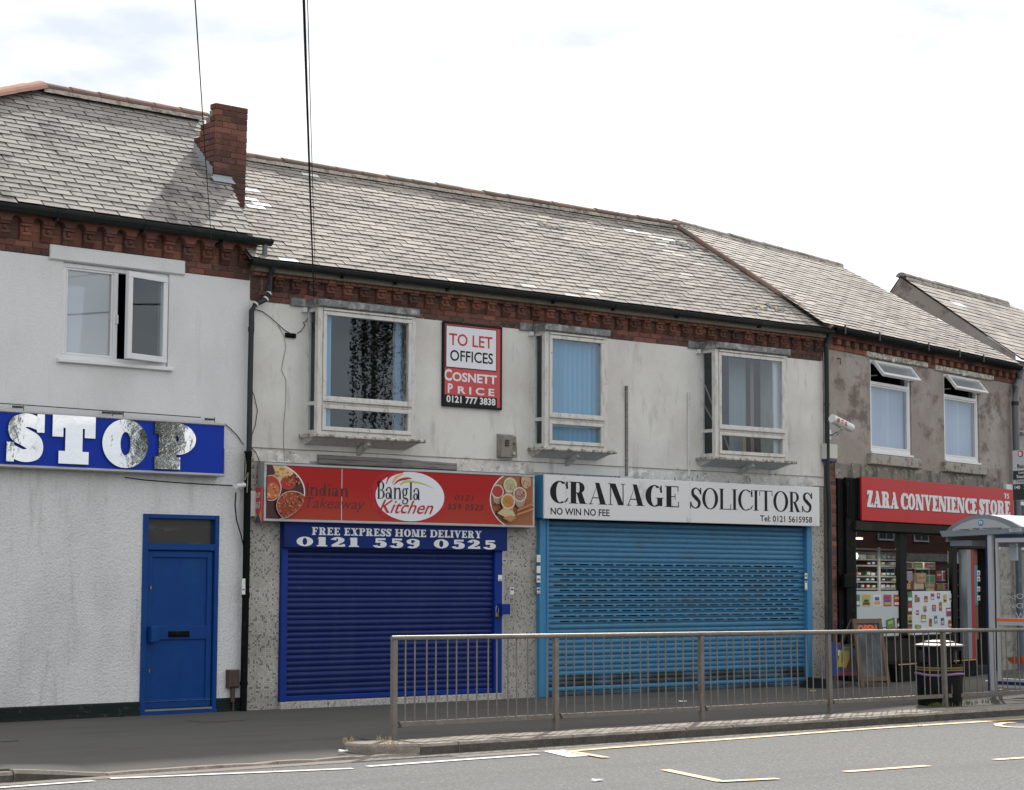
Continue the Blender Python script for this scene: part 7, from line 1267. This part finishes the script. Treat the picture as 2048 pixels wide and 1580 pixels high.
for pts, c in (([(1674, 1334), (1690, 1334), (1690, 1302), (1680, 1300)], 'p_yellow'), ([(1687, 1336), (1699, 1336), (1699, 1294), (1687, 1294)], 'p_yellow'), ([(1688, 1302), (1698, 1302), (1698, 1295), (1688, 1295)], 'p_olive'), ([(1691, 1338), (1712, 1340), (1711, 1312), (1700, 1316)], 'oak'), ([(1675, 1350), (1713, 1350), (1713, 1345), (1675, 1345)], 'p_red'), ([(1687, 1342), (1698, 1342), (1698, 1336), (1687, 1336)], 'p_red'), ([(1676, 1312), (1680, 1312), (1680, 1300), (1676, 1300)], 'p_white'), ([(1683, 1326), (1687, 1326), (1687, 1306), (1683, 1306)], 'p_red'), ([(1675, 1291), (1680, 1291), (1680, 1285), (1675, 1285)], 'p_red'), ([(1691, 1323), (1696, 1323), (1696, 1308), (1691, 1308)], 'p_green')): bagpoly(pts, c, 0.004+0.002*len(pts)+random.uniform(0, 0.002))
t_ = onframe('rubber_base', 'low black rubber base on the pavement at the foot of the brick pier', 'base', FG, 0, 0, 0); a, b = FG.u(1634, 1360, -0.5), FG.u(1716, 1360, -0.6); mb = MB(); mb.hexa([(a, -0.75, -0.01), (b, -0.75, -0.01), (b, -0.15, -0.01), (a, -0.15, -0.01), (a+0.25, -0.62, 0.13), (b-0.2, -0.62, 0.07), (b-0.2, -0.2, 0.07), (a+0.25, -0.2, 0.16)]); mb.build('block', M['binblack'], t_)
# ================================================================== bus shelter and flag
sh = thing('bus_shelter', 'grey and navy bus shelter with a curved pale roof at the right edge', 'bus shelter', (0, 0, 0)); SX = 24.0
def sp(px, py): q = xp(px, py, SX); return (q.y, q.z)
def yzp(pts, x0, x1, mt, nm, lab=None):
    q = [sp(a, b) for a, b in pts]; mb = MB(); mb.prismx(q, x0, x1); return mb.build(nm, M[mt], sh, label=lab)
arc = [(1890, 1064), (1903, 1052), (1920, 1041), (1940, 1033), (1960, 1029.5), (1980, 1029.5), (2000, 1033.5), (2020, 1041), (2036, 1050), (2040, 1053.5)]
yzp([(1881, 1062), (1886, 1074), (2048, 1065.5), (2050, 1054)], SX-0.02, SX+0.06, 'shelter_grey', 'eaves_beam'); yzp(arc+[(2040, 1054.5), (1890, 1063)], SX-0.015, SX+0.05, 'shelter_grey', 'end_arch')
yzp([(1906, 1062.2), (1908, 1057), (1925, 1047), (1945, 1039.5), (1970, 1037), (1992, 1041), (2012, 1049), (2022, 1054), (2023, 1056.5)], SX-0.024, SX-0.016, 'shelter_light', 'sign_panel')
ac = [sp(a, b) for a, b in arc]; LX = 4.2; mb = MB()
for i in range(len(ac)-1): mb.quad([(SX+0.05, ac[i][0], ac[i][1]), (SX+LX, ac[i][0], ac[i][1]), (SX+LX, ac[i+1][0], ac[i+1][1]), (SX+0.05, ac[i+1][0], ac[i+1][1])])
mb.build('roof', M['shelter_roof'], sh, smooth=True)
e0, e1 = sp(1886, 1070), sp(2046, 1060); mb = MB(); mb.box(SX+0.06, SX+LX, e0[0]-0.05, e0[0]+0.0, e0[1]-0.10, e0[1]+0.02); mb.box(SX+0.06, SX+LX, e1[0]+0.0, e1[0]+0.05, e1[1]-0.10, e1[1]+0.02); mb.build('roof_edge', M['shelter_grey'], sh)
def shtext(tx, px0, px1, py0, py1, mt, bold, mirror=False, x=SX-0.026):
    a, b = sp(px0, (py0+py1)/2), sp(px1, (py0+py1)/2); zt_, zb_ = sp((px0+px1)/2, py0)[1], sp((px0+px1)/2, py1)[1]; o = sans(tx, 0, 1, 0, 1, 0, M[mt], sh, bold=bold, mirror=mirror)
    for v in o.data.vertices: v.co = (x, a[0]+(b[0]-a[0])*v.co.x, zb_+(zt_-zb_)*v.co.z)
    o.data.update(); return o
cc_ = sp(1964, 1045.5); rr_ = abs(sp(1964, 1039)[1]-cc_[1]); mb = MB(); mb.quad([(SX-0.0262, cc_[0]+a, cc_[1]+b) for a, b in disc(0, 0, rr_, rr_)]); mb.build('roundel', M['cyan'], sh); shtext('n', 1961, 1967, 1042, 1048, 'whiteink', 0.04, x=SX-0.028)
shtext('Text', 1912, 1919, 1057.6, 1061, 'cyan', 0.01); shtext('nwmjpwjp', 1921, 1941, 1057.2, 1062, 'ink', 0.01); shtext('to', 1943, 1946, 1056.8, 1060, 'cyan', 0.01); shtext('84268', 1948, 1960, 1055.8, 1059.3, 'ink', 0.02); shtext('or', 1962, 1965.5, 1056.2, 1058.8, 'cyan', 0.01); shtext('www.netwm.mobi', 1967, 2005, 1054.0, 1058, 'ink', 0.01)
yzp([(2020, 1057.5), (2021, 1064.5), (2046, 1063), (2046, 1056.3)], SX-0.03, SX-0.021, 'shelter_light', 'number_plate'); shtext('N07017', 2026, 2040, 1058, 1062, 'shelter_grey', 0.01, x=SX-0.032)
pyb = 18.20
mb = MB(); mb.box(SX+0.0, SX+0.05, pyb-0.035, pyb+0.04, 0.10, 2.42); mb.build('post', M['shelter_light'], sh); mb = MB(); mb.box(SX+0.01, SX+0.06, pyb+0.042, pyb+0.085, 0.10, 2.42); mb.build('navy_post', M['shelter_navy'], sh); mb = MB(); mb.tube([(SX+0.03, pyb, 0), (SX+0.03, pyb, 0.11)], 0.035, 10); mb.tube([(SX+0.03, pyb-0.12, 0), (SX+0.03, pyb-0.12, 0.13)], 0.03, 10); mb.build('foot', M['galv'], sh)
ya_, yb2 = pyb-0.10, pyb-0.72
mb = MB(); mb.box(SX, SX+0.04, yb2, ya_, 0.16, 0.20); mb.box(SX, SX+0.04, yb2, ya_, 0.25, 0.29); mb.box(SX, SX+0.04, ya_-0.035, ya_, 0.29, 2.26); mb.box(SX, SX+0.04, yb2, yb2+0.045, 0.29, 2.26); mb.box(SX, SX+0.04, yb2, ya_, 2.26, 2.32); mb.box(SX, SX+0.04, yb2+0.046, ya_-0.036, 1.06, 1.17); mb.build('end_panel_frame', M['shelter_light'], sh)
mb = MB(); mb.box(SX-0.004, SX+0.036, yb2, ya_, 0.202, 0.248); mb.build('navy_rail', M['shelter_navy'], sh); mb = MB(); mb.box(SX-0.004, SX+0.03, yb2, ya_, 2.335, 2.375); mb.build('navy_rail', M['shelter_navy'], sh); mb = MB(); mb.box(SX-0.006, SX-0.0015, yb2+0.0, ya_, 1.12, 1.155); mb.build('orange_stripe', M['orange'], sh)
for (a, b) in ((0.29, 1.06), (1.17, 2.26)): mb = MB(); mb.quad([(SX+0.02, yb2+0.045, a), (SX+0.02, ya_-0.035, a), (SX+0.02, ya_-0.035, b), (SX+0.02, yb2+0.045, b)]); mb.build('pane', M['glass_dark'], sh)
for tx, px0, px1, py0, py1 in (('Sund', 2001, 2018, 1159, 1166), ('midn', 2002, 2020, 1169, 1177), ('Open', 2003, 2046, 1187, 1201), ('Days', 2006, 2044, 1206, 1220), ('Week', 2003, 2050, 1225, 1239)): shtext(tx, px0, px1, py0, py1, 'shelter_light', 0.0, mirror=True, x=SX+0.016)
mb = MB(); mb.box(SX+2.4, SX+3.6, 18.42, 18.48, 0.75, 2.10); mb.build('advert_panel', M['vinyl2'], sh); mb = MB(); mb.box(SX+0.3, SX+0.34, 17.95, 18.08, 2.0, 2.25); mb.box(SX+0.8, SX+0.84, 17.9, 18.1, 1.95, 2.0); mb.build('notice', M['vinyl2'], sh)
mb = MB(); sq = wp(2021, 1318, 18.35); mb.hexa([(sq.x+0.1, 18.2, sq.z-0.07), (sq.x+2.4, 18.2, sq.z-0.07), (sq.x+2.4, 18.4, sq.z-0.07), (sq.x+0.1, 18.4, sq.z-0.07), (sq.x, 18.15, sq.z+0.04), (sq.x+2.4, 18.15, sq.z+0.04), (sq.x+2.4, 18.45, sq.z+0.02), (sq.x, 18.45, sq.z+0.02)]); mb.build('seat', M['orange'], sh)
for xx in (sq.x+0.3, sq.x+1.9): mb = MB(); mb.box(xx, xx+0.06, 18.28, 18.34, 0, sq.z-0.07); mb.build('seat_leg', M['shelter_light'], sh)
mb = MB(); mb.box(SX+LX-0.05, SX+LX, pyb-0.03, pyb+0.03, 0, 2.4); mb.box(SX+0.06, SX+LX-0.1, 18.16, 18.22, 2.30, 2.40); mb.box(SX+0.1, SX+LX-0.1, 18.6, 19.0, 2.22, 2.30); mb.build('rear_post', M['shelter_grey'], sh)
fl = thing('bus_stop_flag', 'bus stop flag with route number 140 above the shelter at the right edge', 'sign', (0, 0, 0)); FX = 23.2
def fp(px, py): q = xp(px, py, FX); return q.y, q.z
def fbox(px0, py0, px1, py1, mt, nm, x0, x1): a = fp(px0, (py0+py1)/2); b = fp(px1, (py0+py1)/2); c = fp((px0+px1)/2, py0)[1]; d = fp((px0+px1)/2, py1)[1]; mb = MB(); mb.box(x0, x1, b[0], a[0], d, c); return mb.build(nm, M[mt], fl)
fbox(2026, 899, 2104, 999, 'shelter_light', 'panel', FX, FX+0.05); fbox(2026.5, 940, 2104, 958, 'p_black', 'dark_band', FX-0.004, FX-0.001); fbox(2026.5, 967, 2104, 999, 'p_black', 'route_panel', FX-0.004, FX-0.001)
fc_ = fp(2041, 907.5); r_ = abs(fp(2041, 901)[1]-fc_[1]); mb = MB(); mb.quad([(FX-0.003, fc_[0]+a, fc_[1]+b) for a, b in disc(0, 0, r_, r_)]); mb.build('roundel_ring', M['shelter_navy'], fl); mb = MB(); mb.quad([(FX-0.005, fc_[0]+a, fc_[1]+b) for a, b in disc(0, 0, r_*0.82, r_*0.82)]); mb.build('roundel', M['orange'], fl)
def ftext(tx, px0, px1, py0, py1, mt, bold):
    a, b = fp(px0, (py0+py1)/2), fp(px1, (py0+py1)/2); zt_, zb_ = fp((px0+px1)/2, py0)[1], fp((px0+px1)/2, py1)[1]; o = sans(tx, 0, 1, 0, 1, 0, M[mt], fl, bold=bold)
    for v in o.data.vertices: v.co = (FX-0.007, a[0]+(b[0]-a[0])*v.co.x, zb_+(zt_-zb_)*v.co.z)
    o.data.update()
ftext('B', 2038.5, 2043.5, 903.5, 911.5, 'whiteink', 0.03); ftext('Bus', 2035, 2048, 928, 936, 'ink', 0.01); ftext('Long', 2038, 2052, 942, 949, 'whiteink', 0.01); ftext('South', 2034, 2054, 949.5, 956, 'whiteink', 0.01); ftext('Toward', 2032, 2052, 960, 964.5, 'ink', 0.0); ftext('140   2', 2030, 2052, 971, 978, 'whiteink', 0.02)
pq = fp(2100, 950); mb = MB(); mb.tube([(FX+0.03, pq[0], 0), (FX+0.03, pq[0], 3.7)], 0.045, 12); mb.build('pole', M['shelter_grey'], fl, smooth=True)
# ================================================================== weeds, leaves, litter
def tuft(name, lab, spots, mt, n, h, seed, cat='weed', loose=False):
    rr = random.Random(seed); mb = MB()
    for (cx, cy, rad) in spots:
        for i in range(n):
            a = rr.uniform(0, 6.28); q_ = rad*math.sqrt(rr.random()); x, y = cx+q_*math.cos(a)*1.8, cy+q_*math.sin(a)*0.5; hh = h*rr.uniform(0.4, 1.1); dx, dy = rr.uniform(-1, 1)*hh*(1.4 if loose else 0.6), rr.uniform(-1, 1)*hh*0.6; w_ = 0.006 if loose else 0.010
            z0 = 0.004 if not loose else rr.uniform(0.006, 0.02); z1 = z0+(hh if not loose else 0.004); mb.quad([(x, y, z0), (x+w_, y, z0), (x+dx*0.6+w_*.8, y+dy*0.6, z0+(z1-z0)*0.7), (x+dx*0.6, y+dy*0.6, z0+(z1-z0)*0.7)], 0, rr.random()); mb.add([(x+dx*0.6, y+dy*0.6, z0+(z1-z0)*0.7), (x+dx*0.6+w_*.8, y+dy*0.6, z0+(z1-z0)*0.7), (x+dx, y+dy, z1)], [(0, 1, 2)], 0, rr.random())
    o = mb.build(name, M[mt], kind='stuff'); return tag(o, lab, cat)
P = gp
tuft('weeds', 'green weeds at the foot of the railing post beside the bin', [(P(1900, 1411).x, 17.35, 0.22), (P(1925, 1405).x, 17.5, 0.25), (P(1880, 1415).x, 17.3, 0.1), (P(1832, 1412).x, 17.3, 0.04)], 'grass', 70, 0.065, 3)
tuft('dry_grass', 'dry straw and leaves lying on the kerb stones under the railing', [(P(a, b).x, P(a, b).y, rd_) for a, b, rd_ in ((1840, 1426, 0.35), (1880, 1424, 0.3), (1700, 1436, 0.12), (1460, 1448, 0.10), (1365, 1453, 0.08), (1160, 1463, 0.08), (860, 1480, 0.10), (1810, 1430, 0.1), (895, 1483, 0.05), (1950, 1412, 0.3))], 'straw', 55, 0.05, 4, 'dry grass', True)
tuft('dry_grass', 'clump of pale dry grass at the rounded kerb end', [(P(712, 1508, RZ).x, 16.55, 0.10), (P(690, 1486).x, 17.2, 0.05), (P(735, 1480).x, 17.15, 0.06)], 'straw', 16, 0.07, 5, 'dry grass')
tuft('dry_grass', 'drift of dry leaves at the right foot of the sky blue shutter', [(P(1622, 1369).x, 21.9, 0.28)], 'straw', 90, 0.06, 6, 'dry leaves', True)
tuft('dry_grass', 'tuft growing on the kerb end at the bottom left corner', [(XA-0.25, LY+0.2, 0.05)], 'straw', 26, 0.09, 8, 'weed')
for i, (px, py, c, s_, z_, lab) in enumerate(((1626, 1383, 'p_yellow', 0.05, 0, 'small yellow wrapper on the dark pavement'), (1362, 1404, 'paper', 0.035, 0, 'left one of two white scraps on the pavement behind the railing'), (1369, 1404, 'paper', 0.03, 0, 'right one of two white scraps on the pavement behind the railing'), (1425, 1470, 'paper', 0.09, RZ, 'flat white scrap of paper in the gutter below the kerb'), (1194, 1563, 'paper', 0.06, RZ, 'white scrap lying alone on the road'), (1582, 1371, 'paper', 0.07, 0, 'white scrap against the right end of the sky blue shutter'), (1840, 1453, 'paper', 0.03, RZ, 'white crumb in the gutter near the bin'), (1625, 1455, 'paper', 0.05, RZ, 'white scrap in the gutter below the third railing panel'), (60, 1537, 'paper', 0.03, -0.05, 'white crumb on the pavement near the left kerb end'), (686, 1504, 'paper', 0.05, -0.06, 'white scrap beside the rounded kerb end'), (1975, 1363, 'paper', 0.04, 0, 'white scrap on the pavement left of the shelter post'))):
    q = gp(px, py, z_); mb = MB(); mb.hexa([(q.x-s_, q.y-s_*0.6, z_+0.006), (q.x+s_, q.y-s_*0.4, z_+0.006), (q.x+s_*0.8, q.y+s_*0.7, z_+0.006), (q.x-s_*0.9, q.y+s_*0.5, z_+0.006), (q.x-s_*0.9, q.y-s_*0.5, z_+0.014), (q.x+s_, q.y-s_*0.4, z_+0.022), (q.x+s_*0.7, q.y+s_*0.6, z_+0.016), (q.x-s_*0.8, q.y+s_*0.4, z_+0.026)]); tag(mb.build('litter', M[c]), lab, 'litter', 'scraps of litter on the ground')
t_ = mb = MB(); q = gp(420, 1441); mb.quad([(q.x-0.22, q.y-0.25, 0.004), (q.x+0.35, q.y-0.25, 0.004), (q.x+0.35, q.y+0.18, 0.004), (q.x-0.22, q.y+0.18, 0.004)]); mb.build('access_cover', mat('patched_asphalt', (0.075, 0.07, 0.062), 0.9, grain=0.15), pave)
mb = MB(); q = gp(5, 1482); mb.box(q.x-0.2, q.x+0.12, q.y-0.12, q.y+0.12, -0.01, 0.006); mb.build('access_cover', M['camdark'], pave)
# ================================================================== across the street: what the windows reflect
OF = Frame((30.1, -1.2, 0), 0.22025)
for k, (xa, xb, zh, F_) in enumerate(((14, 36, 3.1, None), (0, 14, 4.9, OF), (14.1, 32, 5.1, OF), (32.1, 54, 5.4, OF), (54.1, 80, 5.6, OF))):
    loc_ = (xa, -7.0, 0) if F_ is None else F_.w(xa+8, -2, 0)
    ob = thing('terraced_house', ['brick house across the street, nearest the camera', 'brick house across the street, second along', 'brick house across the street, third along', 'brick house across the street, fourth along', 'brick house across the street, farthest along'][k], 'house', loc_, 0 if F_ is None else F_.a, 'brick houses across the street'); Wd = xb-xa
    mb = MB(); mb.box(0, Wd, -8, 0, 0, zh); mb.build('wall', M['brick'], ob); mb = MB(); mb.prismx([(0.3, zh), (-4, zh+1.7), (-8.3, zh)], 0, Wd); mb.build('roof', M['slate'], ob)
    for i in range(int(Wd/3.5)):
        for z_ in ((0.9, 3.5) if k else (0.9,)):
            mb = MB(); x = 1.0+i*3.5; mb.box(x, x+1.5, 0.002, 0.06, z_, z_+1.4); mb.box(x+0.08, x+0.71, 0.061, 0.07, z_+0.08, z_+1.32, 1); mb.box(x+0.79, x+1.42, 0.061, 0.07, z_+0.08, z_+1.32, 1); mb.build('window', [M['upvc'], M['p_black']], ob)
    mb = MB(); mb.box(0, Wd, 0.001, 0.12, 2.6, 2.95 if k else 2.8); mb.build('string_course', M['concrete'], ob)
tr = thing('birch_tree', 'weeping birch standing across the street', 'tree', (36.1, -3.2, 0)); mb = MB(); mb.tube([(0, 0, 0), (0.1, 0, 4), (0, 0.1, 8), (0.2, 0, 13)], [0.25, 0.2, 0.14, 0.04], 10)
for i in range(9): a = i*0.7+0.3; z_ = 6+i*0.8; mb.tube([(0.1, 0, z_), (1.3*math.cos(a), 1.3*math.sin(a), z_+1.2), (2.5*math.cos(a), 2.5*math.sin(a), z_+0.6)], [0.06, 0.04, 0.015], 6)
mb.build('trunk', M['bark'], tr); rr = random.Random(2); mb = MB()
for i in range(120):
    a = rr.uniform(0, 6.28); q_ = 2.9*math.sqrt(rr.random()); zt_ = 13.5-q_*0.9+rr.uniform(-1, 1); L_ = rr.uniform(2.5, 6.5); x, y = q_*math.cos(a), q_*math.sin(a)
    for j in range(int(L_*62)):
        z_ = zt_-L_*rr.random(); px_, py_ = x+rr.gauss(0, 0.06), y+rr.gauss(0, 0.06); s_ = rr.uniform(0.035, 0.06); d1 = Vector((rr.gauss(0, 1), rr.gauss(0, 1), rr.gauss(0, 1))).normalized()*s_; d2 = Vector((rr.gauss(0, 1), rr.gauss(0, 1), rr.gauss(0, 1))).normalized()*s_; c = Vector((px_, py_, z_)); mb.quad([c-d1, c+d2*0.7, c+d1, c-d2*0.7], 0, rr.random())
mb.build('crown', M['leafdark'], tr)

for k, (tx, ty, rx_, z0_, z1_) in enumerate(((29.3, -4.5, 0.85, 3.6, 9.0), (24.0, -4.5, 0.9, 4.0, 9.5))):
    tr = thing('street_tree', ['small leafy tree across the street, nearer the houses bend', 'small leafy tree across the street, left of the other'][k], 'tree', (tx, ty, 0), 0, 'small trees across the street'); mb = MB(); mb.tube([(0, 0, 0), (0.05, 0, 3), (0, 0.05, 7)], [0.12, 0.09, 0.03], 8); mb.build('trunk', M['bark'], tr); mb = MB()
    for i in range(2600):
        d = Vector((rr.gauss(0, 1), rr.gauss(0, 1), rr.gauss(0, 1))).normalized()*(rr.random()**0.4); c = Vector((d.x*rx_, d.y*rx_, (z0_+z1_)/2+d.z*(z1_-z0_)/2)); s_ = rr.uniform(0.06, 0.11); d1 = Vector((rr.gauss(0, 1), rr.gauss(0, 1), rr.gauss(0, 1))).normalized()*s_; d2 = Vector((rr.gauss(0, 1), rr.gauss(0, 1), rr.gauss(0, 1))).normalized()*s_; mb.quad([c-d1, c+d2*0.7, c+d1, c-d2*0.7], 0, rr.random())
    mb.build('crown', M['leafdark'], tr)

for k, (lx, ly, lz, e) in enumerate(((1.9, 0.75, 2.45, 26), (3.8, 0.35, 2.35, 22))):
    ld = bpy.data.lights.new('shop_ceiling_light', 'AREA'); ld.energy = e; ld.size = 0.9; ld.size_y = 0.12; ld.shape = 'RECTANGLE'; ld.color = (1.0, 0.93, 0.80); lo = bpy.data.objects.new('shop_ceiling_light', ld); COL.objects.link(lo); lo.location = FG.w(lx, ly, lz); lo.rotation_euler = (R_(-18), 0, FG.a)
